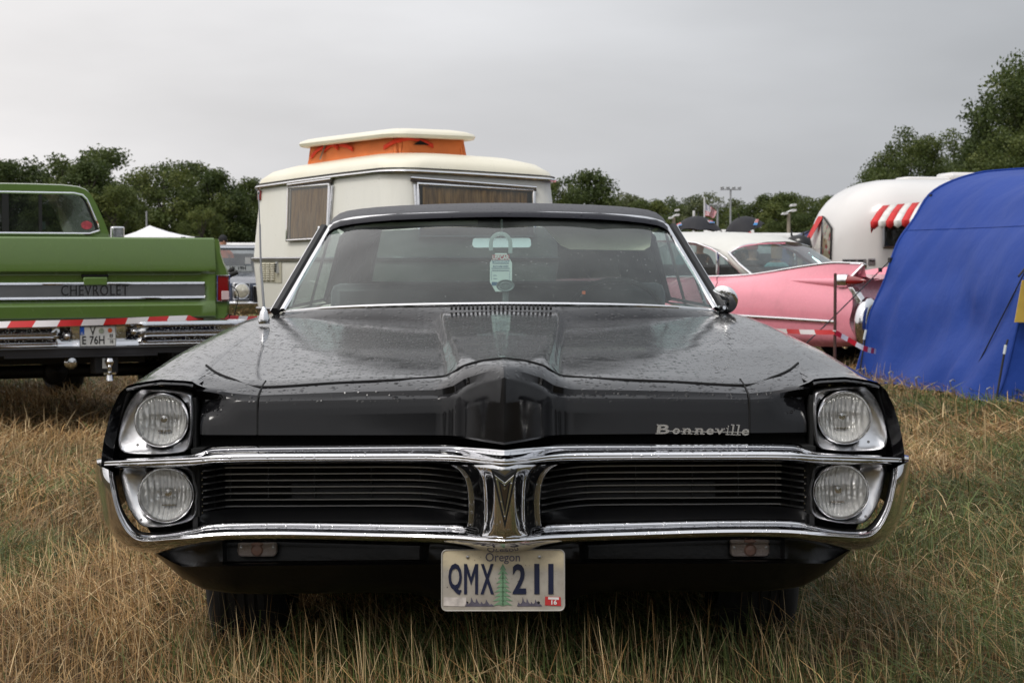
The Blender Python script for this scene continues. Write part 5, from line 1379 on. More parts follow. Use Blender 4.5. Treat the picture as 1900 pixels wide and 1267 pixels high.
FL.set(col=FL.ramp(v.outputs['Distance'], [(.0, (.50, .02, .02)), (.30, (.45, .04, .03)), (.36, (.12, .20, .08)), (.48, (.60, .50, .30)), (.9, (.55, .45, .28))], 'CONSTANT'), rough=.8)
w2 = apatch([(1521, 398), (1531, 404), (1544, 424), (1541, 470)][0:0] + [(1530, 404), (1543, 424), (1541, 488), (1526, 484)], 'end_window', FL.m, .010)
apatch([(1530, 404), (1544, 424), (1542, 488), (1526, 484)], 'pane', m_glass('trailer_glass2', (.7, .7, .7), .08), .03, par=w2)
g = M(); q = loop_on(AF, ab_, [(1529, 402), (1545, 424), (1543, 490), (1525, 486)], .02, 6); g.tube(q, .016, 6, closed=True); g.build('frame', RUBBER, w2)
REDC = simple('awning_red', (.58, .02, .02), .7); WHC = simple('awning_white', (.72, .70, .66), .7)
# side awning with alternating stripes
A0, A1, B0_, B1_ = (1638, 383), (1760, 372), (1615, 412), (1745, 405)
ns = 9; par = None
for i in range(ns):
    u0, u1 = i / ns, (i + 1) / ns
    ta, tb = AF.hit(lerp(A0[0], A1[0], u0), lerp(A0[1], A1[1], u0), ab_, .02), AF.hit(lerp(A0[0], A1[0], u1), lerp(A0[1], A1[1], u1), ab_, .02)
    yo = ta.y - .62
    ba, bb = AF.y(lerp(B0_[0], B1_[0], u0), lerp(B0_[1], B1_[1], u0), yo), AF.y(lerp(B0_[0], B1_[0], u1), lerp(B0_[1], B1_[1], u1), yo)
    bm_ = ba.lerp(bb, .5) + Vector((0, -.01, -.14)); 
    g = M(); g.grid([[ta, ta.lerp(tb, .5), tb], [ta.lerp(ba, .5) + Vector((0, 0, .02)), ta.lerp(tb, .5).lerp(ba.lerp(bb, .5), .5) + Vector((0, 0, .02)), tb.lerp(bb, .5) + Vector((0, 0, .02))], [ba, ba.lerp(bb, .5), bb], [ba + Vector((0, -.01, -.07)), bm_ + Vector((0, 0, .03)), bb + Vector((0, -.01, -.07))]])
    o = g.build('awning_stripe', REDC if i % 2 == 0 else WHC, tr, solid=.006)
g = M(); ta = AF.hit(1638, 384, ab_, .02); ba = AF.y(1615, 412, ta.y - .62); g.add([ta, ba, ba + Vector((.05, .1, -.16)), ta + Vector((0, 0, -.12))], [(0, 1, 2, 3)]); g.build('awning_side', REDC, tr, smooth=False, solid=.005)
e0, e1 = AF.hit(1530, 402, ab_, .02), AF.hit(1533, 404, ab_, .02)
g = M(); g.add([e0, e0 + Vector((-.30, -.05, -.48)), e0 + Vector((-.26, .25, -.48)), e0 + Vector((.02, .3, 0))], [(0, 1, 2, 3)]); g.build('end_awning', REDC, tr, smooth=False, solid=.006)
g = M(); g.add([e0 + Vector((.02, -.02, -.05)), e0 + Vector((-.18, -.08, -.50)), e0 + Vector((-.02, -.06, -.50))], [(0, 1, 2)]); g.build('end_awning_stripe', WHC, tr, smooth=False, solid=.006)
for c, nm in (([(1564, 481), (1608, 481), (1608, 497), (1564, 497)], 'vent_panel'), ([(1611, 480), (1624, 480), (1624, 492), (1611, 492)], 'vent_box')):
    o = apatch(c, nm, SATIN, .015, 4, 2)
    for i in range(3 if nm == 'vent_panel' else 2):
        x0 = c[0][0] + 3 + i * (13 if nm == 'vent_panel' else 5); x1_ = x0 + (9 if nm == 'vent_panel' else 4)
        h0, h1 = AF.hit(x0, 484, ab_, .03), AF.hit(x1_, 484, ab_, .03); g = M(); g.tube([h0, h1], .012, 5); g.build('vent_slot', GAP, o)
g = M(); t0 = AF.y(1745, 330, AW / 2); g.box((t0.x, AW / 2, AZ1 + .01), (1.3, .5, .06)); g.build('roof_hatch', AWH, tr, bevel=.04)
g = M(); t0 = AF.y(1800, 322, AW / 2); g.box((t0.x, AW / 2, AZ1 + .05), (.9, .6, .12)); g.build('roof_cooler', AWH, tr, bevel=.05)
for x in (2.6, 3.5): w_ = inst(TYRE, 'wheel', tr, (x, .2, .33), (0, 0, R(90)))

# ================================================================== blue tunnel tent
Tb = at(1592, 700, 18.3)
tent = empty('tent', (Tb.x, Tb.y, 0), R(11.5), 'large blue tunnel tent with a yellow window panel and guy lines', 'tent')
NF = Frame(tent)
hp = [(1588, 704), (1597, 680), (1611, 630), (1625, 580), (1637, 530), (1652, 485), (1672, 445), (1695, 410), (1727, 364), (1765, 338), (1810, 323), (1860, 316), (1905, 313)]
prof_ = [NF.y(px, py, 0) for px, py in hp]
prof_[0].z = 0.02
xt = prof_[-1].x
full = prof_ + [Vector((2 * xt - p.x, 0, p.z)) for p in reversed(prof_[:-1])]
full = crom(full, 4)
BLUE = NT('blue_nylon'); nz = BLUE.noise(1.6, 3, .5, stretch=(1, 1, .6), dist=.3); n2 = BLUE.noise(5, 3, .5, dist=.3)
BLUE.set(col=BLUE.mix(nz, (.011, .043, .25), (.017, .058, .30)), rough=.6, spec=.2); b1_ = BLUE.n('ShaderNodeBump'); b1_.inputs['Strength'].default_value = .5; b1_.inputs['Distance'].default_value = .05; BLUE.l(nz, b1_.inputs['Height']); BLUE.bump(n2, .55, .02, b1_.outputs[0]); BLUE = BLUE.m
import mathutils
def wr(x, y, z): return mathutils.noise.noise(Vector((x * .9 + y * 1.5, z * 2.1 - y, y * .7)))
YS = [i * -.1 for i in range(0, 30)]
rows = []
for y in [0] + YS[1:] + [-2.95]:
    t = -y / 2.95; sag = math.sin(math.pi * t) * .07
    r = []
    for i, p in enumerate(full):
        u = i / (len(full) - 1); cx_ = (p.x - xt)
        base_w = (1 - min(1, p.z / .7))
        k_ = 1 - sag * (.35 + .4 * min(1, p.z))
        w = .06 * wr(p.x, y, p.z) + .03 * wr(p.x * 2.5, y * 2.2, p.z * 1.2 + y * 2) + .035 * base_w * math.sin(y * 9 + p.z * 5 + 2 * math.sin(y * 3))
        z = p.z * (1 - sag * .5) + .02 * base_w * (math.sin(y * 5.3) + 1) * .5
        r.append(Vector((xt + cx_ * k_ - w * (1 if cx_ > 0 else -1) * -1, y + .05 * wr(p.z, p.x, y), max(z, .02) + (.02 * wr(y, p.x, p.z)))))
    rows.append(r)
g = M(); g.grid(rows); tb_ = g.bvh(); g.build('flysheet', BLUE, tent, ang=80)
# back and front ends
for y, nm in ((0.0, 'rear_panel'), (-2.95, 'door_panel')):
    g = M(); c0 = Vector((xt, y + (.25 if y == 0 else -.35), .0)); rr = rows[0] if y == 0 else rows[-1]
    rings = []
    for t in (0, .15, .3, .45, .6, .8, 1): rings.append([p.lerp(Vector((lerp(p.x, xt, .0), p.y, p.z)), 0).lerp(Vector((xt, c0.y, min(p.z, .9))), t) for p in rr])
    g.grid(rings); dp = g.build(nm, BLUE, tent, ang=80)
YEL = simple('yellow_window', (.50, .34, .06), .6)
wp = [NF.y(px, py, -3.08) for px, py in ((1897, 520), (1935, 515), (1935, 598), (1883, 598))]
g = M(); g.prism(wp, (0, .01, 0)); g.build('window_panel', YEL, tent, smooth=False)
BLKC = flat('black_cord', (.01, .01, .01), .6)
g = M(); g.tube([r_ + Vector((0, -.004, .004)) for r_ in rows[-1]], .012, 6); g.build('hoop_sleeve', BLUE, tent)
g = M(); g.tube([r_ + Vector((0, 0, .006)) for r_ in rows[0]], .012, 6); g.build('hoop_sleeve', BLUE, tent)
g = M(); g.tube([r_[0:1][0].lerp(r_[1], 0) + Vector((0, 0, 0)) for r_ in rows], .006, 5); g.build('ground_hem', BLUE, tent)
def w2l(px, py, Y): return NF.i @ at(px, py, Y)
def gnd(px, py): d = ray(px, py); return NF.i @ (CP + d * (-(CP.z) / d.z))
for a_, b2 in (((1652, 483), (1505, 625)), ((1727, 363), (1640, 500))):
    p0 = NF.y(a_[0], a_[1], 0); d = (NF.y(b2[0], b2[1], -.5) - p0)
    if a_[0] == 1727: continue
    p1 = p0 + d * (p0.z / -d.z) if d.z < 0 else p0 + d
    g = M(); g.tube([p0, p0.lerp(p1, .5) + Vector((0, 0, -.02)), p1], .006, 5); gl = g.build('guy_line', BLKC, tent)
    g = M(); g.box(p0.lerp(p1, .08), (.03, .03, .04)); g.build('line_slider', BLKC, gl)
p0 = NF.y(1910, 488, -2.95); p1 = gnd(1783, 738); g = M(); g.tube([p0, p1], .006, 5); gl = g.build('guy_line', BLKC, tent); g = M(); g.tube([NF.y(1890, 513, -3.0), p0.lerp(p1, .0)], .010, 5); g.build('line_slider', BLKC, gl)
g = M(); g.tube([NF.y(1870, 630, -3.02), NF.y(1865, 648, -3.02)], .008, 6); po_ = g.build('tent_pole', BLKC, tent)
g = M(); g.tube([NF.y(1866, 640, -3.03), NF.y(1863, 657, -3.03)], .011, 6); g.build('pole_sleeve', simple('sleeve_white', (.6, .65, .65), .4), po_)
g = M(); g.tube([NF.y(1863, 657, -3.03), NF.y(1849, 738, -3.03), NF.y(1847, 748, -3.03)], .009, 6); g.build('pole_foot', BLKC, po_)
g = M(); g.tube([NF.y(1606, 622, -.05), NF.y(1595, 690, -.05)], .008, 6); g.build('tent_pole', BLKC, tent)
g = M(); g.tube([NF.y(1607, 612, -.06), NF.y(1603, 630, -.06)], .012, 6); g.build('pole_sleeve', MATS['sleeve_white'], tent)
for px, py in ((1727, 364), (1651, 481)):
    g = M(); g.box(NF.y(px, py, -.02) + Vector((.02, 0, -.01)), (.06, .05, .05)); g.build('corner_clip', BLKC, tent)

for zz_ in (1.46, .62):
    pts_ = []
    for r_ in rows:
        for a_, b2 in zip(r_[:30], r_[1:31]):
            if (a_.z - zz_) * (b2.z - zz_) <= 0: pts_.append(a_.lerp(b2, (zz_ - a_.z) / (b2.z - a_.z + 1e-9)) + Vector((-.003, 0, 0))); break
    if zz_ > 1: g = M(); g.tube(pts_, .003, 5); g.build('fabric_seam', BLUE, tent)

for yi in ():
    pts_ = [p + Vector((-.004, 0, .004)) for p in rows[yi]]; g = M(); g.tube(pts_, .0065, 5); g.build('fabric_seam', BLUE, tent)
PEGM = simple('steel_peg', (.35, .35, .36), .4, metal=.8)
for yi in (1, 8, 15, 22, 29):
    p = rows[yi][0]; g = M(); g.tube([p + Vector((-.05, 0, .10)), p + Vector((.0, 0, -.06))], .006, 5); g.tube([p + Vector((-.05, 0, .10)), p + Vector((-.02, 0, .115)), p + Vector((0, 0, .10))], .006, 5); g.build('peg', PEGM, tent)
# ================================================================== barrier tape and stake
TRED = simple('tape_red', (.55, .015, .015), .35, var=.08); TWHT = simple('tape_white', (.72, .68, .68), .35, var=.06)
def tape(pts, w, step, label, sl=.5, drop=None):
    P = crom(pts, 12); L = [0]
    for a, b_ in zip(P, P[1:]): L.append(L[-1] + (b_ - a).length)
    rt = empty('barrier_tape', P[0], 0, label, 'tape')
    def pos(s):
        s = max(0, min(L[-1], s))
        for i in range(len(P) - 1):
            if s <= L[i + 1] + 1e-9: return P[i].lerp(P[i + 1], (s - L[i]) / max(1e-9, L[i + 1] - L[i]))
        return P[-1]
    k = 0; s = 0
    while s < L[-1]:
        e = min(L[-1], s + step); g = M(); n = 4; up, dn = [], []
        for i in range(n + 1):
            t = lerp(s, e, i / n); a = pos(t + w * sl); b_ = pos(t)
            tw = .02 * math.sin(t * 5)
            up.append(a + Vector((0, tw * .3, w / 2)) - rt.location); dn.append(b_ + Vector((0, -.01 - tw * .3, -w / 2)) - rt.location)
        g.grid([up, dn]); g.build('tape_stripe', TRED if k % 2 == 0 else TWHT, rt)
        k += 1; s = e
    return rt
tape([at(-80, 607, 12.0), at(0, 602.5, 12.05), at(100, 600, 12.15), at(200, 597, 12.35), at(300, 592.5, 12.6), at(400, 589, 12.95), at(425, 589, 13.1)], .040, .155, 'red and white barrier tape lying on the green pickup bumper')
tape([at(425, 589, 13.12), at(455, 590.5, 13.3), at(490, 590, 13.5)], .03, .11, 'short red and white barrier tape between pickup and aerial')
sk0 = at(1549, 640, 17.0)
st_ = empty('stake', (sk0.x, sk0.y, 0), 0, 'thin rusty steel stake standing beside the pink car', 'stake')
g = M(); g.tube([(0, 0, -.1), (0, 0, at(1549, 508, 17.0).z - .01), (0, 0, at(1549, 507, 17.0).z)], [.014, .014, .012], 10); g.build('rod', simple('rusty_steel', (.075, .032, .025), .7, var=.4, nscale=30, bump=.4), st_)
g = M(); g.tube([Vector((.016 * math.cos(a), .016 * math.sin(a), at(1549, 616, 17).z + .012 * math.sin(a * .5))) for a in [i * .7 for i in range(14)]], .006, 5); g.build('tape_knot', TWHT, st_)
tape([at(1549, 616.5, 16.98), at(1500, 616, 17.3), at(1450, 614, 17.8), at(1400, 611, 18.3), at(1330, 604, 19), at(1250, 598, 19.5)], .042, .26, 'red and white barrier tape running left from the rusty stake')
tape([at(1549, 616.5, 16.96), at(1572, 629, 17.1), at(1603, 646, 17.2), at(1625, 652, 17.5)], .05, .10, 'red and white barrier tape falling from the stake towards the blue tent')

# ================================================================== bicycle behind the pickup
b0 = at(418, 600, 14.0)
bk = empty('bicycle', (b0.x, b0.y, 0), R(12), 'bicycle with black grips standing behind the pickup corner', 'bicycle')
KB = Frame(bk); hy = 0.0
hz = KB.y(430, 508, 0).z; ST = SATIN
g = M(); g.tube([(-.24, 0, hz + .02), (-.15, -.02, hz), (0, -.0, hz - .02), (.04, 0, hz)], .012, 8); g.tube([(0, 0, hz - .02), (0, .03, hz - .12)], .014, 8); g.build('handlebar', ST, bk)
for pts in ([(420, 516), (428, 510), (441, 505)], [(424, 505), (429, 501), (434, 499)]):
    q = [KB.y(px, py, -.05 if pts[0][0] == 420 else .25) for px, py in pts]; g = M(); g.tube(q, [.015, .019, .017], 10); g.build('grip', RUBBER, bk)
g = M(); g.tube(crom([KB.y(px, py, -.04) for px, py in ((424, 530), (434, 534), (442, 545), (441, 560), (436, 580), (433, 600))], 6), .004, 6); g.build('brake_cable', BLKC, bk)
g = M(); g.tube([(0, .03, hz - .12), (0, .06, .70)], .018, 8); g.tube([(0, .05, .75), (-.02, .62, .70)], .016, 8); g.tube([(0, .06, .66), (-.02, .60, .30)], .018, 8); g.tube([(-.02, .72, .82), (-.02, .60, .30)], .016, 8); g.tube([(-.02, .60, .30), (-.02, 1.05, .34), (-.02, .70, .70)], .012, 8)
g.tube([(-.04, .06, .66), (-.04, -.02, .34)], .01, 6); g.tube([(.04, .06, .66), (.04, -.02, .34)], .01, 6); g.build('frame', simple('bike_blue', (.02, .09, .16), .3), bk)
for y in (-.02, 1.05):
    g = M(); g.tube([(0, y + .33 * math.cos(a), .34 + .33 * math.sin(a)) for a in [2 * math.pi * k / 36 for k in range(36)]], .018, 8, closed=True); w_ = g.build('wheel', RUBBER, bk)
    g = M()
    for k in range(12): a = 2 * math.pi * k / 12; g.tube([(0, y, .34), (0, y + .32 * math.cos(a), .34 + .32 * math.sin(a))], .002, 4)
    tag(g.build('spokes', ST, w_), kind='stuff')
g = M(); g.box((-.02, .75, .86), (.15, .26, .05)); g.build('saddle', RUBBER, bk, bevel=.02)

# ================================================================== white canopy
c0 = at(288, 487, 72); cn_ = empty('canopy_tent', (c0.x, c0.y, 0), R(20), 'small white peaked canopy tent in front of the trees', 'canopy')
CFm = Frame(cn_); hz_ = at(288, 441, 72).z; ap2 = at(276, 418.5, 72).z; WTC = simple('white_canvas', (.78, .78, .80), .6, var=.04)
g = M(); hw = 1.32; top_ = Vector((-.2, 0, ap2)); rows = []
for t in (0, .15, .4, .7, 1): 
    rows.append([top_.lerp(Vector((x * hw, y * hw, hz_)), t) - Vector((0, 0, .06 * math.sin(math.pi * t))) for x, y in ((-1, -1), (0, -1.0), (1, -1), (1, 0), (1, 1), (0, 1), (-1, 1), (-1, 0))])
rows.append([p + Vector((0, 0, -.22)) for p in rows[-1]])
g.grid(rows, cu=True); g.build('roof_fabric', WTC, cn_)
for x in (-1, 1):
    for y in (-1, 1): g = M(); g.tube([(x * hw, y * hw, 0), (x * hw, y * hw, hz_)], .025, 6); g.build('leg', SATIN, cn_)
pl = at(272.5, 487, 74); po2 = empty('pole', (pl.x, pl.y, 0), 0, 'thin grey pole rising behind the white canopy peak', 'pole')
g = M(); g.tube([(0, 0, 0), (0, 0, at(272.5, 392, 74).z)], .035, 6); g.build('shaft', SATIN, po2)

# ================================================================== umbrellas
UMB = simple('umbrella_cloth', (.010, .010, .014), .7, var=.2); 
def umbrella(px, py_top, px0, px1, py_b, Y, tilt, label, spots, rx=0):
    s = F_PX / Y; r = (px1 - px0) / 2 / s; h = (py_b - py_top) / s
    p = at((px0 + px1) / 2, py_b, Y)
    u = empty('umbrella', p, 0, label, 'umbrella', 'black umbrellas behind the pink car'); u.rotation_euler = (rx, tilt, 0)
    g = M(); rows = []
    for t in (0.001, .15, .35, .55, .75, .9, 1):
        row = []
        for k in range(48):
            a = 2 * math.pi * k / 48; sc_ = 1 - .055 * (abs(math.sin(a * 4)) ** .8) * 1.0 * t
            rr = r * t * (1 - .05 * (1 - abs(math.cos(a * 4)))) ; z = h * (1 - t ** 2.1) + .02 * abs(math.sin(a * 4)) * t * t
            row.append(Vector((rr * math.cos(a), rr * math.sin(a), z)))
        rows.append(row)
    g.grid(rows, cu=True); cvx = g.build('canopy', UMB, u, ang=60); bv = g.bvh()
    for k in range(8):
        a = math.pi / 4 * k; g = M(); g.tube([(r * t * math.cos(a), r * t * math.sin(a), h * (1 - t ** 2.1) - .012) for t in (.02, .3, .6, .85, 1)], .005, 4); g.build('rib', SATIN, u)
    g = M(); g.tube([(0, 0, h + .06), (0, 0, -.55)], [.006, .007], 6); g.build('shaft', SATIN, u)
    g = M(); g.tube([(0, 0, h), (0, 0, h + .07)], [.014, .006], 6); g.build('tip', DARK, u)
    bpy.context.view_layer.update(); UF = Frame(u)
    for c in spots:
        rw = patch(UF, bv, c, 4, 3, .008); g = M(); g.grid(rw); m = g.build('printed_flag', simple('print_pale', (.55, .50, .50), .6), cvx, solid=.002)
        c2 = [Vector(c[0]).lerp(Vector(c[3]), .62), Vector(c[1]).lerp(Vector(c[2]), .62), Vector(c[2]), Vector(c[3])]
        g = M(); g.grid(patch(UF, bv, [tuple(v) for v in c2], 4, 2, .016)); g.build('flag_blue_bar', flat('print_sky_blue', (.05, .25, .55), .5), m)
        for t0 in (.12, .45, .78):
            c3 = [Vector(c[0]).lerp(Vector(c[1]), t0), Vector(c[0]).lerp(Vector(c[1]), t0 + .16), Vector(c[3]).lerp(Vector(c[2]), t0 + .16).lerp(Vector(c[0]).lerp(Vector(c[1]), t0 + .16), .4), Vector(c[3]).lerp(Vector(c[2]), t0).lerp(Vector(c[0]).lerp(Vector(c[1]), t0), .4)]
            g = M(); g.grid(patch(UF, bv, [tuple(v) for v in c3], 2, 2, .014)); g.build('flag_red_bar', flat('print_flag_red', (.5, .05, .05), .5), m)
    return u
umbrella(1295, 401, 1248, 1340, 428, 29, R(3), 'open black umbrella with small flag prints, left of two', [[(1249, 418), (1264, 414), (1266, 419), (1251, 423)], [(1312, 410), (1326, 410), (1329, 415), (1316, 415)]])
umbrella(1385, 402, 1340, 1420, 428, 30, R(-20), 'tilted black umbrella with one flag print, right of two', [[(1402, 408), (1408, 408), (1404, 419), (1397, 419)]], rx=R(8))

# ================================================================== people (each body one skinned surface)
def person(x, y, rz, label, cols, hair=(.03, .02, .015), arms=((-.25, -.02, .85), (.25, -.02, .85)), elbows=None, cap=None, scale=1, lean=0, hairlen=.0):
    """cols: list of (height, colour) bands from feet up"""
    V = {'pel': (0, 0, .95), 'chest': (0, .0 + lean * .5, 1.22), 'neck0': (0, lean * .8, 1.43), 'neck': (0, lean * .9, 1.50), 'head0': (0, lean * .95 - .02, 1.58), 'head1': (0, lean - .01, 1.70)}
    E = [('pel', 'chest'), ('chest', 'neck0'), ('neck0', 'neck'), ('neck', 'head0'), ('head0', 'head1')]
    Rr = {'pel': .15, 'chest': .155, 'neck0': .10, 'neck': .055, 'head0': .082, 'head1': .088}
    for i, s in enumerate((-1, 1)):
        V[f'sh{s}'] = (s * .17, lean * .75, 1.40); Rr[f'sh{s}'] = .065
        hd = Vector(arms[i]); el = Vector(elbows[i]) if elbows and elbows[i] else Vector(V[f'sh{s}']).lerp(hd, .5) + Vector((s * .04, .03, 0))
        V[f'el{s}'] = tuple(el); Rr[f'el{s}'] = .042
        V[f'wr{s}'] = tuple(hd); Rr[f'wr{s}'] = .028
        d = (hd - el).normalized(); V[f'ha{s}'] = tuple(hd + d * .09); Rr[f'ha{s}'] = .034
        E += [('neck0', f'sh{s}'), (f'sh{s}', f'el{s}'), (f'el{s}', f'wr{s}'), (f'wr{s}', f'ha{s}')]
        V[f'hip{s}'] = (s * .10, 0, .88); V[f'kn{s}'] = (s * .11, -.01, .48); V[f'an{s}'] = (s * .11, .02, .08); V[f'to{s}'] = (s * .12, -.13, .04)
        for a, r in (('hip', .095), ('kn', .058), ('an', .04), ('to', .035)): Rr[f'{a}{s}'] = r
        E += [('pel', f'hip{s}'), (f'hip{s}', f'kn{s}'), (f'kn{s}', f'an{s}'), (f'an{s}', f'to{s}')]
    names = list(V); me = bpy.data.meshes.new('body'); me.from_pydata([V[n] for n in names], [(names.index(a), names.index(b)) for a, b in E], [])
    root = empty('person', (x, y, 0), rz, label, 'person'); root.scale = (scale,) * 3
    o = bpy.data.objects.new('body', me); COL.objects.link(o); o.parent = root
    o.modifiers.new('skin', 'SKIN'); sd_ = me.skin_vertices[0].data
    for i, n in enumerate(names): sd_[i].radius = (Rr[n] * (1.15 if n in ('chest', 'pel') else 1), Rr[n] * (.8 if n in ('chest', 'pel') else 1)); sd_[i].use_root = (n == 'pel')
    o.modifiers['skin'].use_smooth_shade = True
    o.modifiers.new('sub', 'SUBSURF').levels = 2; o.modifiers['sub'].render_levels = 2
    k = NT('person_colours'); sp = k.n('ShaderNodeSeparateXYZ'); k.l(k.co(), sp.inputs[0]); zz = k.math('DIVIDE', sp.outputs[2], 1.8)
    k.set(col=k.ramp(zz, [(max(0, h / 1.8), c) for h, c in cols], 'CONSTANT'), rough=.75, spec=.2); k.bump(k.noise(9, 3), .4, .02); me.materials.append(k.m)
    # hair, fingers, face
    hx = Vector(V['head1'])
    g = M(); rows = []
    for i in range(9):
        a = math.pi * i / 8 * .62; rows.append([hx + Vector((.098 * math.sin(a) * math.cos(b_), .02 + .108 * math.sin(a) * math.sin(b_), .0 + .115 * math.cos(a) - (hairlen if (i == 8 and math.sin(b_) > -.2) else 0))) for b_ in [2 * math.pi * q / 16 for q in range(16)]])
    g.grid(rows, cu=True); g.build('cap' if cap else 'hair', simple('cap_cloth_%s' % label[-30:], cap, .8) if cap else simple('hair_%s' % label[-30:], hair, .7), root)
    sk_ = simple('skin_tone', (.42, .22, .15), .55)
    for i, s in enumerate((-1, 1)):
        w = Vector(V[f'ha{s}']); d = (w - Vector(V[f'wr{s}'])).normalized(); u = d.cross(Vector((0, 1, 0))); u = (u if u.length > .1 else Vector((1, 0, 0))).normalized()
        for q in range(4):
            b0_ = w + u * (q - 1.5) * .016; L_ = (.06, .07, .066, .052)[q]
            g = M(); g.tube([b0_, b0_ + d * L_ * .5, b0_ + d * L_ + Vector((0, -.012, 0))], [.008, .0075, .006], 6); g.build('finger', sk_, root)
        g = M(); g.tube([w - d * .03 + u * .03 * s, w + u * .05 * s, w + d * .025 + u * .055 * s], [.010, .009, .007], 6); g.build('thumb', sk_, root)
    g = M(); g.tube([hx + Vector((0, -.085, -.02)), hx + Vector((0, -.105, -.05)), hx + Vector((0, -.088, -.055))], [.008, .012, .008], 6); g.build('nose', sk_, root)
    for s in (-1, 1):
        g = M(); g.lathe([(.001, -.004), (.010, 0), (.001, .004)], hx + Vector((s * .032, -.083, -.01)), n=8); g.build('eye', flat('eye_dark', (.03, .02, .02), .3), root)
        g = M(); g.tube([hx + Vector((s * .086, .0, .0)), hx + Vector((s * .094, .01, -.03))], [.014, .010], 6); g.build('ear', sk_, root)
    return root
SKN = (.42, .22, .15)
q = at(1270, 487, 27.5); person(q.x, q.y, R(-60), 'person in a turquoise shirt holding up one hand beyond the pink car', [(0, (.1, .1, .12)), (.95, (.20, .46, .46)), (1.47, SKN)], arms=((-.25, -.02, .85), (.42, -.30, 1.38)), elbows=(None, (.30, -.05, 1.12)), scale=.86)
q = at(1298, 487, 29.6); person(q.x, q.y, R(20), 'person with a ginger patterned hat under the left black umbrella', [(0, (.05, .05, .07)), (1.0, (.04, .04, .05)), (1.47, SKN)], cap=(.30, .13, .04), scale=.87, arms=((-.22, -.05, .9), (.12, -.2, 1.30)), elbows=(None, (.28, -.1, 1.12)))
q = at(1386, 487, 30.6); person(q.x, q.y, R(-10), 'person in dark clothes under the tilted right umbrella', [(0, (.03, .03, .04)), (1.47, SKN)], cap=(.4, .02, .03), scale=.92, arms=((-.12, -.2, 1.30), (.22, -.05, .9)), elbows=((-.28, -.1, 1.12), None))
q = at(1482, 487, 25.2); person(q.x, q.y, R(175), 'person with bare shoulders and light hair seen through the pink car rear glass', [(0, (.15, .3, .3)), (.9, (.52, .36, .26)), (1.17, (.45, .15, .35)), (1.20, (.52, .36, .26))], hair=(.36, .19, .08), scale=.74)
q = at(1441, 487, 24.6); person(q.x, q.y, R(160), 'person with big dark hair seen through the pink car rear glass', [(0, (.1, .1, .1)), (.8, (.22, .42, .42)), (1.47, SKN)], hair=(.015, .013, .012), scale=.78, hairlen=.12)
q = at(1396, 487, 26.0); person(q.x, q.y, R(150), 'person with a red cap bending behind the pink car roof pillar', [(0, (.02, .02, .025)), (1.47, SKN)], cap=(.5, .03, .04), scale=.80)
q = at(414, 487, 40); person(q.x, q.y, R(20), 'person in a black cap and orange collar behind the dark blue saloon', [(0, (.03, .03, .05)), (1.3, (.55, .13, .05)), (1.5, SKN)], cap=(.01, .01, .012), scale=.955)

# ================================================================== things peeking over the white roof
def at2(px, py, Y): return at(px, py, Y)
q = at(1482, 487, 26.5); hb_ = empty('horned_figure', (q.x, q.y, 0), R(-15), 'black glossy horned bull shape peeking over the white car roof', 'bull figure')
hb_.scale = (.62, .62, 1); HF = Frame(hb_); GB = simple('glossy_black', (.008, .008, .009), .18)
zc = HF.y(1482, 441, 0).z
g = M(); g.lathe([(.001, -.30), (.10, -.27), (.15, -.15), (.16, .0), (.15, .14), (.10, .26), (.001, .30)], (0, 0, zc - .12), axis='X', n=24); g.tube([(0, 0, zc - .2), (.05, .02, .5), (.06, .02, 0)], [.16, .18, .12], 14); g.build('body', GB, hb_)
for px, py, s in ((1470, 432, -1), (1489, 433, 1), (1500, 441, 1)):
    p = HF.y(px, py + 4, 0); g = M(); g.tube([p + Vector((0, 0, -.05)), p + Vector((s * .02, 0, .02)), p + Vector((s * .01, 0, .06))], [.03, .022, .006], 8); g.build('horn', GB, hb_)
q = at(1512, 487, 34); nt_ = empty('tent', (q.x, q.y, 0), 0, 'small navy blue tent between the pink car roof and the white trailer', 'tent'); NF2 = Frame(nt_)
g = M(); rows = []
hz2 = at(1512, 424, 34).z
for t in (0, .25, .5, .75, .92, 1): rows.append([Vector((.95 * math.cos(a) * (1 - t ** 2.4) ** .5 + .001 * math.cos(a), .95 * math.sin(a) * (1 - t ** 2.4) ** .5, hz2 * t)) for a in [2 * math.pi * k / 24 for k in range(24)]])
g.grid(rows, cu=True); g.build('fabric', simple('navy_fabric', (.012, .018, .08), .6), nt_)
g = M(); g.tube([rows[i][3] + Vector((0, 0, .01)) for i in range(6)] + [rows[i][15] + Vector((0, 0, .01)) for i in range(5, -1, -1)], .012, 5); g.build('pole', DARK, nt_)
# pale roofs beyond
q = at(1405, 487, 38); wv = empty('caravan', (q.x, q.y, 0), R(6), 'white caravan roof showing just above the pink car roof', 'caravan'); z1 = at(1405, 432, 38).z
WV = simple('van_white', (.68, .67, .65), .4)
g = M(); g.box((0, 1, z1 / 2 + .2), (3.6, 2.0, z1 - .4)); g.build('body', WV, wv, bevel=.12)
g = M(); g.box((-.4, .8, z1 + .01), (.9, .7, .12)); g.build('roof_hatch', WV, wv, bevel=.03)
g = M(); g.box((0, -.015, z1 * .62), (1.2, .02, .5)); g.build('window', DARK, wv, bevel=.02)
for x in (-.5, .5): inst(TYRE, 'wheel', wv, (x, .15, .33), (0, 0, R(90)))
q = at(462, 487, 44); wv = empty('parked_van', (q.x, q.y, 0), R(0), 'pale van roof just above the dark blue saloon', 'van'); z1 = at(462, 451, 44).z
g = M(); g.box((0, 1, z1 / 2 + .15), (1.8, 3.6, z1 - .3)); g.build('body', WV, wv, bevel=.15); g = M(); g.box((0, -.81, z1 * .72), (1.3, .02, .4)); g.build('window', DARK, wv, bevel=.02)
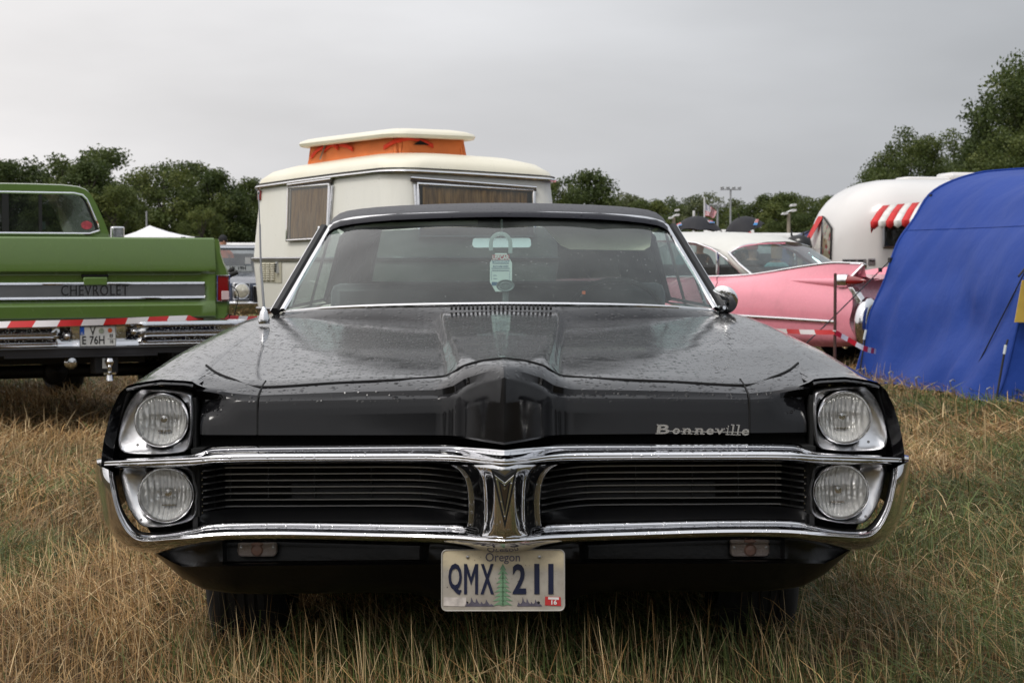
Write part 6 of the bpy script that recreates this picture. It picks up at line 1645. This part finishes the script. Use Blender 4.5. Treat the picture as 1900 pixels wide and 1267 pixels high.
for x in (-.8, .8):
    for y in (-.2, 2.1): inst(TYRE, 'wheel', wv, (x, y, .33))

# ================================================================== flag, floodlights, masts
fp = at(1306.5, 487, 46); fl = empty('flag', (fp.x, fp.y, 0), 0, 'American flag with stars and stripes flying from a thin white pole', 'flag')
FFm = Frame(fl); zt2 = at(1306, 369, 46).z
g = M(); g.tube([(0, 0, 0), (0, 0, zt2)], .018, 8); g.lathe([(.001, .03), (.025, .01), (.001, -.02)], (0, 0, zt2 + .01), axis='Z', n=10); g.build('pole', simple('pole_white', (.7, .7, .7), .4), fl)
FRED, FWH, FBL = simple('flag_red', (.50, .03, .05), .8), simple('flag_white', (.70, .68, .70), .8), simple('flag_blue', (.05, .06, .22), .8)
a_ = [FFm.y(px, py, 0) for px, py in ((1307, 374), (1314, 381), (1320, 385), (1325, 388), (1330, 393))]; b_ = [FFm.y(px, py, 0) for px, py in ((1307, 401), (1313, 401), (1318, 403), (1322, 405), (1325, 404))]
def fpt(u, v):
    A_ = crom(a_, 5); B_ = crom(b_, 5); i = min(len(A_) - 1, int(round(u * (len(A_) - 1)))); p = A_[i].lerp(B_[i], v); return p + Vector((0, .06 * math.sin(u * 9 + v * 2), 0))
for s in range(13):
    u0 = 0 if s >= 7 else .42
    g = M(); g.grid([[fpt(lerp(u0, 1, i / 12), (s + k_) / 13) for i in range(13)] for k_ in (0, 1)]); g.build('stripe', FRED if s % 2 == 0 else FWH, fl)
g = M(); g.grid([[fpt(.42 * i / 6, 7 / 13 * j / 4) for i in range(7)] for j in range(5)]); can = g.build('canton', FBL, fl)
sm_ = None
for r_ in range(5):
    for c_ in range(6):
        p = fpt(.42 * (c_ + .6) / 6, 7 / 13 * (r_ + .5) / 5) + Vector((0, -.012, 0))
        if sm_ is None:
            g = M(); g.add([(.022 * (1 if k % 2 else .45) * math.sin(k * math.pi / 5), 0, -.022 * (1 if k % 2 else .45) * math.cos(k * math.pi / 5)) for k in range(10)], [tuple(range(10))]); sm_ = g.build('star', FWH, None, mesh_only=True, smooth=False)
        inst(sm_, 'star', can, p)
GALV = simple('galvanised', (.36, .37, .38), .45, metal=.5)
def floodlight(px, pyt, Y, label, wpx=26):
    q = at(px, 487, Y); s = F_PX / Y; z = at(px, pyt, Y).z; w = wpx / s
    f = empty('floodlight', (q.x, q.y, 0), 0, label, 'floodlight', 'two-headed floodlight poles')
    g = M(); g.tube([(0, 0, 0), (0, 0, z)], [.06, .045], 8); g.build('pole', simple('pole_tan', (.30, .26, .20), .6), f)
    g = M(); g.tube([(-w * .32, 0, z - .02), (w * .32, 0, z + .10)], .03, 6); g.build('cross_arm', GALV, f)
    for s_, dz in ((-1, -.02), (1, .06), (1, .20)):
        g = M(); g.prism(chaikin([(s_ * w * .30 - w * .2, -.2, z + dz - .03), (s_ * w * .30 + w * .2, -.2, z + dz - .01), (s_ * w * .30 + w * .16, -.2, z + dz + .055), (s_ * w * .30 - w * .16, -.2, z + dz + .035)], 1), (0, .4, 0)); g.build('lamp_head', simple('lamp_head_white', (.62, .62, .62), .4), f)
floodlight(1250, 404, 55, 'floodlight pole left of the black umbrellas', 20); floodlight(1463, 396, 50, 'floodlight pole with wide heads before the far trees', 26)
def mast(px, pyt, Y, label, w):
    q = at(px, 487, Y); z = at(px, pyt, Y).z; w = w * 1.9; f = empty('light_mast', (q.x, q.y, 0), 0, label, 'mast')
    g = M(); g.tube([(0, 0, 0), (0, 0, z)], [.08, .055], 8); g.build('shaft', GALV, f)
    g = M(); g.box((0, 0, z), (w, .2, .06)); g.build('platform', GALV, f)
    for i in range(4): g = M(); g.box((lerp(-w * .42, w * .42, i / 3), -.1, z + .12), (w * .16, .25, .13)); g.build('lamp_head', GALV, f, bevel=.03)
mast(1355, 352, 120, 'tall grey light mast rising above the far trees', .68); mast(1331, 384, 110, 'shorter grey light mast right of the flag', .5)
q = at(1287, 487, 31); pv = empty('pole', (q.x, q.y, 0), 0, 'short white pole end above the left black umbrella', 'pole'); g = M(); g.tube([(0, 0, .0), (0, 0, at(1287, 391, 31).z)], .022, 6); g.build('shaft', MATS['pole_white'], pv)
# ================================================================== ground
def vn(x, y, s, seed=0):
    """cheap smooth value noise on numpy arrays, 0..1"""
    x = x * s + seed * 17.3; y = y * s + seed * 9.1
    xi, yi = np.floor(x), np.floor(y); xf, yf = x - xi, y - yi
    xf = xf * xf * (3 - 2 * xf); yf = yf * yf * (3 - 2 * yf)
    def h(a, b): v = np.sin(a * 127.1 + b * 311.7 + seed * 74.7) * 43758.5453; return v - np.floor(v)
    return (h(xi, yi) * (1 - xf) + h(xi + 1, yi) * xf) * (1 - yf) + (h(xi, yi + 1) * (1 - xf) + h(xi + 1, yi + 1) * xf) * yf
def gz(x, y):
    """the turf lies a little higher where the black car has sunk into it"""
    t = np.clip((y - 6.5) / 7.0, 0, 1); return .065 * (1 - t * t * (3 - 2 * t)) + .02 * (vn(x, y, .8, 21) - .5)
k = NT('meadow_ground'); n1 = k.noise(.9, 6, .6); n2 = k.noise(14, 6, .7); n3 = k.noise(.06, 3)
c = k.ramp(n2, [(.25, (.028, .018, .008)), (.5, (.062, .041, .018)), (.75, (.12, .083, .038))])  # ground colours lowered to hold the shade between blades
c2 = k.ramp(n2, [(.25, (.018, .024, .008)), (.6, (.05, .060, .020)), (.8, (.10, .10, .04))])
k.set(col=k.mix(k.ramp(n1, [(.45, 0), (.62, .75)]), c, c2), rough=.95, spec=.1); k.bump(n2, .8, .05)
g = M(); gx = [-400, -120, -40, -16] + [-8 + i for i in range(17)] + [16, 40, 120, 400]; gy = [-300, -60, -15, -4] + [i * 1.0 for i in range(0, 30)] + [34, 40, 55, 80, 120, 200, 320, 700]
g.grid([[Vector((x, y, float(gz(np.array([float(x)]), np.array([float(y)]))[0]) - .012)) for x in gx] for y in gy]); g.f = [f for f in g.f]
gr_ = g.build('ground', k.m, recalc=True); tag(gr_, kind='structure')
# ------------------------------------------------------------------ grass blades as one mesh
rng = np.random.default_rng(5)
def band(y0, y1, dens, w, hmul, xw=.31, xm=1.5):
    A_ = (xw * (y0 + y1) / 2 + xm) * 2 * (y1 - y0); n = int(A_ * dens)
    y = rng.uniform(y0, y1, n * 2); x = rng.uniform(-1, 1, n * 2) * (xw * y1 + xm); ok = np.abs(x) < xw * y + xm
    return x[ok][:n], y[ok][:n], w, hmul
Xs, Ys_, Ws, Hs = [], [], [], []
for a in ((-1.0, 3.2, 700, .004, .8), (3.2, 4.4, 2600, .0026, 1.0), (4.4, 7.5, 5200, .0026, 1.0), (7.5, 12, 2300, .0042, 1.0), (12, 20, 950, .008, 1.0), (20, 34, 260, .018, .95), (34, 70, 50, .045, .9)):
    x, y, w, h = band(*a); Xs.append(x); Ys_.append(y); Ws.append(np.full(len(x), w)); Hs.append(np.full(len(x), h))
x = np.concatenate(Xs); y = np.concatenate(Ys_); w = np.concatenate(Ws); hm = np.concatenate(Hs)
# clump the stalks
cl = vn(x, y, 7, 1) * .6 + vn(x, y, 19, 2) * .4
keep = rng.uniform(0, 1, len(x)) < np.clip(.35 + 1.3 * (cl - .25), .25, 1)
x, y, w, hm = x[keep], y[keep], w[keep], hm[keep]; N_ = len(x)
green = vn(x, y, .55, 3) * .5 + vn(x, y, 1.7, 4) * .5 + vn(x, y, 6, 8) * .25
isg = rng.uniform(0, 1, N_) < np.clip((green - .555) * 3.2, .05, .8)
tall = vn(x, y, 1.1, 5); flatn = vn(x, y, 1.4, 6); u0 = rng.uniform(0, 1, N_)
front = np.clip(1 - np.abs(y - 4.75) / .75, 0, 1) * np.clip(1.5 - np.abs(x - .15) / .9, 0, 1)      # uncut strip before the bumper
ptall = np.clip(.06 + .30 * np.clip(tall - .5, 0, 1) + .36 * front, 0, .8)
pmat = np.clip(.50 + .6 * (flatn - .45), .3, .8) * (1 - .7 * front)
kind = np.where(u0 < ptall, 2, np.where(u0 < ptall + (1 - ptall) * pmat, 0, 1))                     # 0 matted, 1 short, 2 stalk
r1 = rng.uniform(0, 1, N_)
h = np.choose(kind, [.10 + .17 * r1, .040 + .075 * r1, .10 + .16 * r1 ** 1.5]) * hm
h = np.where(isg, np.where(kind == 2, h * .7, h * .85), h)
under = ((y > 5.75) & (y < 10.6) & (np.abs(x) < .95)); h = np.where(under, np.minimum(h, .12), h)
az = rng.uniform(0, 2 * np.pi, N_); wind = .6 + 2.2 * vn(x, y, .7, 7)
az = np.where(rng.uniform(0, 1, N_) < .38, wind + rng.normal(0, .5, N_), az)
lean = np.choose(kind, [rng.uniform(.95, 1.52, N_), np.abs(rng.normal(.5, .3, N_)), np.abs(rng.normal(.20, .20, N_))])
flat_ = kind == 0
dx, dy = np.cos(az), np.sin(az); pa = rng.uniform(0, 2 * np.pi, N_); sxv, syv = np.cos(pa) * w, np.sin(pa) * w
wm2 = np.where(isg, 1.2, np.where(kind == 2, .75, .95))
sxv *= wm2; syv *= wm2
bend = rng.uniform(.1, .6, N_)
z0 = np.where(flat_, rng.uniform(0, .075, N_), -.01) + gz(x, y)
def P_(t):
    l = lean * (1 + bend * (t - .5)); return x + dx * h * t * np.sin(l), y + dy * h * t * np.sin(l), z0 + h * t * np.cos(np.minimum(l, 1.5))
co = np.zeros((N_, 7, 3))
for i, (t, k_) in enumerate(((0, .5), (.4, .5), (.75, .36))):
    X, Y, Z_ = P_(t); co[:, i * 2, 0] = X - sxv * k_; co[:, i * 2, 1] = Y - syv * k_; co[:, i * 2, 2] = Z_
    co[:, i * 2 + 1, 0] = X + sxv * k_; co[:, i * 2 + 1, 1] = Y + syv * k_; co[:, i * 2 + 1, 2] = Z_
X, Y, Z_ = P_(1.0); co[:, 6] = np.stack([X, Y, Z_], 1)
base = (np.arange(N_) * 7)[:, None]
fq = np.concatenate([base + np.array([[0, 1, 3, 2]]), base + np.array([[2, 3, 5, 4]])], 1).reshape(-1, 4); ft = base + np.array([[4, 5, 6]])
me = bpy.data.meshes.new('grass'); me.vertices.add(N_ * 7); me.vertices.foreach_set('co', co.reshape(-1))
nl = fq.size + ft.size; me.loops.add(nl); me.polygons.add(len(fq) + len(ft))
me.loops.foreach_set('vertex_index', np.concatenate([fq.reshape(-1), ft.reshape(-1)]).astype(np.int32))
me.polygons.foreach_set('loop_start', np.concatenate([np.arange(len(fq)) * 4, len(fq) * 4 + np.arange(len(ft)) * 3]).astype(np.int32))
me.update(calc_edges=True)
rv = rng.uniform(0, 1, N_); straw = np.array([[.195, .112, .045], [.325, .205, .088], [.45, .335, .185], [.14, .070, .030]]); grn = np.array([[.045, .065, .018], [.09, .115, .035], [.13, .14, .05]])
ci = np.where(rv < .30, 0, np.where(rv < .68, 1, np.where(rv < .86, 2, 3))); cg = (rng.uniform(0, 3, N_)).astype(int).clip(0, 2)
colr = np.where(isg[:, None], grn[cg], np.where((kind == 2)[:, None] & (rv > .4)[:, None], straw[2] * .95, straw[ci])) * rng.uniform(.65, 1.3, (N_, 1)) * (.45 + 1.1 * (vn(x, y, .9, 11) * .45 + vn(x, y, 3.1, 12) * .55))[:, None] * 1.26
colr = np.concatenate([colr, np.ones((N_, 1))], 1); cv = np.repeat(colr[:, None, :], 7, 1)
at_ = me.color_attributes.new('tint', 'FLOAT_COLOR', 'POINT'); at_.data.foreach_set('color', cv.reshape(-1).astype(np.float32))
k = NT('grass_blade'); an = k.n('ShaderNodeAttribute', attribute_name='tint'); k.set(col=an.outputs['Color'], rough=.6, spec=.25)
tl = k.n('ShaderNodeBsdfTranslucent'); k.l(an.outputs['Color'], tl.inputs[0]); mx_ = k.n('ShaderNodeMixShader'); mx_.inputs[0].default_value = .25
k.l(k.b.outputs[0], mx_.inputs[1]); k.l(tl.outputs[0], mx_.inputs[2]); k.l(mx_.outputs[0], k.o.inputs[0])
me.materials.append(k.m); go = bpy.data.objects.new('grass', me); COL.objects.link(go); tag(go, 'dry straw-coloured meadow grass with green patches', 'grass', kind='stuff')

# ================================================================== trees
LEAFM = {}
def leaf_mat(name, cols):
    k = NT(name); an = k.n('ShaderNodeAttribute', attribute_name='tint'); oi = k.n('ShaderNodeObjectInfo')
    c = k.ramp(an.outputs['Fac'], [(0, cols[0]), (.5, cols[1]), (1, cols[2])])
    c = k.mix(1, c, k.ramp(oi.outputs['Random'], [(0, (.78, .82, .80)), (1, (1.2, 1.14, 1.0))]), 'MULTIPLY')
    k.set(col=c, rough=.55, spec=.25)
    tl = k.n('ShaderNodeBsdfTranslucent'); k.l(c, tl.inputs[0]); mx_ = k.n('ShaderNodeMixShader'); mx_.inputs[0].default_value = .3
    k.l(k.b.outputs[0], mx_.inputs[1]); k.l(tl.outputs[0], mx_.inputs[2]); k.l(mx_.outputs[0], k.o.inputs[0]); return k.m
BARK = simple('bark', (.06, .05, .04), .9, bump=.8, bscale=20)
LD = leaf_mat('leaf_dark', [(.038, .056, .017), (.082, .112, .032), (.145, .165, .050)])
LP = leaf_mat('leaf_pale_haze', [(.07, .09, .045), (.12, .14, .065), (.18, .19, .085)])  # paler olive leaves; the lighter colour also stands in for distance haze
def make_tree(seed, nl, leaf, wx=.42, low=.16, mat=None, lobes=34):
    """unit-height tree: crown of leaf clumps round branch ends, trunk with limbs"""
    r = np.random.default_rng(seed); C, Rd = [], []
    while len(C) < lobes:
        p = r.uniform(-1, 1, 3)
        if np.linalg.norm(p) > 1: continue
        zc = low + (1 - low) * (p[2] * .5 + .5); t = (zc - low) / (1 - low)
        wdt = wx * (1.05 - .30 * t ** 2.6) * (.75 + .25 * min(1, t * 5))
        C.append([p[0] * wdt * .82, p[1] * wdt * .82, min(zc, .93)]); Rd.append(r.uniform(.07, .15) * (1.1 - .35 * t))
    C, Rd = np.array(C), np.array(Rd); pr = Rd ** 2 / (Rd ** 2).sum(); idx = r.choice(lobes, nl, p=pr)
    d = r.normal(size=(nl, 3)); d /= np.linalg.norm(d, axis=1)[:, None]; rad = Rd[idx] * (r.uniform(0, 1, nl) ** .38) * r.uniform(.75, 1.18, nl)
    pos = C[idx] + d * rad[:, None] * np.array([1.15, 1.15, .85])
    pos[:, 2] = np.clip(pos[:, 2], low * .6, None)
    a = r.normal(size=(nl, 3)); a /= np.linalg.norm(a, axis=1)[:, None]; b = np.cross(a, d + r.normal(size=(nl, 3)) * .7); b /= np.linalg.norm(b, axis=1)[:, None] + 1e-9
    L = (leaf * r.uniform(.6, 1.3, nl))[:, None]
    co = np.stack([pos - a * L, pos + b * L * .55, pos + a * L, pos - b * L * .55], 1)
    me = bpy.data.meshes.new('crown'); me.vertices.add(nl * 4); me.vertices.foreach_set('co', co.reshape(-1)); me.loops.add(nl * 4); me.polygons.add(nl)
    me.loops.foreach_set('vertex_index', np.arange(nl * 4, dtype=np.int32)); me.polygons.foreach_set('loop_start', (np.arange(nl) * 4).astype(np.int32)); me.update(calc_edges=True)
    lobet = r.uniform(0, 1, lobes); tv = np.clip(.55 * lobet[idx] + .45 * r.uniform(0, 1, nl), 0, 1)
    q = me.attributes.new('tint', 'FLOAT', 'POINT'); q.data.foreach_set('value', np.repeat(tv, 4).astype(np.float32)); me.materials.append(mat)
    g = M(); g.tube([(0, 0, 0), (.005, 0, low), (-.01, .01, .5), (0, 0, .82)], [.030, .022, .013, .004], 8)
    for i in range(0, lobes, 2):
        c = Vector(C[i]); s = Vector((0, 0, max(low * .7, c.z - .30))); g.tube([s, s.lerp(c, .5) + Vector((0, 0, .02)), c], [.010, .006, .002], 5)
    return me, g.build('trunk', BARK, None, mesh_only=True)
TV = [make_tree(s, 17000, .0135, wx, low, LD, lobes=44) for s, wx, low in ((1, .50, .06), (2, .46, .08), (3, .56, .05), (4, .42, .06))]
TPv = [make_tree(s, 9000, .014, wx, .05, LP) for s, wx in ((11, .50), (12, .42))]
TB = [make_tree(s, 36000, .0100, wx, .05, LD, lobes=60) for s, wx in ((21, .34), (22, .52), (23, .40))]
def tree(v, px, pyt, Y, label, wide=1.0, rz=0, group='trees along the edge of the meadow'):
    q = at(px, 487, Y); H_ = at(px, pyt, Y).z; o = empty('tree', (q.x, q.y, -.05), rz, label, 'tree', group)
    o.scale = (H_ * wide, H_ * wide, H_ / .985)
    inst(v[0], 'crown', o); inst(v[1], 'trunk', o); return o
LT = [(0, -30, 292, 175, 1.0), (1, 8, 300, 168, .8), (2, 52, 304, 185, .8), (0, 118, 276, 172, 1.05), (1, 188, 279, 178, 1.1), (3, 160, 296, 165, 1.0), (0, 240, 312, 190, .85), (2, 305, 299, 170, 1.0), (1, 348, 303, 178, .9), (3, 392, 316, 172, 1.0), (0, 428, 366, 182, .62), (3, 466, 332, 176, .8), (2, 500, 350, 190, .8), (1, 215, 345, 160, .9), (2, 90, 350, 158, .7), (0, 375, 372, 155, .7)]
WH = ['at the far left edge', 'left of the pickup cab roof', 'over the pickup cab roof', 'the tallest above the pickup cab', 'with a broad crown right of the cab roof', 'behind the cab roof centre', 'in the dip left of the canopy', 'with a rounded crown above the white canopy', 'right of the white canopy', 'with a ragged top over the blue saloon', 'low in the gap beside the caravan', 'next to the caravan left side', 'partly behind the caravan', 'in front, right of the pickup cab', 'low in front, behind the pickup cab', 'low in front, above the pickup bed corner']
for (v, px, py, Y, wd), lb in zip(LT, WH): tree(TV[v], px, py, Y, 'dark green tree ' + lb, wd * 1.15, px * .7)
MT = [(1, 1010, 335, 120, .75, 'd'), (0, 1050, 333, 118, .8, 'd'), (3, 1092, 318, 120, .95, 'd'), (0, 1160, 356, 250, .9, 'p'), (1, 1138, 362, 255, .8, 'p'), (1, 1205, 372, 240, 1.0, 'd'), (0, 1240, 358, 250, .9, 'd'), (2, 1272, 374, 245, .8, 'd'), (1, 1290, 384, 240, .8, 'p'), (0, 1325, 355, 235, 1.0, 'p'), (1, 1345, 385, 230, .8, 'd'), (2, 1375, 386, 225, .9, 'd'), (0, 1405, 368, 215, 1.0, 'd'), (1, 1432, 362, 212, .95, 'd'), (3, 1458, 359, 210, 1.1, 'd'), (0, 1490, 360, 208, 1.1, 'd'), (2, 1520, 362, 205, .9, 'd'), (1, 1545, 366, 200, .9, 'd'), (2, 1310, 398, 210, 1.0, 'd'), (1, 1230, 400, 215, 1.0, 'd'), (2, 1180, 402, 220, 1.0, 'd'), (0, 1420, 400, 185, .9, 'd'), (1, 1480, 398, 182, .9, 'd')]
WM = ['just right of the caravan', 'with an even crown right of the caravan', 'standing tallest right of the caravan', 'olive and loose left in the far row', 'olive at the left end of the far row', 'low between two paler ones in the far row', 'rounded and taller left of the umbrellas', 'above the left umbrella', 'small olive behind the flag pole', 'pale domed tallest behind the flag', 'low right of the flag', 'low beside the tall mast', 'sloping up right of the tall mast', 'left of the right floodlight', 'highest at the right floodlight', 'right of the right floodlight', 'left of the white trailer end', 'behind the white trailer end', 'short in front of the domed tree', 'short behind the left floodlight', 'short above the black car roof edge', 'short behind the tilted umbrella', 'short behind the bull figure']
for (v, px, py, Y, wd, kd), lb in zip(MT, WM): tree((TV if kd == 'd' else TPv)[v], px, py, Y, ('dark green tree ' if kd == 'd' else 'tree ') + lb, wd * 1.15, px * .9)
RT = [(0, 1905, 98, 78, .80, 'tall dark tree towering at the right edge'), (2, 1838, 175, 80, .42, 'dark tree leaning left of the tallest right tree'), (1, 1688, 236, 88, .75, 'bushy tree above the white trailer roof'), (1, 1755, 240, 92, .8, 'bushy tree between the trailer roof and the tall tree'), (2, 1628, 300, 90, .62, 'low bush-like tree at the trailer left shoulder'), (0, 1940, 130, 82, 1.1, 'dark tree cut by the right edge'), (1, 1870, 235, 74, .9, 'spreading tree over the blue tent')]
for v, px, py, Y, wd, lb in RT: tree(TB[v], px, py, Y, lb, wd * 1.1, px, 'big trees at the right')

# added unseen wood behind the camera, darkening what paint, chrome and lamps mirror
src = TV[0][0]; nv = len(src.vertices); base = np.empty(nv * 3); src.vertices.foreach_get('co', base); base = base.reshape(-1, 4, 3)[::4]
V_ = []
for i in range(26):
    a = R(-72 + 144 * i / 25); r_ = 62 + 7 * math.sin(i * 2.3); hgt = 9.5 + 2.5 * math.sin(i * 1.7)
    q = base.reshape(-1, 3).copy(); c0 = q.reshape(-1, 4, 3).mean(1, keepdims=True); q4 = (q.reshape(-1, 4, 3) - c0) * 2.0 + c0
    q4 = q4 * np.array([hgt * 1.15, hgt * 1.15, hgt]) + np.array([r_ * math.sin(a), -r_ * math.cos(a), 0]); V_.append(q4)
V_ = np.concatenate(V_).reshape(-1, 3); n4 = len(V_) // 4
wd = bpy.data.meshes.new('reflection_wood'); wd.vertices.add(len(V_)); wd.vertices.foreach_set('co', V_.reshape(-1)); wd.loops.add(n4 * 4); wd.polygons.add(n4)
wd.loops.foreach_set('vertex_index', np.arange(n4 * 4, dtype=np.int32)); wd.polygons.foreach_set('loop_start', (np.arange(n4) * 4).astype(np.int32)); wd.update(calc_edges=True)
wd.materials.append(LD); wo_b = bpy.data.objects.new('reflection_wood', wd); COL.objects.link(wo_b); tag(wo_b, 'unseen dark wood added behind the camera to darken reflections', 'wood', kind='stuff')
